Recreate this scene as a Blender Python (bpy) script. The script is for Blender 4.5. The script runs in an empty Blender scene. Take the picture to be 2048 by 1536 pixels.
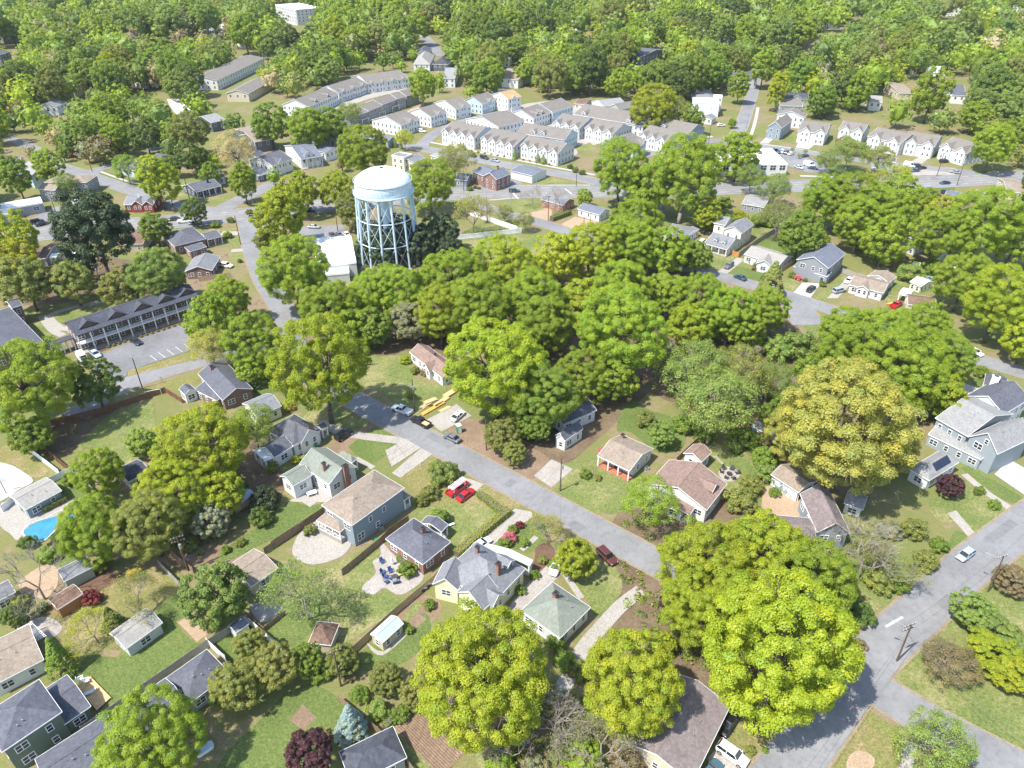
import bpy, bmesh, math, random
import numpy as np
from mathutils import Vector, Matrix
from mathutils.geometry import tessellate_polygon

# ------------------------------------------------------------------ camera, sky, sun, exposure
SC = bpy.context.scene
COL = SC.collection
FOC, PITCH, HC = 1470.0, math.radians(33.4), 105.0      # focal length in pixels of a 2048 px frame, downward pitch, height (m)
cam = bpy.data.objects.new('camera', bpy.data.cameras.new('camera'))
COL.objects.link(cam)
cam.location = (0, 0, HC)
cam.rotation_euler = (math.pi / 2 - PITCH, 0, 0)
cam.data.sensor_fit = 'HORIZONTAL'
cam.data.sensor_width = 36.0
cam.data.lens = 36.0 * FOC / 2048.0
cam.data.clip_start, cam.data.clip_end = 1.0, 6000.0
SC.camera = cam
SUN_EL, SUN_AZ = math.radians(58), math.radians(35)      # light travels towards +x, +y (shadows fall right and away)
W = bpy.data.worlds.new('World')
SC.world = W
W.use_nodes = True
sky = W.node_tree.nodes.new('ShaderNodeTexSky')
sky.sky_type = 'NISHITA'
sky.sun_disc = False
sky.sun_elevation = SUN_EL
sky.sun_rotation = math.radians(90 - 35 + 180)
bg = W.node_tree.nodes['Background']
bg.inputs['Strength'].default_value = 0.15
W.node_tree.links.new(sky.outputs[0], bg.inputs[0])
sun = bpy.data.objects.new('sun', bpy.data.lights.new('sun', 'SUN'))
COL.objects.link(sun)
sun.data.energy = 3.7
sun.data.angle = math.radians(0.53)
sun.data.color = (1.0, 0.95, 0.87)
ldir = Vector((math.cos(SUN_AZ) * math.cos(SUN_EL), math.sin(SUN_AZ) * math.cos(SUN_EL), -math.sin(SUN_EL)))
sun.rotation_euler = ldir.to_track_quat('-Z', 'Y').to_euler()
sun.location = (-60, -40, 160)
vs = SC.view_settings
vs.view_transform = 'Standard'
vs.look = 'None'
vs.exposure = 1.02
vs.gamma = 1.0
SC.render.engine = 'CYCLES'
SC.cycles.max_bounces = 6
SC.cycles.diffuse_bounces = 3
SC.cycles.transmission_bounces = 4
SC.cycles.volume_bounces = 0
SC.cycles.caustics_reflective = False
SC.cycles.caustics_refractive = False
random.seed(7)
RNG = np.random.default_rng(11)

# ------------------------------------------------------------------ survey: pixels of the photograph (2048 x 1536) to points in metres
TILES = dict(F=(0, 0, 1), a=(0, 0, 3), b=(683, 0, 3), c=(1365, 0, 3), d=(0, 512, 3), e=(683, 512, 3), f=(1365, 512, 3), g=(0, 1024, 3), h=(683, 1024, 3), i=(1365, 1024, 3))
for k, o in {'1': (0, 300), '2': (400, 250), '3': (700, 300), '4': (1300, 380), '5': (1650, 380), '6': (1650, 680), '7': (1350, 850), 'H': (450, 780),
             '8': (560, 120), '9': (860, 160), 'A': (1150, 150), 'B': (1500, 180)}.items():
    TILES[k] = (o[0], o[1], 5.12)
CUR = [0, 0, 1.0]
def T(k):
    CUR[:] = TILES[k]
def full(p):
    return CUR[0] + p[0] / CUR[2], CUR[1] + p[1] / CUR[2]
CP, SP = math.cos(PITCH), math.sin(PITCH)
def PF(x, y, z=0.0):
    u, v = (x - 1024) / FOC, (768 - y) / FOC
    d = Vector((u, v * SP + CP, v * CP - SP))
    return Vector((0, 0, HC)) + d * ((z - HC) / d.z)
def P(x, y, z=0.0):
    fx, fy = full((x, y))
    return PF(fx, fy, z)
def PX(p):
    Y = p[1] * CP - (p[2] - HC) * SP
    Z = p[1] * SP + (p[2] - HC) * CP
    return 1024 + FOC * p[0] / Y, 768 - FOC * Z / Y
def ppm(p):
    return FOC / (p[1] * CP - (p[2] - HC) * SP)

# ------------------------------------------------------------------ objects
def ob(name, data, parent=None, loc=(0, 0, 0), rz=0.0):
    o = bpy.data.objects.new(name, data)
    COL.objects.link(o)
    if parent is not None:
        o.parent = parent
    o.location = loc
    o.rotation_euler = (0, 0, rz)
    return o
def tag(o, label=None, cat=None, group=None, kind=None):
    if label: o['label'] = label
    if cat: o['category'] = cat
    if group: o['group'] = group
    if kind: o['kind'] = kind
    return o
def thing(name, label, cat, loc=(0, 0, 0), rz=0.0, group=None):
    return tag(ob(name, None, None, loc, rz), label, cat, group)
def copy_tree(o, parent=None):
    c = o.copy()
    COL.objects.link(c)
    c.parent = parent
    for ch in o.children:
        copy_tree(ch, c)
    return c

class MB:
    """collects polygons with a material slot each"""
    def __init__(s):
        s.v, s.f, s.m = [], [], []
    def poly(s, pts, mi=0):
        n = len(s.v)
        s.v += [tuple(p) for p in pts]
        s.f.append(tuple(range(n, n + len(pts))))
        s.m.append(mi)
    def hexa(s, b, t, mi=0, mtop=None):
        """b, t: bottom and top rings of points"""
        n, k = len(s.v), len(b)
        s.v += [tuple(p) for p in b] + [tuple(p) for p in t]
        for i in range(k):
            j = (i + 1) % k
            s.f.append((n + i, n + j, n + k + j, n + k + i)); s.m.append(mi)
        s.f.append(tuple(range(n + k - 1, n - 1, -1))); s.m.append(mi)
        s.f.append(tuple(range(n + k, n + 2 * k))); s.m.append(mi if mtop is None else mtop)
    def box(s, x0, x1, y0, y1, z0, z1, mi=0, fr=None, mtop=None):
        c = [(x0, y0), (x1, y0), (x1, y1), (x0, y1)]
        g = (lambda a, b, z: Vector((a, b, z))) if fr is None else (lambda a, b, z: fr[0] + fr[1] * a + fr[2] * b + Vector((0, 0, z)))
        s.hexa([g(a, b, z0) for a, b in c], [g(a, b, z1) for a, b in c], mi, mtop)
    def tube(s, p, q, r0, r1=None, n=6, mi=0):
        p, q = Vector(p), Vector(q)
        r1 = r0 if r1 is None else r1
        d = (q - p).normalized()
        a = d.cross(Vector((0, 0, 1)) if abs(d.z) < .9 else Vector((1, 0, 0))).normalized()
        b = d.cross(a)
        ring = lambda c, r: [c + a * (r * math.cos(2 * math.pi * i / n)) + b * (r * math.sin(2 * math.pi * i / n)) for i in range(n)]
        s.hexa(ring(p, r0), ring(q, r1), mi)
    def lathe(s, prof, n=32, mi=0, c=(0, 0)):
        b = len(s.v)
        for r, z in prof:
            s.v += [(c[0] + r * math.cos(2 * math.pi * i / n), c[1] + r * math.sin(2 * math.pi * i / n), z) for i in range(n)]
        for k in range(len(prof) - 1):
            for i in range(n):
                j = (i + 1) % n
                s.f.append((b + k * n + i, b + k * n + j, b + (k + 1) * n + j, b + (k + 1) * n + i)); s.m.append(mi)
    def mesh(s, name, mats, off=None, smooth=False):
        me = bpy.data.meshes.new(name)
        v = s.v if off is None else [(p[0] - off[0], p[1] - off[1], p[2] - off[2]) for p in s.v]
        me.from_pydata(v, [], s.f)
        for m in (mats if isinstance(mats, (list, tuple)) else [mats]):
            me.materials.append(m)
        me.polygons.foreach_set('material_index', s.m)
        if smooth:
            me.polygons.foreach_set('use_smooth', [True] * len(s.f))
        me.update()
        return me
    def build(s, name, mats, parent=None, off=None, smooth=False, loc=(0, 0, 0), rz=0):
        return ob(name, s.mesh(name, mats, off, smooth), parent, loc, rz)

# ------------------------------------------------------------------ materials (procedural)
def hexl(h):
    c = [int(h[i:i + 2], 16) / 255 for i in (0, 2, 4)]
    return tuple(x / 12.92 if x <= .04045 else ((x + .055) / 1.055) ** 2.4 for x in c)
class NT:
    def __init__(s, name):
        s.m = bpy.data.materials.new(name)
        s.m.use_nodes = True
        s.t = s.m.node_tree
        s.b = s.t.nodes['Principled BSDF']
    def n(s, t, **kw):
        x = s.t.nodes.new('ShaderNode' + t)
        for k, v in kw.items():
            if hasattr(x, k) and not k.startswith('i_'): setattr(x, k, v)
            else: x.inputs[k[2:].replace('_', ' ')].default_value = v
        return x
    def l(s, a, b):
        s.t.links.new(a, b)
    def pos(s):
        return s.n('NewGeometry').outputs['Position']
    def obj(s):
        return s.n('TexCoord').outputs['Object']
    def noise(s, vec, scale, detail=3, rough=.6):
        x = s.n('TexNoise', i_Scale=scale, i_Detail=detail, i_Roughness=rough)
        s.l(vec, x.inputs['Vector'])
        return x.outputs[0]
    def ramp(s, fac, stops):
        r = s.n('ValToRGB')
        e = r.color_ramp.elements
        while len(e) < len(stops): e.new(.5)
        for k, (p, c) in enumerate(stops):
            e[k].position = p
            e[k].color = (*c, 1) if len(c) == 3 else c
        s.l(fac, r.inputs[0])
        return r.outputs[0]
    def mix(s, fac, a, b, mode='MIX'):
        x = s.n('Mix', data_type='RGBA', blend_type=mode)
        if isinstance(fac, float): x.inputs[0].default_value = fac
        else: s.l(fac, x.inputs[0])
        for sock, v in ((x.inputs[6], a), (x.inputs[7], b)):
            if isinstance(v, tuple): sock.default_value = (*v[:3], 1)
            else: s.l(v, sock)
        return x.outputs[2]
    def math(s, op, a, b=0.0):
        x = s.n('Math', operation=op)
        for i, v in enumerate((a, b)):
            if isinstance(v, (int, float)): x.inputs[i].default_value = v
            else: s.l(v, x.inputs[i])
        return x.outputs[0]
    def bump(s, h, dist, strength=.6):
        x = s.n('Bump', i_Strength=strength, i_Distance=dist)
        s.l(h, x.inputs['Height'])
        s.l(x.outputs[0], s.b.inputs['Normal'])
    def out(s, col, rough=.9, spec=.2):
        if isinstance(col, tuple): s.b.inputs['Base Color'].default_value = (*col, 1)
        else: s.l(col, s.b.inputs['Base Color'])
        s.b.inputs['Roughness'].default_value = rough
        s.b.inputs['Specular IOR Level'].default_value = spec
        return s.m
def sc(c, k):
    return tuple(min(1, x * k) for x in c)
def m_plain(name, c, rough=.7, var=.12, scale=1.2, spec=.3, metal=0.0):
    t = NT(name)
    p = t.pos()
    col = t.ramp(t.noise(p, scale, 5), [(.3, sc(c, 1 - var)), (.7, sc(c, 1 + var))])
    t.b.inputs['Metallic'].default_value = metal
    return t.out(col, rough, spec)
def m_shingle(name, c, var=.22):
    """asphalt shingles: courses as fine lines up the slope, tabs of slightly different tone, streaks"""
    t = NT(name)
    p = t.pos()
    big = t.ramp(t.noise(p, .35, 4), [(.3, sc(c, 1 - var * .7)), (.7, sc(c, 1 + var * .7))])
    vor = t.n('TexVoronoi', i_Scale=2.6)
    t.l(p, vor.inputs['Vector'])
    tab = t.ramp(vor.outputs['Color'], [(.2, (1 - var,) * 3), (.8, (1 + var,) * 3)])
    fine = t.ramp(t.noise(p, 9, 2), [(.3, (.86,) * 3), (.7, (1.14,) * 3)])
    col = t.mix(1.0, t.mix(1.0, big, tab, 'MULTIPLY'), fine, 'MULTIPLY')
    w = t.n('TexWave', wave_type='BANDS', bands_direction='Z', wave_profile='SAW', i_Scale=2.2, i_Distortion=.3)
    t.l(p, w.inputs['Vector'])
    t.bump(w.outputs[1], .02, .5)
    return t.out(col, .92, .15)
def m_siding(name, c, pitch=.16, var=.06):
    t = NT(name)
    p = t.pos()
    w = t.n('TexWave', wave_type='BANDS', bands_direction='Z', wave_profile='SAW', i_Scale=.157 / pitch * 2)
    t.l(p, w.inputs['Vector'])
    base = t.ramp(t.noise(p, .7, 4), [(.3, sc(c, 1 - var)), (.7, sc(c, 1 + var * .5))])
    col = t.mix(1.0, base, t.ramp(w.outputs[1], [(0, (.78,) * 3), (.16, (1,) * 3)]), 'MULTIPLY')
    t.bump(w.outputs[1], .02, .5)
    return t.out(col, .6, .3)
def m_brick(name, c, c2, mortar=(.35, .32, .28)):
    t = NT(name)
    geo = t.n('NewGeometry')
    # bricks laid along the wall: horizontal run from x and y, courses from z
    s = t.n('SeparateXYZ')
    t.l(geo.outputs['Position'], s.inputs[0])
    cmb = t.n('CombineXYZ')
    t.l(t.math('ADD', s.outputs[0], s.outputs[1]), cmb.inputs[0])
    t.l(s.outputs[2], cmb.inputs[1])
    b = t.n('TexBrick', i_Scale=1.0, i_Mortar_Size=.012, i_Brick_Width=.28, i_Row_Height=.085)
    b.inputs['Color1'].default_value = (*c, 1)
    b.inputs['Color2'].default_value = (*c2, 1)
    b.inputs['Mortar'].default_value = (*mortar, 1)
    t.l(cmb.outputs[0], b.inputs['Vector'])
    v = t.ramp(t.noise(geo.outputs['Position'], .9, 4), [(.3, (.8,) * 3), (.7, (1.15,) * 3)])
    return t.out(t.mix(1.0, b.outputs[0], v, 'MULTIPLY'), .85, .2)
def m_ground(name, stops, s1=.12, s2=1.3, fine=7.0, rough=.95, bump=.05, mowed=None):
    """ground cover: patches at two scales and a fine grain"""
    t = NT(name)
    p = t.pos()
    n = t.math('ADD', t.math('MULTIPLY', t.noise(p, s1, 5, .62), .62), t.math('MULTIPLY', t.noise(p, s2, 4, .65), .38))
    col = t.ramp(n, stops)
    a, b = (.66, 1.24) if mowed is not None else (.88, 1.08)
    col = t.mix(1.0, col, t.ramp(t.noise(p, 2.6, 4, .7), [(.34, (a,) * 3), (.66, (b,) * 3)]), 'MULTIPLY')
    g = t.noise(p, fine, 3, .7)
    col = t.mix(1.0, col, t.ramp(g, [(.25, (.62,) * 3), (.75, (1.3,) * 3)]), 'MULTIPLY')
    if mowed is not None:
        mp = t.n('Mapping')
        mp.inputs['Rotation'].default_value = (0, 0, mowed)
        t.l(p, mp.inputs[0])
        w = t.n('TexWave', i_Scale=.3, i_Distortion=6.0, i_Detail=2.0)
        t.l(mp.outputs[0], w.inputs['Vector'])
        col = t.mix(1.0, col, t.ramp(w.outputs[1], [(.2, (.965,) * 3), (.8, (1.03,) * 3)]), 'MULTIPLY')
    t.bump(g, bump, .8)
    return t.out(col, rough, .1)
def m_asphalt(name, c, crack=True):
    t = NT(name)
    p = t.pos()
    col = t.ramp(t.noise(p, .09, 6, .65), [(.28, sc(c, .78)), (.5, c), (.72, sc(c, 1.18))])
    col = t.mix(1.0, col, t.ramp(t.noise(p, 14, 2), [(.3, (.88,) * 3), (.7, (1.1,) * 3)]), 'MULTIPLY')
    # oil stains and worn wheel tracks
    col = t.mix(1.0, col, t.ramp(t.noise(p, .8, 6, .7), [(.3, (.8,) * 3), (.5, (1,) * 3), (.75, (1.08,) * 3)]), 'MULTIPLY')
    if crack:
        v = t.n('TexVoronoi', feature='DISTANCE_TO_EDGE', i_Scale=.1)
        wv = t.n('VectorMath', operation='ADD')
        t.l(p, wv.inputs[0])
        nz = t.n('TexNoise', i_Scale=.5, i_Detail=4.0)
        t.l(p, nz.inputs['Vector'])
        sclv = t.n('VectorMath', operation='SCALE')
        sclv.inputs[3].default_value = 5.0
        t.l(nz.outputs[1], sclv.inputs[0])
        t.l(sclv.outputs[0], wv.inputs[1])
        t.l(wv.outputs[0], v.inputs['Vector'])
        col = t.mix(1.0, col, t.ramp(v.outputs[0], [(0, (.82,) * 3), (.007, (1,) * 3)]), 'MULTIPLY')
    return t.out(col, .9, .2)
def leaf_shader(t, col, trans=.38):
    nt = t.t
    d = t.n('BsdfDiffuse')
    tr = t.n('BsdfTranslucent')
    t.l(col, d.inputs[0])
    tc = t.mix(1.0, col, (1.25, 1.15, .55), 'MULTIPLY')
    t.l(tc, tr.inputs[0])
    g = t.n('BsdfGlossy', i_Roughness=.5)
    g.inputs[0].default_value = (.7, .75, .7, 1)
    m1 = t.n('MixShader', i_Fac=trans)
    t.l(d.outputs[0], m1.inputs[1]); t.l(tr.outputs[0], m1.inputs[2])
    m2 = t.n('MixShader', i_Fac=.03)
    t.l(m1.outputs[0], m2.inputs[1]); t.l(g.outputs[0], m2.inputs[2])
    t.l(m2.outputs[0], nt.nodes['Material Output'].inputs[0])
    nt.nodes.remove(t.b)
    return t.m
def m_leaf(name, src='OBJECT', trans=.48):
    t = NT(name)
    a = t.n('Attribute', attribute_name='tone')
    if src == 'OBJECT':
        c = t.n('ObjectInfo').outputs['Color']
    else:
        c = t.n('Attribute', attribute_name='tint').outputs['Color']
    # leaves of one tree differ in age: some yellower, some deeper green
    yel = t.mix(1.0, c, (1.22, 1.12, .8), 'MULTIPLY')
    deep = t.mix(1.0, c, (.74, .88, .95), 'MULTIPLY')
    return leaf_shader(t, t.mix(a.outputs['Fac'], deep, yel), trans)
def m_paint(name):
    t = NT(name)
    c = t.n('ObjectInfo').outputs['Color']
    t.b.inputs['Coat Weight'].default_value = .6
    t.b.inputs['Coat Roughness'].default_value = .06
    t.b.inputs['Metallic'].default_value = .15
    return t.out(c, .38, .5)

MAT = {}
def M(k):
    return MAT[k]
for k, h, v in (('roof_char', '5e6068', .14), ('roof_grey', '7c7e82', .12), ('roof_lgrey', '8c8c8b', .11), ('roof_tan', '8c8073', .13), ('roof_brown', '7f726c', .15), ('roof_red', '87736a', .13),
                ('roof_green', '7e847a', .1), ('roof_blue', '6c717c', .12), ('roof_dark', '4c4f57', .16), ('roof_town', '7a756f', .1), ('roof_mauve', '7b7170', .14), ('roof_orange', 'b98d68', .12), ('roof_pale', '95928d', .1), ('roof_rust', '745f52', .2)):
    MAT[k] = m_shingle(k, hexl(h), v)
for k, h in (('white', 'dadad8'), ('cream', 'e4decb'), ('pale', 'cfd1d0'), ('greyblue', '8b97a0'), ('grey', '8f9398'), ('slate', '5d636b'), ('green', '6d7a6c'), ('tan', 'c9bfa8'), ('yellow', 'e8dfba'),
             ('lblue', 'b9cdd8'), ('bluegrey', '969fa7'), ('redwall', '8c3f3a'), ('beige', 'd8cfb8'), ('sage', 'a9b3a4'), ('dark', '43464a')):
    MAT['w_' + k] = m_siding('siding_' + k, hexl(h))
MAT['w_brick'] = m_brick('brick_red', hexl('8f5a48'), hexl('7a4a3e'))
MAT['w_brickdark'] = m_brick('brick_dark', hexl('7a5044'), hexl('5f4139'))
MAT['w_brickorange'] = m_brick('brick_orange', hexl('b5704f'), hexl('a05f45'))
MAT['w_stucco'] = m_plain('stucco_white', hexl('d8d9d7'), .8, .05)
MAT['w_wood'] = m_plain('wood_orange', hexl('a9764a'), .8, .2, 3)
MAT['w_flake'] = m_ground('flaking_paint', [(.42, hexl('8a9290')), (.5, hexl('dfe6e8')), (.7, hexl('e9eef0'))], .8, 3, 9)
MAT['trim'] = m_plain('white_trim', hexl('eeeeec'), .55, .04)
MAT['trimdark'] = m_plain('dark_trim', hexl('4b4f57'), .55, .06)
MAT['metal_white'] = m_plain('white_metal_roof', hexl('d6dde3'), .4, .08, 2)
MAT['metal_blue'] = m_plain('blue_grey_metal_roof', hexl('a9bac9'), .4, .1, 2)
MAT['membrane'] = m_ground('white_membrane_roof', [(.3, hexl('d9d9d6')), (.55, hexl('f0f0ee')), (.8, hexl('f2f2f0'))], .15, .8, 3)
MAT['glass'] = m_plain('window_glass', (.035, .045, .055), .08, .3, .4, .6)
MAT['carglass'] = m_plain('car_glass', (.015, .02, .024), .05, .1, .4, .7)
MAT['chimney'] = m_brick('brick_chimney', hexl('a05f49'), hexl('8a4f40'))
MAT['black'] = m_plain('black_rubber', (.02, .02, .02), .8)
MAT['darkgrey'] = m_plain('dark_grey_metal', (.06, .06, .065), .5)
MAT['steel'] = m_plain('galvanised_steel', (.42, .43, .44), .4, .1, 3, .5, .5)
MAT['chrome'] = m_plain('wheel_rim', (.5, .5, .5), .3, .1, 3, .5, .8)
MAT['lamp_glass'] = m_plain('headlight_lens', (.7, .72, .75), .15, .1)
MAT['tail_red'] = m_plain('tail_lens', (.35, .02, .02), .2)
MAT['tower'] = m_ground('tower_paint', [(.25, hexl('bdd2dc')), (.4, hexl('cddfe8')), (.7, hexl('dfeaef'))], .25, 1.2, 2.2, .42, .004)
MAT['tower_leg'] = m_plain('tower_leg_paint', hexl('c3d6e0'), .45, .1, .8)
MAT['pole'] = m_plain('pole_wood', (.12, .085, .06), .9, .3, 2)
MAT['fence_wood'] = m_plain('fence_wood', hexl('8f7a66'), .9, .22, 1.4)
MAT['fence_tan'] = m_plain('fence_tan', hexl('b8a387'), .9, .18, 1.4)
MAT['fence_grey'] = m_plain('fence_grey', hexl('a3a09b'), .9, .16, 1.4)
MAT['fence_brown'] = m_plain('fence_brown', hexl('7a5644'), .9, .22, 1.4)
MAT['fence_white'] = m_plain('fence_white', hexl('eeeeee'), .5, .04)
MAT['fence_orange'] = m_plain('fence_orange', hexl('bf8650'), .8, .15)
MAT['bark'] = m_plain('bark', (.14, .115, .09), .95, .35, 2.5)
MAT['barkpale'] = m_plain('bark_pale', (.27, .235, .2), .95, .3, 2.5)
MAT['leaf'] = m_leaf('leaf')
MAT['needle'] = m_leaf('needle', trans=.15)
MAT['woodleaf'] = m_leaf('wood_leaf', 'ATTR')
MAT['paint'] = m_paint('car_paint')
G1, G2, G3 = (.13, .175, .05), (.188, .213, .07), (.29, .265, .125)
SOIL, SOIL2, STRAW = (.24, .17, .115), (.33, .245, .175), (.31, .25, .14)
MAT['ground'] = m_ground('ground_cover', [(.33, (.16, .12, .08)), (.42, (.26, .2, .13)), (.49, (.2, .19, .075)), (.58, (.16, .19, .06)), (.72, (.27, .255, .11))], .045, .6, 5)
MAT['lawn'] = m_ground('lawn', [(.3, STRAW), (.4, G3), (.5, G2), (.62, G1), (.75, sc(G1, .9))], .1, 1.0, 8, mowed=.6)
MAT['lawn_green'] = m_ground('lawn_lush', [(.3, G2), (.48, G1), (.68, sc(G1, .82))], .12, 1.1, 9, mowed=-.5)
MAT['lawn_dry'] = m_ground('lawn_dry', [(.3, SOIL2), (.4, STRAW), (.5, (.22, .2, .075)), (.62, G2), (.8, G1)], .1, .9, 8, mowed=.9)
MAT['soil'] = m_ground('bare_soil', [(.3, sc(SOIL, .75)), (.5, SOIL), (.7, SOIL2)], .2, 1.8, 7)
MAT['soil_pale'] = m_ground('pale_soil', [(.3, (.34, .24, .16)), (.55, (.42, .31, .21)), (.75, (.5, .38, .26))], .2, 1.4, 6)
MAT['litter'] = m_ground('leaf_litter', [(.3, (.1, .07, .045)), (.5, (.17, .125, .08)), (.62, (.2, .155, .1)), (.75, (.14, .15, .05))], .2, 1.6, 6)
MAT['mulch'] = m_ground('mulch', [(.3, (.11, .065, .045)), (.7, (.2, .125, .085))], .3, 2, 8)
MAT['gravel'] = m_ground('gravel', [(.3, (.27, .245, .22)), (.5, (.37, .34, .305)), (.7, (.44, .41, .37))], .3, 2.2, 7, .95, .06)
MAT['concrete'] = m_ground('concrete', [(.3, (.33, .305, .27)), (.55, (.375, .35, .31)), (.75, (.41, .38, .34))], .12, 1, 5, .85, .01)
MAT['concrete_new'] = m_ground('concrete_new', [(.3, (.4, .39, .37)), (.7, (.48, .47, .45))], .1, 1, 5, .8, .01)
MAT['verge'] = m_ground('verge_soil', [(.3, (.2, .15, .1)), (.5, (.3, .24, .17)), (.65, (.22, .21, .09))], .4, 2, 7)
MAT['asphalt'] = m_asphalt('asphalt', (.225, .225, .228))
MAT['asphalt_dark'] = m_asphalt('asphalt_dark', (.19, .19, .195))
MAT['mark_white'] = m_plain('road_paint_white', (.62, .62, .6), .8, .15, 3)
MAT['mark_yellow'] = m_plain('road_paint_yellow', (.62, .42, .12), .8, .15, 3)
MAT['water'] = m_plain('pool_water', (.055, .25, .36), .04, .15, .6, .5)
MAT['solar'] = m_plain('solar_cell', (.02, .024, .05), .15, .2, 4, .6)
MAT['lumber'] = m_plain('lumber', hexl('d8b483'), .7, .15, 2)
MAT['lumber_y'] = m_plain('lumber_yellow', hexl('d8a550'), .7, .12, 2)
MAT['green_plastic'] = m_plain('green_plastic', hexl('2f8a55'), .4, .08)
MAT['white_plastic'] = m_plain('white_plastic', hexl('e8ebec'), .4, .05)
MAT['blue_plastic'] = m_plain('blue_plastic', hexl('39507c'), .5, .1)
MAT['red_paint'] = m_plain('red_paint', hexl('c42a2a'), .4, .06)
MAT['stone'] = m_ground('rough_stone', [(.3, (.22, .2, .18)), (.7, (.42, .39, .36))], .7, 3, 8)
# ------------------------------------------------------------------ ground patches and roads
LAYER = dict(soil=.010, lawn=.032, pave=.054, road=.076, mark=.092)
NLAY = [0]
def patch(name, mat, pts, lay='lawn', lift=0.0, parent=None):
    """a flat sheet of ground traced at its corners"""
    NLAY[0] += 1
    z = LAYER[lay] + lift + (NLAY[0] % 48) * .0004
    w = [P(x, y) for x, y in pts]
    tris = tessellate_polygon([[Vector((p.x, p.y, 0)) for p in w]])
    m = MB()
    m.v = [(p.x, p.y, z) for p in w]
    for a, b, c in tris:
        n = (Vector(m.v[b]) - Vector(m.v[a])).cross(Vector(m.v[c]) - Vector(m.v[a])).z
        m.f.append((a, b, c) if n > 0 else (a, c, b)); m.m.append(0)
    return tag(m.build(name, M(mat)), kind='structure')
def soft(pts, n=4, amp=.0):
    """rounds a traced outline (closed Catmull-Rom)"""
    out = []
    k = len(pts)
    for i in range(k):
        p0, p1, p2, p3 = (Vector(pts[(i + j - 1) % k]) for j in range(4))
        for s in range(n):
            t = s / n
            q = .5 * ((2 * p1) + (p2 - p0) * t + (2 * p0 - 5 * p1 + 4 * p2 - p3) * t * t + (3 * p1 - p0 - 3 * p2 + p3) * t ** 3)
            out.append((q.x, q.y))
    return out
def polyline(w, n=6):
    out = []
    for i in range(len(w) - 1):
        p0, p1, p2, p3 = w[max(i - 1, 0)], w[i], w[i + 1], w[min(i + 2, len(w) - 1)]
        for s in range(n):
            t = s / n
            out.append(.5 * ((2 * p1) + (p2 - p0) * t + (2 * p0 - 5 * p1 + 4 * p2 - p3) * t * t + (3 * p1 - p0 - 3 * p2 + p3) * t ** 3))
    return out + [w[-1]]
def strip_pts(line, a, b, z):
    """edges of a ribbon between lateral offsets a and b (left positive)"""
    L, R = [], []
    for i, p in enumerate(line):
        d = (line[min(i + 1, len(line) - 1)] - line[max(i - 1, 0)])
        d.z = 0
        d.normalize()
        nrm = Vector((-d.y, d.x, 0))
        L.append(Vector((p.x, p.y, z)) + nrm * a)
        R.append(Vector((p.x, p.y, z)) + nrm * b)
    return L, R
def ribbon(name, mat, line, a, b, z, dash=None, z0=None):
    m = MB()
    L, R = strip_pts(line, a, b, z)
    acc = 0
    for i in range(len(line) - 1):
        seg = (line[i + 1] - line[i]).length
        if dash is None or (acc // dash) % 2 == 0:
            if z0 is None:
                m.poly([R[i], R[i + 1], L[i + 1], L[i]])
            else:
                dz = Vector((0, 0, z0 - z))
                m.hexa([R[i] + dz, R[i + 1] + dz, L[i + 1] + dz, L[i] + dz], [R[i], R[i + 1], L[i + 1], L[i]])
        acc += seg
    return tag(m.build(name, M(mat)), kind='structure')
ROADS, KERB = [], []
def road(pts, width, mat='asphalt', kerb=False, lift=0.0, n=8, lines=None):
    w = polyline([P(x, y) for x, y in pts], n)
    ROADS.append((w, width))
    z = LAYER['road'] + lift
    ribbon('road', mat, w, width / 2, -width / 2, z)
    if kerb: KERB.append(len(ROADS) - 1)
    else: ribbon('verge', 'verge', w, width / 2 + .45, -width / 2 - .45, LAYER['road'] - .012 - len(ROADS) * .0007)
    return w
def kerbs():
    """raised concrete kerbs along the streets, open where another street joins"""
    for k in KERB:
        w, width = ROADS[k]
        for s in (1, -1):
            L, _ = strip_pts(w, s * (width / 2 + .12), 0, 0)
            m = MB()
            for i in range(len(w) - 1):
                mid = (L[i] + L[i + 1]) / 2
                hit = False
                for j, (o, ow) in enumerate(ROADS):
                    if j != k and any((Vector((p.x, p.y, 0)).lerp(Vector((q.x, q.y, 0)), f) - mid).length < ow / 2 + 1.5 for p, q in zip(o, o[1:]) for f in (0, .25, .5, .75, 1)):
                        hit = True
                        break
                if hit: continue
                d = (L[i + 1] - L[i]).normalized()
                n = Vector((-d.y, d.x, 0)) * .13
                up = Vector((0, 0, .14))
                m.hexa([L[i] - n, L[i + 1] - n, L[i + 1] + n, L[i] + n], [L[i] - n + up, L[i + 1] - n + up, L[i + 1] + n + up, L[i] + n + up])
            if m.v: tag(m.build('kerb', M('concrete')), kind='structure')
def walk(pts, width=1.5, mat='concrete', name='sidewalk', n=4):
    NLAY[0] += 1
    return ribbon(name, mat, polyline([P(x, y) for x, y in pts], n), width / 2, -width / 2, LAYER['pave'] + .006 + (NLAY[0] % 48) * .0003)
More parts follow.
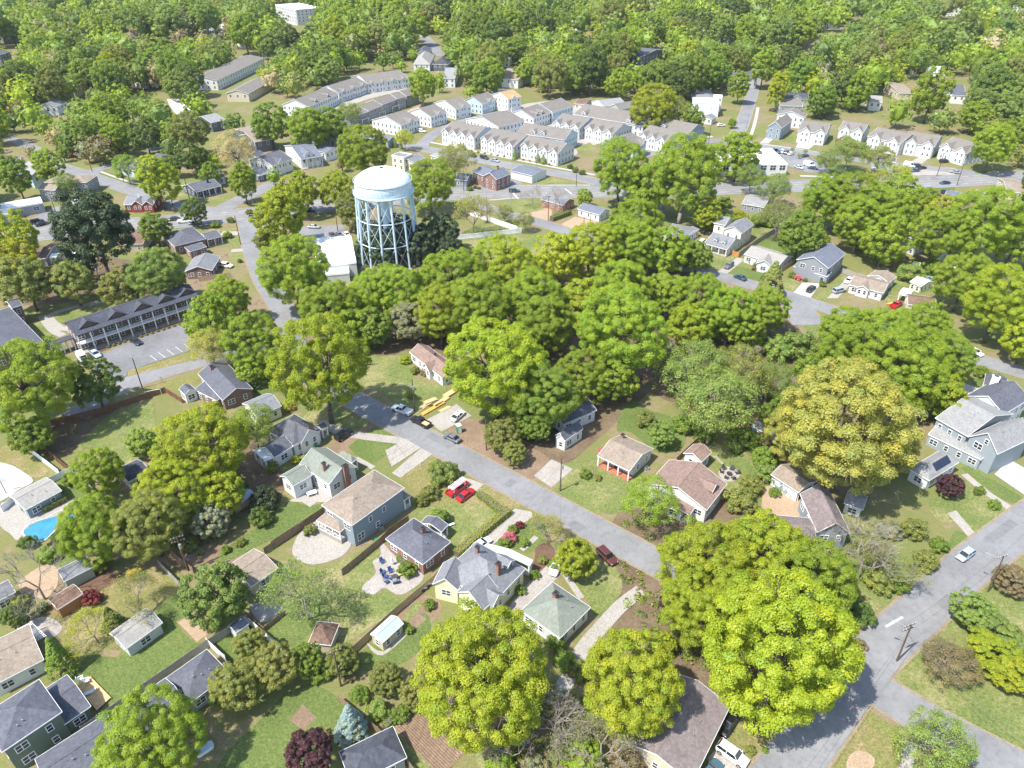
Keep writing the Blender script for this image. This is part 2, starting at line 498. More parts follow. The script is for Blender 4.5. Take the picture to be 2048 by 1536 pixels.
def slabs(name, pts, nx, ny, mat='concrete'):
    """a concrete pad of poured slabs with open joints: corners A, B, C, D"""
    A, B, C, D = (P(*p) for p in pts)
    root = tag(ob(name, None), kind='structure')
    bed = MB()
    bed.poly([q + Vector((0, 0, .056)) for q in (A, B, C, D)])
    tag(bed.build('joint_bed', M('soil'), root), kind='structure')
    for i in range(nx):
        for j in range(ny):
            g = .03
            q = []
            for u, v in ((i, j), (i + 1, j), (i + 1, j + 1), (i, j + 1)):
                uu = (u + (g if u == i else -g) * .5) / nx
                vv = (v + (g if v == j else -g) * .5) / ny
                q.append(A.lerp(B, uu).lerp(D.lerp(C, uu), vv))
            h = .09 + random.uniform(0, .012)
            m = MB()
            c = q[0].copy()
            m.hexa([p - c for p in q], [p - c + Vector((0, 0, h)) for p in q])
            m.build('slab', M(mat), root, loc=c)
    return root

# ------------------------------------------------------------------ houses
LM = []            # landmarks for telling trees apart: (short description, position)
FOOT = []          # building footprints (corner, directions, length, width)
KEEP = []          # picture-plane ellipses of buildings that stay in view (x, y, rx, ry)
def win_mesh(w, h):
    m = MB()
    t = .1
    for a in ((-w / 2, -w / 2 + t, 0, h), (w / 2 - t, w / 2, 0, h), (-w / 2 + t, w / 2 - t, 0, t), (-w / 2 + t, w / 2 - t, h - t, h), (-w / 2 + t, w / 2 - t, h / 2 - .035, h / 2 + .035)):
        m.box(a[0], a[1], -.02, .07, a[2], a[3])
    if w > 1.5:
        m.box(-.05, .05, -.02, .075, t, h - t)
    return m
WIN = {}
def window(parent, loc, rz, w, h, far, trim='trim'):
    k = (round(w, 1), round(h, 1), trim)
    if k not in WIN:
        m = win_mesh(w, h)
        g = MB()
        g.poly([(-w / 2 + .1, .03, .1), (w / 2 - .1, .03, .1), (w / 2 - .1, .03, h - .1), (-w / 2 + .1, .03, h - .1)])
        b = win_mesh(w, h)
        b.poly([(-w / 2 + .1, .03, .1), (w / 2 - .1, .03, .1), (w / 2 - .1, .03, h - .1), (-w / 2 + .1, .03, h - .1)], 1)
        WIN[k] = (m.mesh('window', M(trim)), g.mesh('pane', M('glass')), b.mesh('window', [M(trim), M('glass')]))
    a, g, b = WIN[k]
    if far:
        return ob('window', b, parent, loc, rz)
    o = ob('window', a, parent, loc, rz)
    ob('pane', g, o)
    return o
DOOR = {}
def door(parent, loc, rz, w=.95, h=2.1, mat='trimdark', name='door'):
    k = (w, h, mat)
    if k not in DOOR:
        m = MB()
        m.box(-w / 2 - .1, -w / 2, -.02, .08, 0, h + .1, 1)
        m.box(w / 2, w / 2 + .1, -.02, .08, 0, h + .1, 1)
        m.box(-w / 2, w / 2, -.02, .08, h, h + .1, 1)
        nr = 4 if w > 2 else 2
        nc = 4 if w > 2 else 2
        m.box(-w / 2, w / 2, -.02, .03, 0, h)
        for i in range(nc):
            for j in range(nr):
                m.box(-w / 2 + w * (i + .12) / nc, -w / 2 + w * (i + .88) / nc, .03, .05, h * (j + .12) / nr, h * (j + .88) / nr)
        hd = MB()
        hd.box(-.05, .05, .05, .12, .95, 1.07)
        DOOR[k] = (m.mesh(name, [M(mat), M('trim')]), hd.mesh('handle', M('steel')))
    o = ob(name, DOOR[k][0], parent, loc, rz)
    ob('handle', DOOR[k][1], o, (w * .38 if w < 2 else 0, 0, 0))
    return o
def B(A, Bp, C, h, kind='u', rise=1.8, **k):
    return dict(A=A, B=Bp, C=C, h=h, kind=kind, rise=rise, **k)
CAMV = Vector((0, 0, HC))
def frame(b):
    h = b['h']
    a, bb = P(*b['A'], h), P(*b['B'], h)
    d = bb - a
    L = d.length
    u = d / L
    v = Vector((-u.y, u.x, 0))
    if isinstance(b['C'], (int, float)):
        Wd = float(abs(b['C']))
        if v.dot(a - CAMV) < 0: v = -v
        if b['C'] < 0: v = -v
    else:
        c = P(*b['C'], h)
        Wd = (c - a).dot(v)
        if Wd < 0: v, Wd = -v, -Wd
    o = Vector((a.x, a.y, 0))
    return o, u, v, L, Wd
def roof_polys(kind, L, Wd, h, r):
    if kind == 'u':
        return [[(0, 0, h), (L, 0, h), (L, Wd / 2, h + r), (0, Wd / 2, h + r)], [(0, Wd / 2, h + r), (L, Wd / 2, h + r), (L, Wd, h), (0, Wd, h)]]
    if kind == 'v':
        return [[(0, 0, h), (L / 2, 0, h + r), (L / 2, Wd, h + r), (0, Wd, h)], [(L / 2, 0, h + r), (L, 0, h), (L, Wd, h), (L / 2, Wd, h + r)]]
    if kind == 'shed':
        return [[(0, 0, h), (L, 0, h), (L, Wd, h + r), (0, Wd, h + r)]]
    if kind == 'hip':
        if L >= Wd:
            i = min(Wd / 2, L / 2 - .05)
            R1, R2 = (i, Wd / 2, h + r), (L - i, Wd / 2, h + r)
            return [[(0, 0, h), (L, 0, h), R2, R1], [(L, 0, h), (L, Wd, h), R2], [(L, Wd, h), (0, Wd, h), R1, R2], [(0, Wd, h), (0, 0, h), R1]]
        i = min(L / 2, Wd / 2 - .05)
        R1, R2 = (L / 2, i, h + r), (L / 2, Wd - i, h + r)
        return [[(0, 0, h), (L, 0, h), R1], [(L, 0, h), (L, Wd, h), R2, R1], [(L, Wd, h), (0, Wd, h), R2], [(0, Wd, h), (0, 0, h), R1, R2]]
    return [[(0, 0, h), (L, 0, h), (L, Wd, h), (0, Wd, h)]]
def roof_z(kind, L, Wd, h, r, s, t):
    if kind == 'u': return h + r * (1 - abs(2 * t / Wd - 1))
    if kind == 'v': return h + r * (1 - abs(2 * s / L - 1))
    if kind == 'shed': return h + r * t / Wd
    if kind == 'hip':
        m = min(L, Wd) / 2
        return h + r * min(1, min(s, L - s, t, Wd - t) / m)
    return h
def gable_shape(wall, roof, fascia, g, fr, L, Wd, h, r):
    """a cross gable (proj >= 0) or a dormer (proj < 0) on the A-B slope. Returns the middle of its face and its height"""
    o, u, v = fr
    frac, w, proj = g[:3]
    sl = r / (Wd / 2)
    c = frac * L
    t0 = -proj
    ze = h if proj >= 0 else h + sl * t0 + (g[3] if len(g) > 3 else 1.15)
    rg = w / 2 * (.85 if proj >= 0 else .65)
    rg = min(rg, h + r - ze - .05) if proj >= 0 else rg
    zr = ze + rg
    tb = min((zr - h) / sl, Wd / 2) + .1
    te = max((ze - h) / sl, 0)
    X = lambda s, t, z: o + u * s + v * t + Vector((0, 0, z))
    ov = .3
    tf = t0 + .3
    zb = -.1 if proj >= 0 else h + sl * tf - .3
    a, b2 = c - w / 2, c + w / 2
    k = rg / (w / 2)
    # walls
    i = .25
    wall.poly([X(a + i, tf, zb), X(b2 - i, tf, zb), X(b2 - i, tf, ze + k * i - .1), X(c, tf, zr - .1), X(a + i, tf, ze + k * i - .1)])
    for s in (a + i, b2 - i):
        wall.poly([X(s, tf, zb), X(s, te + .6, zb), X(s, te + .6, ze + k * i - .1), X(s, tf, ze + k * i - .1)])
    # two slopes with thickness
    for sgn in (-1, 1):
        e = c + sgn * w / 2
        top = [X(e, t0 - .02, ze), X(c, t0 - .02, zr), X(c, tb, zr), X(e, te, ze)]
        dn = Vector((0, 0, -.14))
        roof.hexa([p + dn for p in top], top)
        f0, f1 = X(e, t0 - .05, ze + .02), X(c, t0 - .05, zr + .02)
        fascia.hexa([f0 + Vector((0, 0, -.22)), f1 + Vector((0, 0, -.22)), f1 + v * .05 + Vector((0, 0, -.22)), f0 + v * .05 + Vector((0, 0, -.22))], [f0, f1, f1 + v * .05, f0 + v * .05])
    return X(c, tf, 0), ze, zr
def H(name, label, cat, wall, roof, blocks, lm=None, chim=(), group=None, trim='trim', vents=None, keep=True, win='trim'):
    fr0 = frame(blocks[0])
    o0, u0, v0, L0, W0 = fr0
    O = o0 + u0 * L0 / 2 + v0 * W0 / 2
    root = thing(name, label, cat, O, 0, group)
    dist = O.length
    far = dist > 215
    vfar = dist > 330
    if lm: LM.append((lm, O.copy()))
    for b in blocks:
        o, u, v, L, Wd = frame(b)
        fr = (o, u, v)
        h, kind, r = b['h'], b['kind'], b['rise']
        FOOT.append((o, u, v, L, Wd))
        X = lambda s, t, z: o + u * s + v * t + Vector((0, 0, z))
        rm, fm, wm = MB(), MB(), MB()
        th = .16
        polys = roof_polys(kind, L, Wd, h, r)
        edges = {}
        for q in polys:
            q = [X(*p) for p in q]
            rm.poly(q)
            rm.poly([p + Vector((0, 0, -th)) for p in reversed(q)])
            for i in range(len(q)):
                e = (q[i], q[(i + 1) % len(q)])
                key = tuple(sorted(tuple(round(c, 3) for c in p) for p in e))
                edges.setdefault(key, []).append(e)
        cen = X(L / 2, Wd / 2, h)
        for es in edges.values():
            if len(es) == 1:
                p, q = es[0]
                n = (q - p).cross(Vector((0, 0, 1)))
                n.z = 0
                n.normalize()
                if n.dot((p + q) / 2 - cen) < 0: n = -n
                up, dn = Vector((0, 0, .01)), Vector((0, 0, -.17))
                fm.hexa([p + dn, q + dn, q + dn + n * .05, p + dn + n * .05], [p + up, q + up, q + up + n * .05, p + up + n * .05])
        if kind == 'flat':
            pw, ph = .28, b.get('par', .45)
            for x0, x1, y0, y1 in ((0, L, 0, pw), (0, L, Wd - pw, Wd), (0, pw, pw, Wd - pw), (L - pw, L, pw, Wd - pw)):
                fm.box(x0, x1, y0, y1, h + .02, h + ph, 0, fr)
        elif kind in 'uv':
            rc = MB()
            a, c = (X(0, Wd / 2, h + r), X(L, Wd / 2, h + r)) if kind == 'u' else (X(L / 2, 0, h + r), X(L / 2, Wd, h + r))
            rm.tube(a + Vector((0, 0, .005)), c + Vector((0, 0, .005)), .07, .07, 5)
        rmat = M(b.get('roof', roof))
        wmat = M(b.get('wall', wall))
        ins = b.get('ins', 0.06 if kind == 'flat' else (.3 if Wd > 4 else .15))
        pr = b.get('porch', 0)
        X2 = lambda s, t, z: (X(s, t, z) - O)
        zs = []
        if not b.get('open'):
            t0, t1, s0, s1 = ins + pr, Wd - ins, ins, L - ins
            zt = lambda s, t: roof_z(kind, L, Wd, h, r, s, t) - .1
            zb = b.get('zb', -.1)
            def wallpoly(p, q):
                pts = [X(*p, zb), X(*q, zb), X(*q, zt(*q)), ]
                mid = ((p[0] + q[0]) / 2, (p[1] + q[1]) / 2)
                if zt(*mid) > max(zt(*p), zt(*q)) + .01: pts.append(X(*mid, zt(*mid)))
                pts.append(X(*p, zt(*p)))
                wm.poly(pts)
            wallpoly((s0, t0), (s1, t0)); wallpoly((s1, t0), (s1, t1)); wallpoly((s1, t1), (s0, t1)); wallpoly((s0, t1), (s0, t0))
            sides = [((s0, t0), (s1, t0), -v), ((s1, t0), (s1, t1), u), ((s1, t1), (s0, t1), v), ((s0, t1), (s0, t0), -u)]
            stories = b.get('st', max(1, int((h - .3) / 2.75)))
            ww, wh = b.get('ws', (.95, 1.45) if dist < 330 else (1.1, 1.6))
            sp = b.get('sp', 3.1)
            doors = b.get('doors', ())
            for k, (p, q, n) in enumerate(sides):
                if n.dot(CAMV - X(L / 2, Wd / 2, 0)) < 0: continue
                d = (X(*q, 0) - X(*p, 0))
                ln = d.length
                du = d / ln
                rz = math.atan2(n.y, n.x) - math.pi / 2
                busy = []
                for side, f, dw, dh, dm in doors:
                    if side == k:
                        door(root, X(*p, .15 if dw < 2 else .02) + du * (f * ln) + n * .02 - O, rz, dw, dh, dm, 'door' if dw < 2 else 'garage_door')
                        busy.append((f * ln, dw / 2 + .2))
                if b.get('wins') is not None:
                    lst = [(f, z, w_, h_) for sd, f, z, w_, h_ in b['wins'] if sd == k]
                    for f, z, w_, h_ in lst:
                        window(root, X(*p, z) + du * (f * ln) + n * .02 - O, rz, w_, h_, far, win)
                    continue
                if b.get('nowin') or ln < 1.8: continue
                nw = max(1, int(round(ln / sp)))
                for st in range(stories):
                    z = h - 2.1 - 2.85 * st - (.25 if h > 3.4 else 0) + (0 if h < 3 else -.1)
                    if z < .3: z = .6
                    if z + wh > h - .1: wh2 = h - .1 - z
                    for i in range(nw):
                        x = ln * (i + .5) / nw
                        if st == stories - 1 and any(abs(x - c) < e + ww / 2 for c, e in busy): continue
                        dbl = (i + k) % 3 == 0 and ln / nw > 2.6 and dist < 260
                        window(root, X(*p, z) + du * x + n * .02 - O, rz, ww * (1.85 if dbl else 1), wh, far, win)
        gs = b.get('gables', ())
        for g in gs:
            c, ze, zr = gable_shape(wm, rm, fm, g, fr, L, Wd, h, r)
            rz = math.atan2(-v.y, -v.x) - math.pi / 2
            w_ = g[1]
            if g[2] < 0:
                window(root, c + Vector((0, 0, ze - 1.1)) - v * .02 - O, rz, min(w_ * .5, 1.2), 1.0, far, win)
            else:
                for st in range(b.get('gst', max(1, int((h - .3) / 2.75)))):
                    for dx in ((-.2, .2) if w_ > 3.2 else (0,)):
                        if h - 2.2 - 2.9 * st > .2:
                            window(root, c + u * (dx * w_) + Vector((0, 0, h - 1.9 - 2.9 * st)) - v * .02 - O, rz, .95, 1.45, far, win)
        if pr or b.get('open'):
            pm, sl = MB(), MB()
            np_ = b.get('posts', max(2, int(round(L / 3.2)) + 1))
            ph = b.get('pf', .3)
            rows = (.2,) if pr else (.2, Wd - .2)
            for t in rows:
                for i in range(np_):
                    s = .25 + (L - .5) * i / (np_ - 1)
                    m = MB()
                    w_ = b.get('pw', .12)
                    m.box(-w_, w_, -w_, w_, ph if not b.get('low') else 0, roof_z(kind, L, Wd, h, r, s, t) - .14)
                    m.build('post', M(b.get('pm', 'trim')), root, loc=X(s, t, 0) - O, rz=math.atan2(u.y, u.x))
            if not b.get('low'):
                sl.box(.05, L - .05, .05, (pr + .3) if pr else Wd - .05, -.05, ph, 0, fr)
                sl.build('porch_floor', M(b.get('pfm', 'concrete')), root, O)
            if b.get('rail'):
                m = MB()
                n = int(L / .35)
                m.box(.2, L - .2, .17, .23, ph + .85, ph + .92, 0, fr)
                m.box(.2, L - .2, .17, .23, ph + .1, ph + .16, 0, fr)
                for i in range(n):
                    s = .25 + (L - .5) * i / max(1, n - 1)
                    m.box(s - .03, s + .03, .18, .22, ph + .16, ph + .85, 0, fr)
                m.build('railing', M('trim'), root, O)
        ro = rm.build('roof', rmat, root, O)
        if fm.v: fm.build('fascia', M(b.get('trim', trim)), ro, O)
        if wm.v: wm.build('wall', wmat, root, O)
        if dist < 170 and kind in ('u', 'v', 'hip') and L * Wd > 45:
            nv = 2 if vents is None else vents
            rnd = random.Random(int(O.x * 100))
            for _ in range(nv):
                s, t = L * rnd.uniform(.25, .75), Wd * rnd.uniform(.2, .45)
                m = MB()
                m.tube((0, 0, -.3), (0, 0, .4), .06, .06, 6)
                m.tube((0, 0, .36), (0, 0, .44), .1, .1, 6)
                m.build('vent_pipe', M('steel'), ro, loc=X(s, t, roof_z(kind, L, Wd, h, r, s, t)) - O)
        if keep:
            c = X(L / 2, Wd / 2, h * .7)
            x, y = PX(c)
            cs = [PX(X(s, t, z)) for s in (0, L) for t in (0, Wd) for z in (0, h + r * .6)]
            KEEP.append((x, y, (max(p[0] for p in cs) - min(p[0] for p in cs)) / 2, (max(p[1] for p in cs) - min(p[1] for p in cs)) / 2))
    for c in chim:
        x, y, zt, sx, sy, zb = (list(c) + [.8, .6, None][len(c) - 3:])[:6]
        p = P(x, y, zt)
        zb = zt - 3.2 if zb is None else zb
        m = MB()
        m.box(-sx / 2, sx / 2, -sy / 2, sy / 2, zb - zt, -.2)
        m.box(-sx / 2 - .08, sx / 2 + .08, -sy / 2 - .08, sy / 2 + .08, -.2, 0, 1)
        ck = m.build('chimney', [M('chimney' if len(c) < 7 else c[6]), M('darkgrey' if len(c) < 7 else c[6])], root, loc=p - O, rz=math.atan2(u0.y, u0.x))
        f = MB()
        f.box(-sx * .3, sx * .3, -sy * .3, sy * .3, 0, .12)
        f.build('flue', M('black'), ck)
    return root

# ------------------------------------------------------------------ fences
def fence(label, pts, h=1.8, mat='fence_wood', panel=2.4, group=None, post=None, boards=True):
    """pts are traced along the top edge"""
    w = [P(x, y, h) for x, y in pts]
    o = w[0].copy(); o.z = 0
    root = thing('fence', label, 'fence', o, 0, group)
    pm = {}
    postm = None
    for a, b in zip(w, w[1:]):
        d = b - a
        n = max(1, int(round(d.length / panel)))
        rz = math.atan2(d.y, d.x)
        ln = d.length / n
        key = round(ln, 2)
        if key not in pm:
            m = MB()
            nb = int(ln / .16) if boards else 1
            rr = random.Random(3)
            for i in range(nb):
                x0, x1 = ln * i / nb + .008, ln * (i + 1) / nb - .008
                m.box(x0, x1, -.012 + rr.uniform(-.008, .008), .014, .06, h + rr.uniform(-.03, .02))
            for z in (.4, h - .35):
                m.box(0, ln, .014, .06, z, z + .09)
            pm[key] = m.mesh('panel', M(mat))
        for i in range(n):
            ob('panel', pm[key], root, a.lerp(b, i / n) * 1 - Vector((0, 0, h)) - o, rz)
            if postm is None:
                m = MB()
                m.box(-.06, .06, -.06, .06, -.1, h + .1)
                postm = m.mesh('post', M(post or mat))
            ob('post', postm, root, a.lerp(b, i / n) - Vector((0, 0, h)) - o, rz)
    ob('post', postm, root, w[-1] - Vector((0, 0, h)) - o, 0)
    return root

# ------------------------------------------------------------------ vehicles
def loft(m, st, mi=0):
    """st: rings of equal length"""
    for a, b in zip(st, st[1:]):
        for i in range(len(a)):
            j = (i + 1) % len(a)
            m.poly([a[i], a[j], b[j], b[i]], mi)
    m.poly(list(reversed(st[0])), mi)
    m.poly(st[-1], mi)
def ring(x, w, z0, z1, r=.12):
    """rounded section across the car at x"""
    return [(x, -w + r, z0), (x, w - r, z0), (x, w, z0 + r), (x, w, z1 - r * 1.4), (x, w - r * 1.5, z1), (x, -w + r * 1.5, z1), (x, -w, z1 - r * 1.4), (x, -w, z0 + r)]
CARP = {}
CARDIM = dict(sedan=(4.7, .9, 1.45), hatch=(4.3, .88, 1.5), suv=(4.8, .95, 1.75), van=(5.4, 1.0, 2.3), pickup=(5.6, .97, 1.85))
def car_proto(kind):
    L, w, h = CARDIM[kind]
    l = L / 2
    belt = {'sedan': .93, 'hatch': .95, 'suv': 1.1, 'van': 1.25, 'pickup': 1.15}[kind]
    hood = {'sedan': .88, 'hatch': .9, 'suv': 1.05, 'van': 1.15, 'pickup': 1.12}[kind]
    # cabin: rear base, rear top, front top, front base
    cab = {'sedan': (-l + .55, -l + 1.35, .35, l - 1.25), 'hatch': (-l + .08, -l + .5, .35, l - 1.1), 'suv': (-l + .08, -l + .4, .55, l - 1.3),
           'van': (-l + .05, -l + .12, l - 1.5, l - .75), 'pickup': (-.75, -.6, .75, 1.35)}[kind]
    body = MB()
    back = belt if kind != 'sedan' else belt + .02
    st = [ring(-l, w * .82, .38, back - .18), ring(-l + .12, w * .95, .28, back - .02), ring(-l + .8, w, .24, back), ring(l - 1.3, w, .24, belt), ring(l - 1.15, w, .24, hood),
          ring(l - .35, w * .95, .26, hood - .1), ring(l - .06, w * .85, .34, hood - .22), ring(l, w * .76, .4, hood - .34)]
    if kind == 'pickup':
        bed = .78
        st = [ring(-.8, w, .3, belt), ring(l - 1.5, w, .3, belt), ring(l - 1.4, w, .3, hood), ring(l - .3, w * .96, .32, hood - .06), ring(l - .04, w * .9, .36, hood - .2), ring(l, w * .82, .42, hood - .32)]
        body.box(-l, -.8, -w, w, .35, bed)
        body.box(-l, -.8, -w, -w + .12, bed, belt); body.box(-l, -.8, w - .12, w, bed, belt); body.box(-l, -l + .1, -w + .12, w - .12, bed, belt)
    loft(body, st)
    tw = w * .76
    x0, x1, x2, x3 = cab
    roofz = h
    body.hexa([(x1, -tw, roofz - .09), (x2, -tw, roofz - .09), (x2, tw, roofz - .09), (x1, tw, roofz - .09)], [(x1 + .08, -tw + .1, roofz), (x2 - .1, -tw + .1, roofz), (x2 - .1, tw - .1, roofz), (x1 + .08, tw - .1, roofz)])
    bw = w * .93
    # pillars
    for sx in (-1, 1):
        for a, b in ((x0, x1), (x3, x2), ((x0 + x3) / 2 - .05, (x1 + x2) / 2)):
            body.tube((a, sx * bw, belt - .02), (b, sx * tw, roofz - .06), .05, .05, 4)
    glass = MB()
    e = .012
    glass.hexa([(x0, -bw + e, belt - .02), (x3, -bw + e, belt - .02), (x3, bw - e, belt - .02), (x0, bw - e, belt - .02)], [(x1, -tw + e, roofz - .08), (x2, -tw + e, roofz - .08), (x2, tw - e, roofz - .08), (x1, tw - e, roofz - .08)])
    if kind == 'van':
        body.hexa([(x0 - .005, -bw - .01, belt - .02), (x2 - .6, -bw - .01, belt - .02), (x2 - .6, bw + .01, belt - .02), (x0 - .005, bw + .01, belt - .02)], [(x1, -tw - .1, roofz - .03), (x2 - .6, -tw - .1, roofz - .03), (x2 - .6, tw + .1, roofz - .03), (x1, tw + .1, roofz - .03)])
    root = bpy.data.objects.new('car', None)
    COL.objects.link(root)
    for nm, mb, mt in (('body', body, M('paint')), ('cabin_glass', glass, M('carglass'))):
        mb.build(nm, mt, root)
    wr = .34 if kind in ('sedan', 'hatch') else .38
    wm = MB()
    wm.tube((0, -.11, 0), (0, .11, 0), wr, wr, 14)
    wme = wm.mesh('wheel', M('black'))
    rm = MB()
    rm.tube((0, -.118, 0), (0, .118, 0), wr * .62, wr * .62, 10)
    rme = rm.mesh('rim', M('chrome'))
    for x in (-l + .85, l - .9):
        for y in (-w + .06, w - .06):
            wo = ob('wheel', wme, root, (x, y, wr))
            ob('rim', rme, wo)
    hl, tl, mr = MB(), MB(), MB()
    hl.box(-.1, .06, -.18, .18, -.07, .07)
    tl.box(-.05, .08, -.1, .1, -.12, .12)
    mr.box(-.06, .08, -.1, .1, -.07, .07)
    hm, tm, mm = hl.mesh('headlight', M('lamp_glass')), tl.mesh('tail_light', M('tail_red')), mr.mesh('wing_mirror', M('paint'))
    for s in (-1, 1):
        ob('headlight', hm, root, (l - .1, s * w * .62, hood - .3))
        ob('tail_light', tm, root, (-l + .02, s * w * .78, belt - .28))
        ob('wing_mirror', mm, root, (x3 - .15, s * (w + .06), belt + .05))
    return root
def car(a, b, kind, color, label, group=None, name=None, at=None, cat=None):
    """a, b: rear and front ends in the photograph"""
    if kind not in CARP:
        CARP[kind] = car_proto(kind)
        CARP[kind]['used'] = 0
    pa, pb = P(*a, .6), P(*b, .6)
    d = pb - pa
    pr = CARP[kind]
    c = copy_tree(pr)
    nm = name or {'sedan': 'sedan', 'hatch': 'hatchback', 'suv': 'suv', 'van': 'van', 'pickup': 'pickup_truck'}[kind]
    c.name = nm
    c.location = ((pa.x + pb.x) / 2, (pa.y + pb.y) / 2, .06)
    c.rotation_euler = (0, 0, math.atan2(d.y, d.x))
    if 'used' in c: del c['used']
    tag(c, label, cat or {'pickup': 'pickup truck', 'suv': 'car', 'van': 'van'}.get(kind, 'car'), group)
    for ch in c.children:
        ch.color = (*hexl(color), 1)
    return c
def drop_protos():
    for r in CARP.values():
        for x in list(r.children_recursive): bpy.data.objects.remove(x)
        bpy.data.objects.remove(r)

# ------------------------------------------------------------------ plants
def quads_mesh(name, pos, nrm, sa, sb, tone, mat, tint=None, rng=RNG):
    n = len(pos)
    nrm = nrm / np.maximum(np.linalg.norm(nrm, axis=1, keepdims=True), 1e-6)
    rnd = rng.normal(size=(n, 3))
    a = np.cross(nrm, rnd)
    a /= np.maximum(np.linalg.norm(a, axis=1, keepdims=True), 1e-6)
    b = np.cross(nrm, a)
    a *= sa[:, None]; b *= sb[:, None]
    bend = nrm * (sa * .25)[:, None]
    v = np.stack([pos - a - bend, pos - b * .9, pos + a - bend, pos + b], axis=1).reshape(-1, 3).astype(np.float32)
    me = bpy.data.meshes.new(name)
    me.vertices.add(4 * n)
    me.vertices.foreach_set('co', v.ravel())
    me.loops.add(4 * n)
    me.loops.foreach_set('vertex_index', np.arange(4 * n, dtype=np.int32))
    me.polygons.add(n)
    me.polygons.foreach_set('loop_start', np.arange(0, 4 * n, 4, dtype=np.int32))
    me.materials.append(mat)
    at = me.attributes.new('tone', 'FLOAT', 'FACE')
    at.data.foreach_set('value', np.clip(tone, 0, 1).astype(np.float32))
    if tint is not None:
        at = me.attributes.new('tint', 'FLOAT_COLOR', 'FACE')
        at.data.foreach_set('color', np.concatenate([tint, np.ones((n, 1))], axis=1).astype(np.float32).ravel())
    me.update()
    return me
def fib(n, rng, jit=.25):
    i = np.arange(n) + .5
    ph = np.arccos(1 - 2 * i / n)
    th = math.pi * (1 + 5 ** .5) * i
    d = np.stack([np.cos(th) * np.sin(ph), np.sin(th) * np.sin(ph), np.cos(ph)], axis=1)
    d += rng.normal(size=d.shape) * jit
    return d / np.linalg.norm(d, axis=1, keepdims=True)
def crown_pts(seed, ncl, nlf, leaf, zs=.8, cz=1.25, clr=(.17, .27), low=-.5, lob=.22, inner=.28, cone=False, jit=.36):
    """leaf sprays gathered in clumps over an uneven crown of radius 1; cz: height of the crown's middle"""
    rng = np.random.default_rng(seed)
    d = fib(ncl, rng)
    d = d[(d[:, 2] > low) | (rng.random(ncl) < .12)]
    k = rng.normal(size=(5, 3)) * 2.0
    ph = rng.random(5) * 6.28
    lump = sum(np.sin(d @ k[i] + ph[i]) for i in range(5)) / 5
    rad = .8 + lob * lump + rng.normal(size=len(d)) * .05
    deep = rng.random(len(d)) < inner
    rad = np.where(deep, rad * rng.uniform(.45, .75, len(d)), rad)
    c = d * rad[:, None]
    c[:, 2] *= zs
    if cone:
        t = rng.random(len(d)) ** .8
        ang = rng.random(len(d)) * 6.28
        rr = (1 - t) * (.85 + .12 * rng.random(len(d))) + .03
        c = np.stack([np.cos(ang) * rr, np.sin(ang) * rr, (t * 2 - 1) * zs], axis=1)
        d = np.stack([np.cos(ang), np.sin(ang), np.full(len(d), .35)], axis=1)
    cr = rng.uniform(clr[0], clr[1], len(d))
    if cone: cr *= (.5 + .6 * (1 - t))
    ct = rng.normal(size=len(d)) * .17
    nn = len(d) * nlf
    ci = np.repeat(np.arange(len(d)), nlf)
    ld = rng.normal(size=(nn, 3))
    ld /= np.linalg.norm(ld, axis=1, keepdims=True)
    ld += d[ci] * .55 + np.array([0, 0, .35])
    ld /= np.linalg.norm(ld, axis=1, keepdims=True)
    rr = cr[ci] * rng.uniform(.55, 1.12, nn)
    off = ld * rr[:, None]
    off[:, 2] *= .8
    pos = c[ci] + off
    pos[:, 2] += cz
    nrm = ld + rng.normal(size=(nn, 3)) * jit + np.array([0, 0, .4])
    sa = leaf * rng.uniform(.6, 1.25, nn)
    sb = leaf * rng.uniform(.4, .9, nn)
    tone = .5 + ct[ci] + rng.normal(size=nn) * .11
    return pos, nrm, sa, sb, tone, c + np.array([0, 0, cz])
def trunk_mesh(seed, cen, top=1.35, r=.055, mat='bark', nl=9):
    rng = random.Random(seed)
    m = MB()
    p = Vector((0, 0, -.05))
    rr = r
    pts = [p]
    for i in range(5):
        q = Vector((rng.uniform(-.05, .05) * i, rng.uniform(-.05, .05) * i, top * (i + 1) / 5))
        m.tube(pts[-1], q, rr * (1.25 if i == 0 else 1), rr * .82, 7)
        rr *= .82
        pts.append(q)
    idx = list(range(len(cen)))
    rng.shuffle(idx)
    for k in idx[:nl]:
        c = Vector(cen[k])
        a = pts[rng.choice((2, 3, 3, 4, 4))]
        mid = a.lerp(c, .5) + Vector((0, 0, .08))
        m.tube(a, mid, r * .42, r * .28, 5)
        m.tube(mid, c, r * .28, r * .1, 4)
        for _ in range(2):
            e = c + Vector((rng.uniform(-.2, .2), rng.uniform(-.2, .2), rng.uniform(-.05, .2)))
            m.tube(mid.lerp(c, .5), e, r * .16, r * .06, 4)
    return m.mesh('trunk', M(mat), smooth=True)
def branch_mesh(seed, depth=5, spread=.62, mat='barkpale'):
    """a bare crown of unit radius grown by forking"""
    rng = random.Random(seed)
    m = MB()
    tips = []
    def grow(p, d, ln, r, k):
        q = p + d * ln
        q2 = q
        m.tube(p, q2, r, r * .72, 5 if k > 3 else 3)
        if k == 0:
            tips.append(q)
            return
        for i in range(3 if k > 1 else 3):
            dv = Vector((rng.gauss(0, 1), rng.gauss(0, 1), rng.gauss(.15, .7))).normalized()
            nd = (d * (1 - spread * .55) + dv * spread).normalized()
            nd.z = max(nd.z, -.15)
            grow(q, nd.normalized(), ln * rng.uniform(.66, .86), r * .64, k - 1)
    grow(Vector((0, 0, -.05)), Vector((rng.uniform(-.1, .1), rng.uniform(-.1, .1), 1)).normalized(), .56, .036, depth)
    return m, np.array([tuple(t) for t in tips])
PROTO = {}
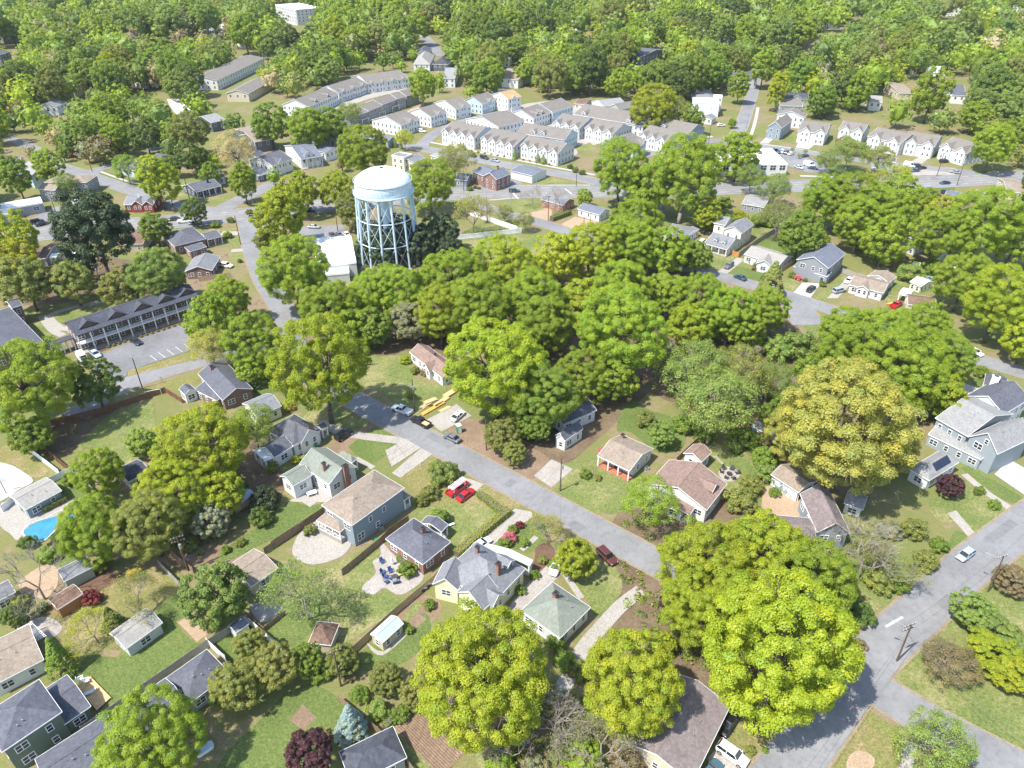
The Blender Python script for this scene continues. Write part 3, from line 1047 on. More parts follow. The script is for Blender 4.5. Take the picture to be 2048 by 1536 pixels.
def protos():
    def mk(kind, seed, cr, tk=None):
        pos, nrm, sa, sb, tone, cen = cr
        me = quads_mesh('crown', pos, nrm, sa, sb, tone, M('needle' if kind in ('cone', 'pine', 'dark') else 'leaf'), rng=np.random.default_rng(seed))
        tm = trunk_mesh(seed, cen, **(tk or {}))
        PROTO.setdefault(kind, []).append((me, tm))
    for s in range(3): mk('big', 10 + s, crown_pts(10 + s, 430, 235, .0155, .95, 1.16, (.07, .135), -.75, lob=.24, inner=.28), dict(mat='barkpale' if s % 2 else 'bark', nl=16))
    for s in range(5): mk('mid', 20 + s, crown_pts(20 + s, 230, 115, .031, .95, 1.14, (.09, .16), -.75, lob=.26), dict(top=1.2))
    for s in range(2): mk('tall', 30 + s, crown_pts(30 + s, 220, 120, .036, 1.4, 1.65, (.11, .18), -.8, lob=.28), dict(top=1.8))
    for s in range(3): mk('thin', 40 + s, crown_pts(40 + s, 130, 90, .024, .8, 1.25, (.14, .24), -.6, lob=.3), dict(mat='barkpale', nl=40, r=.036))
    for s in range(2): mk('dark', 50 + s, crown_pts(50 + s, 170, 150, .032, .95, 1.1, (.1, .17), -.8, .18))
    for s in range(2): mk('cone', 60 + s, crown_pts(60 + s, 220, 70, .045, 1.3, 1.4, (.14, .24), -2, cone=True), dict(top=1.6, nl=0))
    mk('pine', 70, crown_pts(70, 230, 190, .027, 1.05, 1.5, (.1, .18), -.75, .3, .4), dict(top=2.2, r=.05, nl=26))
    for s in range(3):
        pos, nrm, sa, sb, tone, cen = crown_pts(80 + s, 50, 110, .066, .75, .62, (.2, .34), -.7)
        pos[:, 2] = np.maximum(pos[:, 2], .02)
        PROTO.setdefault('bush', []).append((quads_mesh('foliage', pos, nrm, sa, sb, tone, M('leaf'), rng=np.random.default_rng(s)), None))
    for s in range(3):
        m, tips = branch_mesh(90 + s, 6)
        PROTO.setdefault('bare', []).append((None, m.mesh('branches', M('barkpale'))))
        rng = np.random.default_rng(s)
        k = 5
        tp = np.repeat(tips, k, axis=0) + rng.normal(size=(len(tips) * k, 3)) * .06
        n = len(tp)
        PROTO.setdefault('sparse', []).append((quads_mesh('crown', tp, rng.normal(size=(n, 3)) + [0, 0, .6], .024 * rng.uniform(.6, 1.2, n), .018 * rng.uniform(.6, 1.2, n), .5 + rng.normal(size=n) * .2, M('leaf'), rng=rng), m.mesh('branches', M('barkpale'))))
CZ = dict(big=1.16, mid=1.14, tall=1.65, thin=1.25, dark=1.1, cone=1.4, pine=1.5, bush=.62, bare=1.35, sparse=1.35)
VOLS = []
TINT = dict(lime=(.385, .45, .034), bright=(.315, .415, .042), green=(.245, .34, .052), deep=(.16, .23, .048), dark=(.07, .1, .05), olive=(.29, .315, .085), pale=(.47, .46, .12), gold=(.43, .46, .035), tan=(.5, .42, .25),
            purple=(.12, .045, .065), red=(.25, .05, .06), rust=(.31, .25, .15), blue=(.28, .36, .38), yellow=(.75, .58, .02), pink=(.7, .22, .33), grey=(.33, .33, .21), mint=(.27, .36, .09), white=(.5, .5, .42))
TWORD = dict(lime='lime green', bright='bright green', green='mid green', deep='deep green', dark='dark green', olive='olive green', pale='pale yellow-green', gold='golden green', tan='tan budding', purple='purple leaved', red='red leaved',
             rust='rusty brown', blue='blue green', yellow='yellow flowering', pink='pink flowering', grey='grey green', mint='fresh green', white='white blooming')
KNAME = dict(big='broadleaf_tree', mid='broadleaf_tree', tall='tall_broadleaf_tree', thin='thin_leaved_tree', dark='evergreen_tree', cone='conifer_tree', pine='pine_tree', bush='shrub', bare='bare_tree', sparse='budding_tree')
KWORD = dict(big='broadleaf tree', mid='broadleaf tree', tall='tall slender broadleaf tree', thin='thinly leaved tree', dark='dense evergreen tree', cone='cone shaped conifer', pine='tall pine tree', bush='shrub', bare='bare grey tree', sparse='sparsely leafing tree')
PLANTS = []
CNT = {}
def plant_at(p, R, kind, tint, hf=1.0, label=None, vary=True):
    me, tm = PROTO[kind][CNT.get(kind, 0) % len(PROTO[kind])]
    CNT[kind] = CNT.get(kind, 0) + 1
    rnd = random.Random(int(p.x * 31 + p.y * 17))
    rz = rnd.uniform(0, 6.28)
    c = TINT[tint] if isinstance(tint, str) else tint
    if vary:
        k = rnd.uniform(.9, 1.12)
        c = tuple(x * k * rnd.uniform(.97, 1.03) for x in c)
    tw = tint if isinstance(tint, str) else 'green'
    if me is not None and tm is None:
        root = ob(KNAME[kind], me, None, p, rz)
        root.color = (*c, 1)
    elif me is None:
        root = ob(KNAME[kind], tm, None, p, rz)
    else:
        root = ob(KNAME[kind], None, None, p, rz)
        o = ob('crown', me, root)
        o.color = (*c, 1)
        ob('trunk' if kind != 'sparse' else 'branches', tm, root)
    root.scale = (R, R, R * hf)
    PLANTS.append([root, kind, tw, R, label])
    return root
def clear_of(p, m=1.0):
    """moves a trunk off streets and out of buildings"""
    for ln, w in ROADS:
        for a, b in zip(ln, ln[1:]):
            if abs(a.x - p.x) > 60 or abs(a.y - p.y) > 60: continue
            d = b - a
            t = max(0, min(1, (p - a).dot(d) / max(d.dot(d), 1e-6)))
            q = a + d * t
            e = Vector((p.x - q.x, p.y - q.y, 0))
            need = w / 2 + m
            if e.length < need:
                n = e.normalized() if e.length > .05 else Vector((-d.y, d.x, 0)).normalized()
                p = Vector((q.x, q.y, 0)) + n * need
    for o, u, v, L, Wd in FOOT:
        r = p - o
        s, t = r.dot(u), r.dot(v)
        if -m < s < L + m and -m < t < Wd + m:
            k, val = min((('s0', s + m), ('s1', L + m - s), ('t0', t + m), ('t1', Wd + m - t)), key=lambda q: q[1])
            p = p + {'s0': u * -val, 's1': u * val, 't0': v * -val, 't1': v * val}[k]
    return Vector((p.x, p.y, 0))
def plant(x, y, w, kind='mid', tint='green', hf=1.0, label=None):
    """x, y: middle of the crown in the photograph, w: its width there"""
    fx, fy = full((x, y))
    w = w / CUR[2]
    R = 5.0
    for _ in range(4):
        z = R * CZ[kind] * hf
        p = PF(fx, fy, z)
        R = w * (.93 if kind in ('big', 'mid', 'tall') else 1.0) / 2 / ppm(p)
    p.z = 0
    if kind != 'bush': p = clear_of(p)
    VOLS.append((fx, fy, w / 2))
    return plant_at(p, R, kind, tint, hf, label)
def name_plants():
    """labels: look, size, and the things they stand beside"""
    seen = {}
    L = [(n, p) for n, p in LM]
    todo = [x for x in PLANTS if not x[4]]
    for it in todo:
        root, kind, tw, R, _ = it
        p = root.location
        near = sorted(L, key=lambda q: (q[1] - p).length)[:12]
        size = ('huge' if R > 8.5 else 'large' if R > 6 else 'medium sized' if R > 4 else 'small') if kind != 'bush' else ('big' if R > 1.6 else 'low')
        def rel(q):
            d = p - q
            if abs(d.x) > abs(d.y): return 'beside'
            return 'behind' if d.y > 0 else 'in front of'
        t = TWORD[tw]
        base = [size, t, KWORD[kind]] if kind != 'bare' else [size, KWORD[kind]]
        opts = [' '.join(base + [rel(near[0][1]), near[0][0]])]
        for i in range(len(near)):
            for j in range(i + 1, len(near)):
                opts.append(' '.join(base + ['between', near[i][0], 'and', near[j][0]]))
        opts = [o for o in opts if len(o.split()) <= 16] or [' '.join(base)]
        o = next((x for x in opts if x not in seen), opts[0])
        seen.setdefault(o, []).append(root)
        root['label'] = o
        root['category'] = 'shrub' if kind == 'bush' else 'tree'
        root['group'] = ('shrubs in the gardens' if kind == 'bush' else 'trees of the neighbourhood')
    for it in PLANTS:
        if it[4]:
            it[0]['label'] = it[4]
            it[0]['category'] = 'shrub' if it[1] == 'bush' else 'tree'
            it[0]['group'] = ('shrubs in the gardens' if it[1] == 'bush' else 'trees of the neighbourhood')
def hedge(label, pts, w, h, tint='bright', dens=26, name='hedge'):
    line = polyline([P(x, y, h * .6) for x, y in pts], 4)
    rng = np.random.default_rng(len(label))
    pos, nrm = [], []
    for a, b in zip(line, line[1:]):
        d = b - a
        ln = d.length
        u = np.array(d.normalized()[:])
        n = np.array([-u[1], u[0], 0])
        k = int(ln * (w + 2 * h) * dens)
        s = rng.random(k) * ln
        q = rng.random(k) * (w + 2 * h)
        side = np.where(q < h, -1, np.where(q < h + w, 0, 1))
        y = np.where(side == 0, q - h - w / 2, side * w / 2)
        z = np.where(side == 0, h, np.where(side < 0, q, q - h - w))
        p = np.array([a.x, a.y, 0]) + s[:, None] * u + y[:, None] * n + z[:, None] * np.array([0, 0, 1]) + rng.normal(size=(k, 3)) * .07
        pos.append(p)
        nrm.append(np.where(side == 0, 0, side)[:, None] * n + np.where(side == 0, 1, .25)[:, None] * np.array([0, 0, 1]) + rng.normal(size=(k, 3)) * .5)
    pos, nrm = np.concatenate(pos), np.concatenate(nrm)
    o = np.array(line[0][:]); o[2] = 0
    k = len(pos)
    me = quads_mesh('foliage', pos - o, nrm, .13 * rng.uniform(.6, 1.3, k), .1 * rng.uniform(.6, 1.3, k), .5 + rng.normal(size=k) * .2, M('leaf'), rng=rng)
    root = tag(ob(name, None, None, Vector(o)), label, 'hedge')
    f = ob('foliage', me, root)
    f.color = (*TINT[tint], 1)
    core = MB()
    Lp, Rp = strip_pts(line, w * .4, -w * .4, 0)
    for i in range(len(line) - 1):
        up = Vector((0, 0, h * .88))
        core.hexa([Rp[i], Rp[i + 1], Lp[i + 1], Lp[i]], [Rp[i] + up, Rp[i + 1] + up, Lp[i + 1] + up, Lp[i] + up])
    core.build('branches', M('bark'), root, Vector(o))
    return root

# ------------------------------------------------------------------ poles and cables
POLES = {}
def pole(base, label, h=9.2, cross=1, lamp=None, can=False, key=None, mat='pole', lean=(0, 0), rz=0.5, r=.14):
    p = P(*base)
    root = thing('utility_pole', label, 'utility pole', p, rz, 'utility poles along the streets')
    top = Vector((lean[0], lean[1], h))
    m = MB()
    m.tube((0, 0, -.2), top, r * 1.2, r * .75, 8)
    m.build('post', M(mat), root)
    for k in range(cross):
        z = h - .35 - .9 * k
        m = MB()
        m.box(-1.2, 1.2, -.06, .06, z - .07, z + .07)
        a = m.build('crossarm', M('pole' if mat == 'pole' else mat), root, loc=(lean[0], lean[1] + .16, 0))
        for x in (-1.05, -.5, .5, 1.05):
            i = MB()
            i.tube((x, 0, z + .07), (x, 0, z + .27), .05, .035, 6)
            i.build('insulator', M('white_plastic'), a)
    if can:
        m = MB()
        m.tube((.05, -.42, h - 2.6), (.05, -.42, h - 1.6), .26, .26, 10)
        m.build('transformer', M('steel'), root)
    if lamp is not None:
        m = MB()
        d = Vector((math.cos(lamp - rz), math.sin(lamp - rz), 0))
        z = h - 1.4
        a = Vector((0, 0, z))
        m.tube(a, a + d * 1.2 + Vector((0, 0, .45)), .04, .04, 6)
        m.tube(a + d * 1.2 + Vector((0, 0, .45)), a + d * 2.3 + Vector((0, 0, .6)), .04, .04, 6)
        arm = m.build('lamp_arm', M('steel'), root)
        m = MB()
        e = a + d * 2.3 + Vector((0, 0, .58))
        m.tube(e, e + d * .7, .1, .14, 8)
        m.build('lamp_head', M('steel'), arm)
    if key: POLES[key] = (p, p + Matrix.Rotation(rz, 3, 'Z') @ top, rz)
    return root
def cable(label, a, b, sag=.9, off=0.0, dz=-.15, r=.014, mat='darkgrey'):
    p = POLES[a][1] if isinstance(a, str) else a
    q = POLES[b][1] if isinstance(b, str) else b
    d = q - p
    nrm = Vector((-d.y, d.x, 0)).normalized() * off
    m = MB()
    pts = [p.lerp(q, i / 14) + nrm + Vector((0, 0, dz - sag * 4 * (i / 14) * (1 - i / 14))) for i in range(15)]
    for s, t in zip(pts, pts[1:]):
        m.tube(s, t, r, r, 4)
    return tag(m.build('power_cable', M(mat), None, off=p, loc=p), label, 'cable', 'overhead cables')
# ================================================================== the place
g0 = MB()
for xs in ((-1800, -600), (-600, 600), (600, 1800)):
    for ys in ((-150, 300), (300, 900), (900, 1800)):
        g0.poly([(xs[0], ys[0], 0), (xs[1], ys[0], 0), (xs[1], ys[1], 0), (xs[0], ys[1], 0)])
tag(g0.build('ground', M('ground')), kind='structure')

# ------------------------------------------------------------------ streets
T('F')
main = road([(560, 712), (604, 744), (690, 790), (760, 829), (880, 892), (1000, 956), (1100, 1010), (1200, 1064), (1300, 1118), (1500, 1226), (1700, 1345), (1865, 1446), (2060, 1550)], 6.6, 'asphalt')
cross = road([(1470, 1680), (1560, 1560), (1640, 1450), (1730, 1330), (1840, 1225), (1930, 1140), (2060, 1040), (2200, 945)], 7.6, 'asphalt', lift=.006)
art = road([(-120, 500), (60, 471), (200, 455), (350, 443), (450, 433), (520, 427), (620, 415), (750, 401), (880, 390), (1000, 384), (1120, 383), (1250, 383), (1400, 379), (1560, 373), (1700, 369), (1865, 364), (2048, 353), (2300, 338)], 15.0, 'asphalt', True, lift=.004)
ribbon('road_marking', 'mark_yellow', art, 1.75, 1.6, LAYER['mark'] + .01)
ribbon('road_marking', 'mark_yellow', art, -1.6, -1.75, LAYER['mark'] + .01)
ribbon('road_marking', 'mark_white', polyline(art, 3), 4.6, 4.42, LAYER['mark'] + .01, 3)
ribbon('road_marking', 'mark_white', polyline(art, 3), -4.42, -4.6, LAYER['mark'] + .01, 3)
road([(494, 436), (500, 470), (510, 510), (530, 560), (560, 610), (585, 665), (600, 735)], 7.0, 'asphalt', lift=.008)
road([(150, 835), (213, 788), (300, 752), (385, 727), (470, 702), (590, 672)], 6.6, 'asphalt', lift=.002)
road([(958, 398), (968, 412), (1000, 424), (1060, 440), (1110, 455), (1190, 481), (1290, 508), (1365, 533), (1475, 562), (1578, 592), (1642, 613), (1750, 650), (1880, 697), (1960, 720), (2048, 746), (2160, 780)], 6.4, 'asphalt', lift=.002)
road([(770, 285), (845, 297), (940, 316), (1040, 335), (1130, 350), (1200, 366), (1240, 380)], 8.0, 'asphalt', True, lift=.002)
road([(842, 292), (868, 268), (905, 250), (950, 236)], 6.5, 'asphalt', lift=.008)
road([(1200, 340), (1260, 318), (1330, 300), (1400, 283), (1450, 281), (1478, 262), (1489, 235), (1499, 205), (1506, 180), (1512, 150), (1516, 120)], 7.0, 'asphalt', True, lift=.006)
road([(1455, 280), (1520, 292), (1600, 303), (1700, 318), (1800, 330), (1870, 338), (1950, 346)], 7.0, 'asphalt', lift=.003)
road([(60, 300), (113, 330), (148, 342), (178, 352), (205, 361), (250, 377), (300, 394), (350, 410), (420, 422)], 7.5, 'asphalt', lift=.006)
road([(178, 350), (200, 338), (250, 325)], 6.5, 'asphalt', lift=.01)
road([(430, 425), (470, 405), (520, 380), (560, 362)], 8, 'asphalt', lift=.012)
road([(835, 60), (850, 75), (865, 92), (880, 112)], 9, 'asphalt', lift=.0)
road([(1590, 595), (1600, 625), (1620, 650)], 9.5, 'asphalt', False, lift=.012)
T('a')
ribbon('road', 'asphalt', polyline([P(30, 820), P(160, 870), P(330, 950)]), 3, -3, LAYER['road'])
T('F')
# stop lines
for a, b in (((1130, 378), (1143, 388)), ((1026, 386), (1036, 398)),):
    d = (P(*b) - P(*a))
    ribbon('road_marking', 'mark_white', [P(*a), P(*b)], .3, -.3, LAYER['mark'] + .014)
T('i')
ribbon('road_marking', 'mark_white', [P(1220, 690), P(1320, 632)], .2, -.2, LAYER['mark'] + .012)
# mended patches in the asphalt
for ln, w_, i0, i1, a, b in ((main, 6.6, 30, 33, 2.6, .4), (main, 6.6, 52, 54, -.6, -2.8), (main, 6.6, 41, 42, 1.5, -1.2), (cross, 7.6, 20, 24, 3.2, 1.4), (cross, 7.6, 34, 36, -.8, -3.2), (cross, 7.6, 44, 47, 2.4, .6)):
    ribbon('road_patch', 'asphalt_dark', ln[i0:i1 + 1], a, b, LAYER['road'] + .011)
# pavements along the avenue and the town house street
T('F')
walk([(958, 372), (1040, 372), (1120, 371), (1180, 371)], 2.2)
walk([(935, 400), (985, 400), (1050, 395), (1200, 394)], 1.8)
walk([(845, 282), (900, 292), (1000, 313), (1100, 333), (1190, 350)], 1.9, 'concrete_new')
walk([(850, 274), (880, 266)], 1.6, 'concrete_new')
walk([(1230, 318), (1300, 296), (1370, 279), (1425, 273)], 3.0, 'concrete_new')
walk([(1500, 276), (1510, 245), (1516, 215)], 1.8, 'concrete_new')
walk([(1500, 285), (1580, 296), (1680, 312)], 1.6, 'concrete_new')
walk([(178, 345), (230, 362), (280, 378), (320, 388)], 1.4)
walk([(1600, 352), (1690, 355), (1720, 361)], 2.0, 'concrete_new')
walk([(1700, 356), (1860, 349)], 1.6)

# ------------------------------------------------------------------ lawns, beds, drives (tile by tile)
T('e')
patch('lawn', 'lawn', soft([(95, 620), (230, 600), (370, 610), (450, 740), (560, 770), (640, 800), (520, 890), (430, 960), (320, 880), (200, 810), (60, 790), (20, 700)]))
patch('lawn', 'lawn_green', [(40, 1145), (210, 1010), (375, 1105), (195, 1250), (110, 1215)])
slabs('driveway', [(262, 1168), (388, 1098), (478, 1152), (300, 1268)], 2, 3)
slabs('driveway', [(300, 1305), (480, 1152), (550, 1188), (350, 1335)], 1, 5)
patch('lawn', 'lawn_dry', soft([(350, 1320), (540, 1195), (760, 1320), (850, 1370), (1040, 1440), (1100, 1500), (900, 1536), (620, 1536), (480, 1450), (400, 1380)]))
patch('driveway', 'concrete', [(640, 1440), (760, 1335), (855, 1370), (730, 1480)], 'pave')
patch('lawn', 'soil', soft([(720, 1140), (860, 1050), (1000, 1080), (1250, 1220), (1160, 1330), (1100, 1320), (900, 1220)]), lift=.004)
patch('driveway', 'gravel', [(1155, 1320), (1260, 1220), (1390, 1280), (1260, 1390)], 'pave')
patch('leaf_litter', 'litter', soft([(900, 1050), (1250, 940), (1500, 700), (1860, 760), (1700, 950), (1500, 1130), (1350, 1240), (1150, 1200)]), lift=-.008)
patch('lawn', 'lawn', soft([(1280, 1400), (1480, 1230), (1570, 1220), (1740, 1310), (1880, 1330), (1930, 1450), (1700, 1536), (1500, 1536)]))
patch('driveway', 'concrete', [(505, 985), (690, 890), (780, 960), (600, 1055)], 'pave')
patch('bare_soil', 'soil', soft([(640, 1040), (730, 980), (860, 1000), (770, 1110), (700, 1120)]), 'soil')
patch('lawn', 'lawn_green', soft([(1720, 870), (1860, 930), (2048, 1000), (2048, 1150), (1900, 1180), (1740, 1060), (1650, 1040)]))
patch('bare_soil', 'litter', soft([(200, 560), (330, 480), (620, 470), (720, 520), (640, 610), (420, 560), (250, 620)]), 'soil')
T('F')
walk([(842, 886), (700, 868), (640, 845)], 2.6, 'gravel', 'driveway')
T('H')
patch('lawn', 'lawn_green', soft([(150, 1536), (500, 1290), (640, 1130), (860, 1190), (1060, 1140), (1000, 1240), (700, 1400), (480, 1536)]))
patch('patio', 'concrete', soft([(620, 1140), (760, 1100), (950, 980), (1080, 1100), (1060, 1150), (940, 1150), (870, 1200), (790, 1150)], 2), 'pave')
patch('driveway', 'concrete', soft([(720, 1536), (800, 1440), (940, 1340), (1160, 1460), (1300, 1536), (1200, 1700), (900, 1790), (700, 1700)]), 'pave')
patch('lawn', 'lawn', soft([(700, 800), (820, 700), (960, 600), (1040, 610), (880, 700), (740, 810)]))
walk([(1340, 700), (1520, 800)], 1.3)
patch('bare_soil', 'soil', soft([(1000, 620), (1200, 500), (1500, 340), (1560, 360), (1300, 520), (1250, 630), (1130, 640)]), 'soil')
patch('lawn', 'lawn', soft([(800, 290), (1000, 180), (1400, 300), (1500, 330), (1300, 380), (1050, 350)]), lift=.002)
T('d')
patch('parking_lot', 'asphalt_dark', [(610, 590), (760, 520), (1110, 400), (1170, 560), (770, 690), (760, 715), (640, 830), (560, 680)], 'road')
for k in range(6):
    a, b = (900 + k * 51, 597 - k * 17), (942 + k * 51, 628 - k * 17)
    ribbon('road_marking', 'mark_white', [P(*a), P(*b)], .06, -.06, LAYER['mark'])
patch('lawn', 'lawn_dry', [(765, 690), (1160, 575), (1165, 625), (770, 722)], lift=.06)
patch('lawn', 'lawn_dry', [(690, 838), (1165, 700), (1250, 700), (1100, 820), (985, 790), (700, 880)])
patch('lawn', 'lawn', soft([(130, 340), (600, 240), (780, 225), (800, 290), (400, 400), (320, 460), (420, 570), (300, 540), (180, 390)]))
walk([(625, 275), (440, 310), (300, 360), (360, 430), (420, 440)], 2.2)
walk([(250, 360), (310, 440), (380, 480)], 2.2)
patch('bare_soil', 'mulch', [(440, 560), (470, 545), (1100, 385), (1115, 410), (760, 510), (600, 580), (560, 620)], 'soil')
patch('lawn', 'lawn', soft([(430, 1190), (600, 1000), (760, 890), (900, 850), (930, 1000), (900, 1130), (830, 1240), (700, 1280), (560, 1150)]))
patch('leaf_litter', 'litter', soft([(170, 1090), (520, 950), (700, 920), (600, 1080), (430, 1190), (330, 1180)]), 'soil')
patch('lawn', 'lawn_dry', soft([(0, 1160), (100, 1130), (290, 1290), (180, 1330), (80, 1250), (0, 1260)]))
patch('patio', 'concrete_new', soft([(-40, 1260), (50, 1250), (130, 1290), (200, 1350), (120, 1400), (-40, 1480)]), 'pave')
patch('lawn', 'lawn_green', [(300, 1330), (430, 1270), (520, 1400), (480, 1480), (400, 1470), (340, 1390)])
patch('lawn', 'lawn_green', soft([(1510, 770), (1620, 720), (1700, 800), (1560, 840)]))
patch('leaf_litter', 'litter', soft([(1250, 1250), (1500, 1090), (1600, 1240), (1720, 1320), (1650, 1480), (1400, 1536), (1200, 1400)]), 'soil')
T('g')
patch('patio', 'concrete', soft([(0, -40), (60, -60), (260, -40), (440, -70), (500, -10), (360, 20), (180, 80), (110, 170), (60, 130), (0, 80)], 3), 'pave')
patch('lawn', 'lawn_green', soft([(230, 290), (400, 220), (500, 260), (460, 340), (360, 330)]))
patch('bare_soil', 'soil_pale', soft([(110, 440), (220, 340), (320, 320), (350, 400), (320, 480), (240, 520)]), 'soil', .004)
patch('bare_soil', 'mulch', soft([(480, 460), (560, 360), (740, 370), (860, 400), (640, 470), (520, 560)]), 'soil', .006)
patch('lawn', 'lawn_dry', soft([(600, 480), (700, 420), (900, 330), (1060, 340), (1100, 420), (1000, 500), (800, 600), (600, 560)]))
patch('lawn', 'lawn_green', soft([(240, 1050), (420, 960), (560, 840), (700, 870), (960, 560), (1090, 470), (1180, 590), (1050, 660), (1180, 790), (1250, 770), (900, 1000), (650, 1160), (420, 1000)], 2))
patch('lawn', 'lawn_dry', soft([(380, 660), (560, 560), (700, 640), (640, 780), (500, 860), (400, 780)]))
patch('vegetable_bed', 'soil_pale', [(1065, 662), (1160, 612), (1302, 698), (1182, 780)], 'soil', .02)
patch('patio', 'gravel', soft([(130, 690), (250, 630), (350, 660), (370, 710), (300, 760), (200, 740)]), 'pave')
patch('lawn', 'lawn_green', [(1260, 800), (1500, 680), (1720, 860), (1440, 1000), (1390, 920)])
patch('lawn', 'lawn_green', soft([(1300, 1536), (1560, 1250), (1750, 1060), (1900, 1040), (2048, 1140), (2080, 1300), (1950, 1500), (1700, 1640), (1500, 1700)], 3))
patch('bare_soil', 'soil', [(1735, 1250), (1818, 1156), (1900, 1235), (1820, 1312)], 'lawn', .01)
patch('lawn', 'lawn_green', soft([(1280, 300), (1420, 170), (1620, 60), (1900, -20), (1880, 40), (1560, 200), (1380, 290)]))
patch('bare_soil', 'soil', soft([(1060, 240), (1300, 200), (1460, 250), (1360, 340), (1240, 300), (1150, 320)]), 'soil')
patch('lawn', 'lawn_green', soft([(1600, 700), (1700, 560), (1960, 420), (2060, 360), (2120, 520), (2060, 700), (1880, 720), (1720, 820)]))
patch('patio', 'gravel', soft([(1500, 570), (1590, 540), (1690, 570), (1640, 640), (1560, 660)]), 'pave')
T('h')
patch('lawn', 'lawn', soft([(-90, 360), (60, 260), (200, 180), (270, 180), (200, 300), (190, 400), (120, 460), (190, 500), (270, 460), (330, 510), (360, 560), (100, 740), (-60, 800), (-120, 560)], 3))
patch('gravel_patio', 'gravel', soft([(225, 160), (275, 215), (345, 285), (495, 385), (400, 480), (330, 495), (255, 455), (190, 497), (122, 455), (205, 370), (188, 300), (235, 260)], 4), 'pave', .004)
patch('lawn', 'lawn', soft([(440, 20), (560, -40), (840, -30), (1000, 0), (700, 200), (640, 160), (590, 60)], 3))
patch('lawn', 'lawn_green', soft([(100, 860), (400, 640), (520, 620), (520, 760), (380, 900), (160, 950)]))
patch('lawn', 'lawn', soft([(370, 640), (440, 540), (480, 560), (420, 640)]))
patch('bare_soil', 'soil', soft([(330, 600), (480, 490), (600, 560), (560, 650), (430, 700), (380, 720)]), 'soil', .004)
patch('vegetable_bed', 'soil', [(400, 655), (450, 606), (512, 640), (440, 706)], 'lawn', .02)
patch('driveway', 'concrete', [(770, 230), (1040, -20), (1140, 0), (1150, 30), (860, 230)], 'pave')
patch('lawn', 'lawn_green', soft([(1030, 200), (1120, 60), (1170, 20), (1230, 120), (1150, 230), (1090, 240)], 3))
walk([(1080, 230), (1170, 150)], 1.1)
patch('driveway', 'gravel', soft([(1000, 580), (1130, 420), (1270, 300), (1340, 350), (1180, 500), (1080, 600)], 3), 'pave')
walk([(1340, 370), (1440, 520)], 1.2)
patch('bare_soil', 'mulch', soft([(1160, 270), (1170, 200), (1260, 200), (1280, 290), (1200, 380), (1130, 410)]), 'soil', .006)
patch('lawn', 'lawn', soft([(1380, 420), (1550, 280), (1650, 340), (1680, 480), (1530, 640), (1480, 540)]))
walk([(1800, 470), (1680, 560), (1560, 690), (1450, 820), (1380, 960), (1300, 1100)], 2.6, 'concrete', 'driveway')
patch('vegetable_bed', 'soil', [(312, 1295), (455, 1180), (745, 1440), (600, 1600)], 'lawn', .015)
patch('lawn', 'lawn', soft([(260, 1320), (420, 1160), (480, 1200), (330, 1300), (560, 1560), (480, 1600)], 3))
patch('lawn', 'lawn', soft([(560, 1260), (640, 1270), (900, 1480), (860, 1560), (760, 1440)], 3))
patch('patio', 'concrete', soft([(150, 780), (250, 840), (380, 700), (410, 720), (270, 850), (200, 850)], 3), 'pave')
patch('leaf_litter', 'litter', soft([(900, 1500), (950, 1250), (1300, 1020), (1400, 1130), (1500, 1300), (1450, 1560), (1100, 1700)], 3), 'soil')
T('f')
patch('lawn', 'lawn', soft([(170, 1150), (330, 1140), (420, 1240), (470, 1330), (420, 1430), (300, 1440), (250, 1360), (180, 1250)]))
patch('patio', 'gravel', soft([(215, 1300), (255, 1265), (310, 1275), (345, 1310), (310, 1350), (250, 1350)]), 'pave', .004)
patch('bare_soil', 'soil_pale', soft([(480, 1440), (520, 1380), (660, 1450), (740, 1440), (760, 1536), (500, 1600)]), 'soil')
patch('lawn', 'lawn_green', soft([(260, 105), (320, 62), (460, 95), (520, 125), (470, 165)]))
patch('driveway', 'concrete', [(210, 95), (330, 10), (375, 20), (270, 105)], 'pave')
patch('driveway', 'concrete_new', [(650, 235), (720, 160), (830, 165), (760, 262)], 'pave')
patch('driveway', 'concrete', [(865, 255), (990, 130), (1030, 150), (930, 255)], 'pave')
patch('lawn', 'lawn', [(125, 75), (280, -20), (340, 0), (205, 95)])
patch('lawn', 'lawn', [(570, 200), (660, 110), (710, 170), (645, 230)])
patch('lawn', 'lawn', [(770, 262), (985, 110), (990, 140), (850, 275)])
patch('lawn', 'lawn', soft([(1180, 200), (1290, 100), (1380, 100), (1420, 30), (1560, 60), (1620, 160), (1450, 250), (1250, 280)]))
patch('lawn', 'lawn', soft([(720, 390), (830, 340), (860, 440), (780, 480)]))
patch('driveway', 'concrete_new', [(1600, 830), (1680, 760), (1790, 800), (1720, 900)], 'pave')
patch('lawn', 'lawn_green', [(1735, 730), (1850, 745), (1800, 800), (1740, 770)])
patch('lawn', 'lawn', soft([(1480, 1460), (1680, 1340), (1720, 1390), (1880, 1480), (1800, 1536), (1560, 1600)]))
patch('lawn', 'lawn_green', [(1670, 1270), (1720, 1260), (2060, 1460), (2060, 1530), (1900, 1450)])
walk([(1690, 1310), (1850, 1440), (2060, 1570)], 1.7)
patch('driveway', 'concrete_new', [(1870, 1310), (1960, 1220), (2120, 1310), (2120, 1420), (2060, 1440)], 'pave')
T('4')
patch('lawn', 'lawn_green', soft([(1085, 570), (1240, 480), (1500, 470), (1680, 560), (1560, 640), (1380, 650)], 3))
patch('lawn', 'lawn', soft([(590, 740), (650, 660), (900, 690), (800, 760), (690, 820), (620, 800)], 3))
patch('lawn', 'lawn', soft([(1060, 340), (1240, 380), (1260, 430), (1080, 500)], 3))
T('5')
patch('driveway', 'concrete', [(1080, 480), (1210, 440), (1260, 580), (1200, 740), (1110, 730)], 'pave')
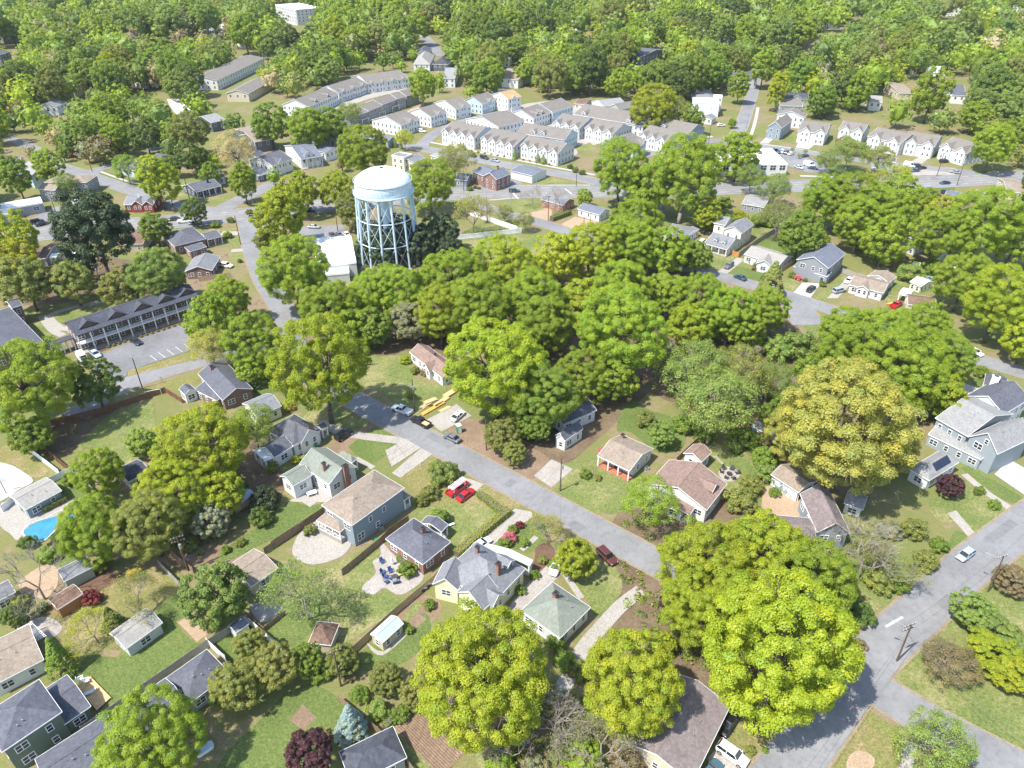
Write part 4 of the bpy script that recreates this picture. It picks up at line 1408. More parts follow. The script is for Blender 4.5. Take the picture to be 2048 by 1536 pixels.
patch('lawn', 'lawn', [(1050, 640), (1100, 560), (1120, 730), (1080, 760)])
T('i')
patch('lawn', 'lawn', soft([(1190, 900), (1330, 790), (1560, 590), (1750, 470), (1900, 420), (2100, 600), (2150, 1450), (1950, 1400), (1450, 1130), (1230, 1020)], 3))
patch('lawn', 'lawn_dry', soft([(800, 1536), (900, 1230), (1020, 1180), (1120, 1200), (1300, 1300), (1420, 1390), (1480, 1600), (900, 1700)], 3))
patch('bare_soil', 'soil_pale', soft([(990, 1480), (1060, 1430), (1150, 1480), (1120, 1560), (1000, 1560)]), 'lawn', .014)
walk([(1370, 1380), (1340, 1536), (1300, 1640)], 1.6)
patch('lawn', 'lawn_dry', [(180, 1400), (330, 1240), (530, 1340), (440, 1536), (300, 1600), (200, 1500)])
patch('driveway', 'gravel', [(150, 1480), (230, 1390), (400, 1500), (300, 1600)], 'pave')
patch('lawn', 'lawn', soft([(990, 430), (1000, 220), (1200, 200), (1500, 360), (1420, 420), (1230, 550), (1130, 620), (1030, 560)], 3))
patch('lawn', 'lawn_green', soft([(1500, 350), (1590, 200), (1640, 110), (1740, 180), (1640, 280)], 3))
patch('lawn', 'lawn', soft([(1660, 60), (1800, -60), (2000, -20), (1980, 30), (1790, 165)], 3))
patch('driveway', 'concrete', [(1590, 10), (1640, -10), (1780, 160), (1745, 185)], 'pave')
patch('lawn', 'lawn', soft([(940, 0), (1090, 40), (1200, 110), (1080, 110), (1000, 60)], 3))
T('b')
patch('lawn', 'lawn', soft([(700, 1420), (900, 1330), (1100, 1390), (1500, 1470), (1530, 1536), (1300, 1560), (760, 1560)], 3))
patch('lawn', 'lawn', soft([(940, 1220), (1100, 1200), (1190, 1230), (1200, 1260), (1090, 1280), (1000, 1290)], 3))
patch('bare_soil', 'soil_pale', soft([(1080, 1290), (1190, 1250), (1260, 1260), (1240, 1330), (1160, 1320)]), 'soil', .004)
patch('driveway', 'soil_pale', [(1310, 1350), (1400, 1300), (1530, 1330), (1500, 1390), (1440, 1400)], 'soil', .006)
patch('lawn', 'lawn', [(1050, 1090), (1230, 1060), (1440, 1110), (1200, 1118)])
patch('parking_lot', 'asphalt', [(930, 1110), (1000, 1080), (1060, 1075), (1080, 1110)], 'pave')
patch('lawn', 'lawn', [(1400, 880), (1480, 860), (1520, 890), (1430, 920)])
patch('lawn', 'lawn_dry', [(510, 850), (600, 830), (1260, 985), (1220, 1000)])
patch('bare_soil', 'mulch', [(600, 830), (800, 890), (1280, 990), (1240, 1000), (700, 880)], 'soil', .02)
T('9')
patch('parking_lot', 'concrete', [(120, 500), (480, 420), (760, 300), (1000, 240), (1300, 200), (1500, 280), (1700, 330), (2040, 480), (2040, 560), (1560, 700), (1490, 770), (1300, 700), (900, 600), (500, 560)], 'soil', .004)
patch('lawn', 'lawn', [(1490, 690), (1640, 640), (1700, 700), (1520, 760)], lift=.01)
patch('lawn', 'lawn_dry', [(430, 345), (560, 330), (600, 370), (470, 395)], lift=.01)
T('8')
patch('parking_lot', 'concrete', [(330, 500), (640, 380), (900, 290), (1300, 230), (1380, 280), (900, 400), (620, 500), (500, 560)], 'soil', .004)
patch('bare_soil', 'soil_pale', [(730, 690), (1000, 660), (1450, 450), (1500, 500), (1000, 700), (860, 740)], 'soil', .008)
T('B')
patch('parking_lot', 'asphalt', [(230, 600), (420, 620), (600, 680), (760, 760), (820, 850), (600, 850), (380, 780)], 'pave', .01)
patch('driveway', 'concrete_new', [(465, 590), (520, 500), (660, 560), (600, 610)], 'pave', .012)
patch('driveway', 'concrete_new', [(100, 545), (170, 480), (250, 490), (190, 550)], 'pave', .012)
patch('driveway', 'concrete', [(1640, 740), (1740, 680), (1840, 690), (1760, 760)], 'pave', .012)
patch('parking_lot', 'gravel', [(1640, 880), (1700, 800), (1900, 790), (2100, 800), (2100, 870)], 'pave', .01)
patch('lawn', 'lawn_green', [(640, 690), (760, 700), (1100, 800), (1300, 860), (1350, 895), (1100, 905), (1000, 880), (860, 850)])
patch('lawn', 'lawn_green', [(1600, 1040), (1740, 1000), (2100, 980), (2100, 1030), (1800, 1060)])
patch('lawn', 'lawn', [(250, 480), (450, 430), (470, 550), (240, 520)])
patch('lawn', 'lawn_green', [(600, 250), (780, 240), (760, 300), (600, 290)])
T('2')
patch('parking_lot', 'asphalt', [(960, 1150), (1020, 1040), (1460, 1020), (1540, 1160), (1300, 1160), (1040, 1180)], 'pave')
patch('lawn', 'lawn', [(1560, 1280), (1900, 1200), (2048, 1400), (1700, 1500)])
patch('lawn', 'lawn_dry', [(80, 1070), (370, 1030), (380, 1080), (100, 1100)])
patch('lawn', 'lawn', [(330, 1150), (400, 1140), (440, 1250), (350, 1260)])
walk([(220, 1110), (400, 1110)], 4, 'concrete', 'driveway')
walk([(320, 1290), (450, 1280)], 3, 'concrete', 'driveway')
walk([(620, 1030), (680, 1180), (740, 1300)], 2, 'concrete')
patch('lawn', 'lawn', [(60, 740), (330, 730), (300, 780), (0, 790)])
patch('lawn', 'lawn_dry', [(260, 860), (330, 810), (560, 820), (560, 850)])
patch('lawn', 'lawn', [(280, 1320), (440, 1310), (480, 1400), (330, 1420)])
T('1')
patch('parking_lot', 'asphalt', [(300, 720), (560, 580), (720, 580), (760, 660), (600, 760), (330, 790)], 'pave')
patch('lawn', 'lawn_green', [(910, 215), (1010, 205), (1480, 330), (1420, 390), (1280, 350)])
patch('lawn', 'lawn', [(660, 110), (780, 100), (960, 160), (800, 165)])
walk([(1010, 215), (1300, 320), (1420, 345)], 1.3, 'concrete_new')
patch('lawn', 'lawn', [(1740, 470), (1860, 440), (2048, 500), (1960, 540)])
patch('lawn', 'lawn_dry', [(1010, 1500), (1120, 1450), (1400, 1440), (1380, 1536), (1050, 1600)])
T('F')
patch('lawn', 'lawn', soft([(600, 575), (700, 560), (760, 545), (800, 570), (700, 620), (640, 640)], 3))
patch('leaf_litter', 'litter', soft([(880, 520), (1200, 500), (1500, 600), (1620, 690), (1640, 900), (1500, 860), (1330, 800), (1200, 740), (900, 690), (700, 640)], 3), 'soil', -.004)
patch('leaf_litter', 'litter', soft([(1250, 1000), (1500, 1000), (1740, 1200), (1700, 1300), (1600, 1480), (1350, 1420), (1200, 1250)], 3), 'soil', -.004)
patch('leaf_litter', 'litter', soft([(0, 480), (120, 500), (350, 540), (300, 600), (60, 610), (0, 600)], 3), 'soil', -.004)

# furrows of the ploughed kitchen garden
T('h')
fur = tag(ob('furrow_soil', None), kind='structure')
for k in range(13):
    a = P(322, 1296).lerp(P(455, 1188), k / 12)
    b = P(606, 1588).lerp(P(738, 1438), k / 12)
    m = MB()
    d = (b - a)
    n = Vector((-d.y, d.x, 0)).normalized()
    for i in range(24):
        p, q = a.lerp(b, i / 24), a.lerp(b, (i + 1) / 24)
        w_ = .2
        z0 = Vector((0, 0, .03)); z1 = Vector((0, 0, .16 + .05 * math.sin(i * 2.1 + k)))
        m.hexa([p - n * w_ + z0, q - n * w_ + z0, q + n * w_ + z0, p + n * w_ + z0], [p - n * w_ * .4 + z1, q - n * w_ * .4 + z1, q + n * w_ * .4 + z1, p + n * w_ * .4 + z1])
    m.build('furrow', M('soil'), fur)
kerbs()
# ------------------------------------------------------------------ buildings: lower left
T('g')
H('garden_shed', 'long white garden shed with pale green-grey gable roof on the lawn', 'shed', 'w_pale', 'roof_pale', [B((755, 822), (975, 664), (885, 570), 2.6, 'u', .9, st=1, sp=4)], 'the long white shed')
H('garden_shed', 'sage green shed with grey gambrel roof beside a wood chip pile', 'shed', 'w_sage', 'roof_grey', [B((385, 418), (557, 330), (497, 270), 2.5, 'u', .9, nowin=1)], 'the sage green shed')
H('garden_shed', 'orange stained wooden shed with brown roof shaded by a bare tree', 'shed', 'w_wood', 'roof_rust', [B((345, 585), (497, 490), (440, 432), 2.5, 'u', .6, nowin=1)], 'the orange wooden shed')
H('house', 'long low ranch house with stepped dark grey roofs behind the grey board fence', 'house', 'w_grey', 'roof_char',
  [B((1125, 1158), (1380, 968), (1230, 830), 3.0, 'hip', 1.7), B((770, 1425), (1130, 1160), (985, 1000), 3.1, 'u', 1.6), B((330, 1730), (770, 1430), (588, 1240), 3.2, 'u', 1.7)], 'the long dark-roofed ranch', vents=3)
H('house', 'two storey moss green house with grey hip roof and lower side wing', 'house', 'w_green', 'roof_char',
  [B((10, 1442), (372, 1198), (217, 1015), 6.0, 'hip', 1.9), B((385, 1275), (545, 1165), (380, 990), 3.1, 'u', 1.3, doors=((1, .35, .95, 2.1, 'trim'),))], 'the green two storey house')
H('house', 'white one storey house with brown-grey roof cut by the left frame edge', 'house', 'w_stucco', 'roof_tan', [B((-60, 1052), (262, 886), (107, 705), 3.0, 'u', 1.5)], 'the white ranch with pergola')
H('house', 'small house corner with grey roof behind the bare tree', 'house', 'w_cream', 'roof_grey', [B((-60, 560), (92, 480), (55, 402), 3.0, 'u', 1.3)], None)
H('garden_shed', 'small pale grey shed with dark gable roof against the fence corner', 'shed', 'w_pale', 'roof_blue', [B((1415, 727), (1495, 668), (1440, 632), 2.3, 'u', .6, nowin=1)], 'the small grey shed')
H('garage', 'tan detached garage with brown-grey gable roof by the concrete drive', 'garage', 'w_tan', 'roof_tan', [B((1508, 447), (1668, 335), (1500, 235), 2.8, 'u', 1.1, sp=3.5, doors=((1, .35, .95, 2.1, 'trim'),))], 'the tan detached garage')
H('garden_shed', 'small hut with brown pyramid roof under the trees', 'shed', 'w_tan', 'roof_rust', [B((1850, 785), (1985, 800), 4.4, 2.3, 'hip', 1.5, nowin=1)], 'the pyramid roofed hut', keep=False)
# lower middle
T('h')
H('house', 'red brick bungalow with dark grey hip roof above the gravel patio', 'house', 'w_brick', 'roof_char', [B((487, 315), (655, 180), (258, 165), 3.2, 'hip', 2.1, sp=3.6), B((600, 120), (640, 75), 5, 3.0, 'u', 1.0, open=1)], 'the red brick bungalow', chim=[(487, 92, 5.9, .8, .6)])
H('house', 'pale yellow house with many-gabled grey roof and metal porch roof', 'house', 'w_yellow', 'roof_grey',
  [B((905, 552), (1105, 340), (690, 290), 4.0, 'hip', 3.3, gables=((.12, 3.6, .5), (.78, 2.4, -1.6))), B((545, 432), (700, 470), (725, 330), 4.0, 'v', 2.2), B((690, 480), (850, 590), (800, 380), 4.0, 'v', 2.4),
   B((1128, 322), (1148, 290), (893, 158), 3.1, 'u', .7, open=1, roof='metal_blue', posts=3)], 'the pale yellow house', chim=[(940, 305, 8.2, .9, .7), (814, 205, 8.0, .6, .6)])
H('house', 'small house with pale green hip roof beside the gravel drive', 'house', 'w_pale', 'roof_green', [B((1310, 757), (1495, 572), (1272, 412), 3.3, 'hip', 2.5)], 'the green roofed house', chim=[(1285, 482, 6.6, .9, .7)])
H('garden_shed', 'tan shed with light blue metal roof along the board fence', 'shed', 'w_tan', 'metal_blue', [B((245, 786), (372, 669), (303, 616), 2.4, 'u', .7, sp=2.6, doors=((1, .5, 1.4, 2.0, 'trim'),))], 'the blue roofed shed')
H('house', 'dark low roofed house cut by the bottom edge below the blue spruce', 'house', 'w_grey', 'roof_dark', [B((60, 1640), (392, 1473), (255, 1310), 3.0, 'hip', 1.5)], 'the dark roofed house at the garden wall')
T('H')
H('house', 'white clapboard house with dark shingle roof and tall brick side chimney', 'house', 'w_stucco', 'roof_char',
  [B((505, 690), (700, 573), (400, 565), 3.2, 'u', 1.6), B((700, 573), (985, 402), (560, 330), 3.4, 'hip', 2.4, gables=((.55, 5.5, .6),)), B((990, 410), (1055, 372), (1000, 330), 2.8, 'u', .7, open=1), B((380, 585), (505, 690), -2.2, 2.6, 'shed', .4, roof='metal_white', open=1)], 'the white house with dark roof', chim=[(866, 350, 6.2, 1.3, .7, 0)])
H('house', 'white house with pale green-grey roof and two red brick chimneys', 'house', 'w_stucco', 'roof_green',
  [B((695, 985), (895, 868), (800, 745), 3.9, 'u', 1.3), B((1065, 968), (1350, 790), (1008, 612), 4.0, 'v', 2.2, st=1), B((1300, 745), (1358, 699), (1215, 615), 3.4, 'hip', 1.1, open=1)], 'the white house with brick chimneys',
  chim=[(1008, 742, 7.0, .7, .6), (1226, 768, 6.6, 1.2, .8, 0)])
H('house', 'two storey grey sided house with large brown-grey hip roof', 'house', 'w_greyblue', 'roof_tan',
  [B((1300, 1388), (1838, 1003), (1605, 765), 6.1, 'hip', 2.1, wins=[(0, .33, 3.6, .9, 1.3), (0, .6, 3.6, .9, 1.3), (0, .12, .9, 1.7, 1.7), (0, .45, .9, .9, 1.4), (3, .2, 3.7, 1.8, 1.5), (3, .8, 3.7, 1.8, 1.5), (3, .2, .8, 1.8, 1.6)]),
   B((935, 1335), (1175, 1458), (1085, 1207), 3.3, 'hip', 1.3, open=1, posts=4, rail=1, pf=1.0), B((1832, 1132), (1900, 1085), 2.6, 3.0, 'shed', .3, open=1, rail=1, roof='roof_tan')], 'the grey two storey house')
# centre
T('e')
H('house', 'small white cottage with reddish brown roof and front porch gable', 'house', 'w_stucco', 'roof_red', [B((407, 577), (603, 730), (665, 648), 2.9, 'u', 1.7, gables=((.6, 3.6, 1.0),), doors=((0, .6, .95, 2.1, 'trimdark'),))], 'the cottage with reddish roof', chim=[(560, 585, 4.9, .5, .5)])
H('house', 'white L shaped cottage with dark roof half hidden under oaks', 'house', 'w_stucco', 'roof_char', [B((1340, 1108), (1450, 1036), (1385, 1008), 3.0, 'u', 1.5), B((1330, 1010), (1532, 925), 7, 3.2, 'u', 1.7), B((1288, 1090), (1342, 1110), 4, 3, 'v', 1.2)], 'the white cottage under the oaks', keep=False)
H('house', 'small brown-grey roofed house with white posted brick front porch', 'house', 'w_pale', 'roof_tan', [B((1535, 1198), (1728, 1291), (1885, 1162), 3.1, 'u', 1.5, porch=1.9, posts=4, pfm='w_brickorange', doors=((0, .45, .95, 2.1, 'trimdark'),))], 'the house with brick porch', chim=[(1688, 1068, 4.6, .6, .6)])
T('7')
H('house', 'white bungalow with dusty red gabled roofs and front porch', 'house', 'w_stucco', 'roof_mauve',
  [B((325, 872), (533, 602), (-85, 385), 3.9, 'u', 2.5, roof='roof_red', gables=((.62, 3.0, -1.0, .5),)), B((150, 922), (215, 832), (-10, 690), 2.9, 'shed', .8, porch=1.6, roof='roof_red'), B((272, 378), (376, 280), (190, 195), 3.1, 'u', 1.2, roof='roof_red')], 'the red roofed bungalow')
H('garage', 'weathered white garage with brown gable roof and open dark end', 'garage', 'w_flake', 'roof_tan', [B((980, 505), (1267, 692), (1462, 585), 2.9, 'u', 1.2, doors=((1, .5, 4.2, 2.3, 'black'),), nowin=1)], 'the weathered white garage')  # open end: the shade inside is painted as a flat black door panel
H('house', 'blue-grey house with large brown roof behind bare branches', 'house', 'w_greyblue', 'roof_mauve', [B((1455, 1098), (1795, 1105), (1480, 705), 4.2, 'v', 2.6), B((1000, 1200), (1455, 1240), (1300, 945), 3.0, 'u', 1.5)], 'the house with brown roof')
H('garden_shed', 'pale blue garden shed with grey roof under the yellow-green oak', 'shed', 'w_lblue', 'roof_lgrey', [B((785, 12), (990, 117), 3.6, 2.5, 'u', .9, doors=((1, .5, 1.0, 2.0, 'trim'),))], 'the pale blue shed')
H('garage', 'white garage with grey roof tucked behind bare scrub', 'garage', 'w_stucco', 'roof_lgrey', [B((1730, 800), (1925, 868), (2060, 765), 2.6, 'u', 1.0)], 'the white garage behind scrub', keep=False)
T('i')
H('house', 'house with long dark brown roof between the two street oaks', 'house', 'w_tan', 'roof_mauve', [B((55, 1630), (287, 1163), (-150, 1005), 3.1, 'u', 1.7)], 'the long dark brown roof', keep=False)
# right
T('6')
H('house', 'large blue-grey house with tall gable and white trimmed windows', 'house', 'w_bluegrey', 'roof_lgrey',
  [B((1462, 990), (1768, 1168), (2035, 960), 6.0, 'v', 3.4, wins=[(0, .36, 4.3, 1.9, 1.6), (0, .56, 6.4, .9, 1.3)]), B((1130, 797), (1462, 985), (1700, 640), 6.0, 'u', 2.6, st=1, sp=2.6),
   B((1058, 965), (1600, 1226), 3.4, 3.0, 'shed', 1.3, porch=0, sp=2.9), B((1768, 1178), (1900, 1150), 5, 3.0, 'shed', .9, doors=((0, .5, 2.6, 2.2, 'trim'),))], 'the blue-grey gabled house')
H('house', 'white farmhouse with dark grey roof and tall white chimney', 'house', 'w_stucco', 'roof_char', [B((1575, 685), (1815, 752), (1760, 372), 5.6, 'hip', 2.2), B((1832, 762), (2100, 600), 9, 6.0, 'u', 2.6)], 'the white house with white chimney', chim=[(1758, 372, 9.0, 1.6, .9, 3.0, 'trim')])
H('house', 'low white house with solar panels on its grey hip roof', 'house', 'w_stucco', 'roof_lgrey', [B((1068, 1440), (1372, 1252), (1240, 1092), 3.0, 'hip', 1.9)], 'the solar panelled house', vents=0)
T('5')
H('house', 'two storey pale grey house with grey roof half hidden by a big tree', 'house', 'w_pale', 'roof_grey', [B((725, 440), (960, 518), (1062, 388), 5.8, 'u', 1.8, sp=2.4)], 'the pale two storey house')
H('house', 'tan roofed ranch house with small brown front gable', 'house', 'w_pale', 'roof_tan', [B((245, 968), (597, 1056), (655, 935), 2.9, 'u', 1.2, gables=((.42, 4.0, .8),)), B((655, 947), (735, 890), (580, 780), 3.0, 'u', 1.2)], 'the tan roofed ranch')
H('garden_shed', 'cream yellow barn shed with white metal roof', 'shed', 'w_yellow', 'metal_white', [B((868, 937), (985, 987), (1050, 915), 2.5, 'u', 1.0, sp=2.0)], 'the yellow barn shed')
H('carport', 'white metal carport with arched roof beside brown roof', 'carport', 'w_pale', 'metal_white', [B((755, 1064), (862, 1092), (895, 1022), 2.6, 'u', .5, open=1, low=1)], 'the metal carport')
H('house', 'brown roofed house almost hidden under trees beside the metal carport', 'house', 'w_tan', 'roof_rust', [B((850, 1170), (1140, 1210), (1195, 1108), 3.0, 'u', 1.1)], None, keep=False)
H('garage', 'white concrete garage at the end of the side drive', 'garage', 'w_stucco', 'membrane', [B((1110, 742), (1335, 805), (1345, 690), 2.8, 'flat', 0, nowin=1)], 'the white concrete garage', keep=False)
H('garden_shed', 'small greenhouse like shed with white sheet roof', 'shed', 'w_pale', 'metal_white', [B((880, 800), (955, 815), (962, 740), 2.2, 'u', .6, nowin=1)], None)
T('4')
H('house', 'white cottage with grey hip roof and black shutters', 'house', 'w_stucco', 'roof_grey', [B((130, 442), (378, 490), (440, 382), 3.0, 'hip', 1.5), B((420, 452), (508, 402), (442, 374), 2.9, 'shed', .4)], 'the white hip roofed cottage')
H('house', 'cream two storey house with grey gables and dormered porch roof', 'house', 'w_cream', 'roof_grey', [B((755, 402), (940, 447), (1060, 352), 5.8, 'v', 1.9), B((648, 336), (770, 362), (690, 256), 5.8, 'u', 1.7), B((555, 546), (788, 612), (905, 500), 2.9, 'u', 2.4, porch=1.8, posts=4, gables=((.36, 1.7, -1.6, .7), (.72, 1.7, -1.6, .7)))], 'the cream two storey house')
H('house', 'white ranch house with pale tan roof and shuttered front gable', 'house', 'w_stucco', 'roof_pale', [B((962, 657), (1325, 768), (1388, 655), 3.0, 'u', 1.6), B((1085, 748), (1242, 778), 6.5, 3.0, 'v', 1.5)], 'the white ranch with pale roof')
H('house', 'two storey grey house with dark gables and wide front garage', 'house', 'w_grey', 'roof_blue', [B((1500, 712), (1830, 802), (2000, 652), 5.9, 'v', 2.5, st=2, wins=[(0, .2, 3.6, 1.8, 1.5), (0, .55, 3.6, .9, 1.4), (0, .8, 3.6, .9, 1.4), (1, .3, 3.6, .9, 1.3), (1, .7, 3.6, .9, 1.3)]),
   B((1470, 782), (1818, 888), 2.6, 3.0, 'shed', .8, doors=((0, .7, 5.0, 2.2, 'trimdark'),), nowin=1)], 'the grey garage house')
H('garden_shed', 'white play house shed in the corner of the green back lawn', 'shed', 'w_stucco', 'roof_pale', [B((1330, 386), (1452, 395), (1440, 360), 2.3, 'shed', .5)], 'the white play house')
H('house', 'white roofed house under repair among red earth and trees', 'house', 'w_brickorange', 'metal_white', [B((790, 1400), (1050, 1450), (1000, 1310), 3.0, 'u', 1.0)], None, keep=False)
# around the tower
T('2')
H('commercial_building', 'flat white roofed pump building below the water tower', 'building', 'w_pale', 'membrane', [B((1190, 1455), (1602, 1413), (1465, 1150), 4.5, 'flat', 0, nowin=1), B((1262, 1545), (1530, 1520), 5.5, 3.0, 'flat', 0, nowin=1), B((1052, 1192), (1300, 1156), (1285, 1113), 4.0, 'flat', 0, roof='roof_lgrey', nowin=1)], 'the white flat roofed building')
H('house', 'white gabled house with dark roof and a front gable, street end', 'house', 'w_stucco', 'roof_char', [B((742, 418), (950, 347), (885, 236), 5.2, 'u', 3.0, gables=((.42, 5, .4),)), B((590, 335), (662, 290), (650, 226), 4, 'u', 1.5)], 'the white dark roofed gable house')
H('house', 'white house with slate roof and dormer over a deep porch', 'house', 'w_stucco', 'roof_blue', [B((1035, 352), (1252, 318), (1130, 170), 5.0, 'u', 3.0, gables=((.42, 4.5, -1.0),), porch=1.8, posts=5), B((1190, 262), (1282, 282), (1330, 218), 4.6, 'u', 1.2)], 'the white porch house')
H('house', 'long low grey roofed duplex beyond the white porch house', 'house', 'w_grey', 'roof_blue', [B((1180, 182), (1500, 117), (1430, 75), 4, 'u', 1.5)], 'the long grey duplex')
H('house', 'house with plain grey roof in the shade of trees', 'house', 'w_slate', 'roof_grey', [B((600, 522), (722, 487), (690, 410), 3, 'u', 1.2)], None)
H('house', 'dark slate bungalow with black chimney and picket front garden', 'house', 'w_slate', 'roof_char', [B((-40, 688), (218, 622), (165, 532), 3.3, 'u', 1.8, porch=1.6), B((170, 545), (260, 530), (215, 455), 3.2, 'u', 1.6, wall='w_pale')], 'the dark slate bungalow', chim=[(72, 555, 6.0, .7, .6, None, 'darkgrey')])
H('house', 'grey roofed house above the tan budding tree', 'house', 'w_slate', 'roof_tan', [B((592, 148), (748, 102), (700, 20), 5, 'u', 1.7)], None)
H('commercial_building', 'long low building with dark roof beside evergreen screen', 'building', 'w_grey', 'roof_blue', [B((1640, 125), (1925, 165), (1880, 108), 4, 'u', 1.0)], None)
T('1')
H('house', 'dark red house with grey roof and two white trimmed gables', 'house', 'w_redwall', 'roof_grey', [B((1262, 560), (1572, 556), (1500, 462), 3.3, 'u', 1.8, gables=((.45, 4.4, .5), (.82, 4.4, 1.0)))], 'the dark red house', chim=[(1420, 455, 6, .5, .5, None, 'trim')])
H('commercial_building', 'low grey shop building with white flat roof beside parking', 'building', 'w_grey', 'membrane', [B((-60, 632), (440, 545), (340, 500), 3.8, 'flat', 0, sp=5, ws=(2.2, 1.6)), B((-80, 690), (128, 650), 4, 3.2, 'flat', 0, nowin=1)], 'the grey shop building')
H('house', 'tan roofed two storey house at the street corner', 'house', 'w_grey', 'roof_tan', [B((450, 332), (885, 332), (830, 255), 5.5, 'hip', 1.4), B((385, 402), (562, 412), (480, 345), 5.0, 'u', 1.4)], 'the tan corner house')
H('house', 'pale blue house with grey-brown roof by side street', 'house', 'w_lblue', 'roof_lgrey', [B((310, 272), (520, 232), (400, 152), 5.5, 'v', 2.4)], 'the pale blue side house')
H('house', 'white house with grey roof behind tall trees', 'house', 'w_stucco', 'roof_grey', [B((90, 152), (202, 142), (190, 82), 5, 'u', 1.6)], None)
H('house', 'blue and white bungalow with gabled porch and front garden', 'house', 'w_lblue', 'roof_grey', [B((1180, 168), (1290, 190), (1400, 130), 3.2, 'v', 1.8), B((1290, 200), (1400, 215), (1420, 150), 3.2, 'u', 1.4)], 'the blue bungalow')
H('house', 'house with charcoal asphalt roof behind the blue bungalow', 'house', 'w_grey', 'roof_char', [B((1540, 90), (1660, 110), (1690, 40), 3.4, 'u', 1.6)], None)
H('house', 'brown roofed house behind the tall dark pine', 'house', 'w_tan', 'roof_rust', [B((1270, 968), (1462, 960), (1420, 802), 3, 'u', 1.2)], None)
H('garden_shed', 'cream hut with white flat roof at the foot of the pine', 'shed', 'w_cream', 'membrane', [B((510, 1112), (850, 1080), (840, 1045), 2.8, 'flat', 0, sp=6)], None)
H('house', 'old brown roofed house left of the pine trunk', 'house', 'w_grey', 'roof_rust', [B((370, 1115), (470, 1110), (450, 950), 3, 'u', 1.2)], None)
T('a')
H('house', 'brick house with dark grey hip roof by the avenue', 'house', 'w_brick', 'roof_char', [B((1045, 1478), (1237, 1432), (1198, 1350), 3.6, 'hip', 2.0), B((1240, 1440), (1332, 1418), (1290, 1380), 3.0, 'u', 1.0, porch=1.2), B((1140, 1510), (1240, 1480), 4, 2.9, 'shed', .5)], 'the brick house by the avenue')
T('d')
H('house', 'small brick house with grey front gable near the white van', 'house', 'w_brickdark', 'roof_grey', [B((1108, 92), (1272, 86), (1262, 5), 3.0, 'v', 1.6)], 'the small brick gable house')
H('house', 'brick house with dark hipped gable roof and white sun room', 'house', 'w_brickdark', 'roof_char', [B((1335, 866), (1517, 797), (1230, 690), 3.3, 'v', 1.9), B((1108, 832), (1178, 804), (1194, 751), 2.8, 'v', .9, wall='w_stucco'), B((1165, 800), (1300, 868), 3.6, 2.6, 'shed', .8)], 'the brick house with sun room', chim=[(1268, 655, 6.0, .9, .6)])
H('house', 'cream house with grey roof under leafing branches', 'house', 'w_cream', 'roof_grey', [B((1540, 965), (1690, 900), (1560, 840), 3.2, 'u', 1.5)], 'the cream house under branches', keep=False)
H('garage', 'pale green garage with dark roof under the lime tree', 'garage', 'w_sage', 'roof_dark', [B((770, 1355), (900, 1290), 6.0, 2.6, 'u', 1.0)], None, keep=False)
H('pool_house', 'grey pool house with pale green-grey roof beside the hedge', 'pool house', 'w_greyblue', 'roof_pale', [B((150, 1525), (370, 1408), (300, 1315), 2.8, 'u', 1.0, sp=3.5)], 'the pool house')
H('covered_trailer', 'round topped metal covered log store with blue sheet', 'shed', 'fence_tan', 'metal_blue', [B((1405, 1505), (1525, 1425), 2.4, 2.0, 'u', .5, nowin=1)], None)
# big hall at the left
H('commercial_building', 'big hall with charcoal hip roof at the left frame edge', 'building', 'w_brickdark', 'roof_char', [B((-280, 705), (268, 522), (68, 302), 6.0, 'hip', 2.6), B((70, 312), (136, 292), 6, 6.2, 'u', 1.0)], 'the charcoal roofed hall')
# motel
motel = H('motel', 'long two storey brick motel with dark roof and louvred pediments', 'motel', 'w_brickdark', 'roof_dark',
  [B((455, 480), (1190, 238), (1160, 152), 6.0, 'u', 2.0, porch=1.9, posts=11, pf=.15, pw=.13, gables=((.12, 5.6, -1.6, .05), (.34, 5.6, -1.6, .05), (.55, 5.6, -1.6, .05), (.75, 5.6, -1.6, .05), (.93, 5.6, -1.6, .05)), sp=2.6),
   B((295, 542), (472, 482), 2.6, 3.6, 'flat', 0, open=1, low=1, posts=6, par=.05, roof='roof_dark', trim='trimdark')], 'the brick motel', trim='trimdark')
fb = B((455, 480), (1190, 238), (1160, 152), 6.0)
o, u, v, L, Wd = frame(fb)
m = MB()
m.box(.2, L - .2, .1, 2.1, 2.85, 3.05, 0, (o, u, v))
bal = m.build('balcony_floor', M('trim'), motel, motel.location)
m = MB()
m.box(.2, L - .2, .12, .17, 3.95, 4.02, 0, (o, u, v))
m.box(.2, L - .2, .12, .17, 3.15, 3.2, 0, (o, u, v))
for i in range(int(L / .5)):
    m.box(.3 + i * .5, .34 + i * .5, .12, .16, 3.05, 3.95, 0, (o, u, v))
m.build('railing', M('trim'), motel, motel.location)
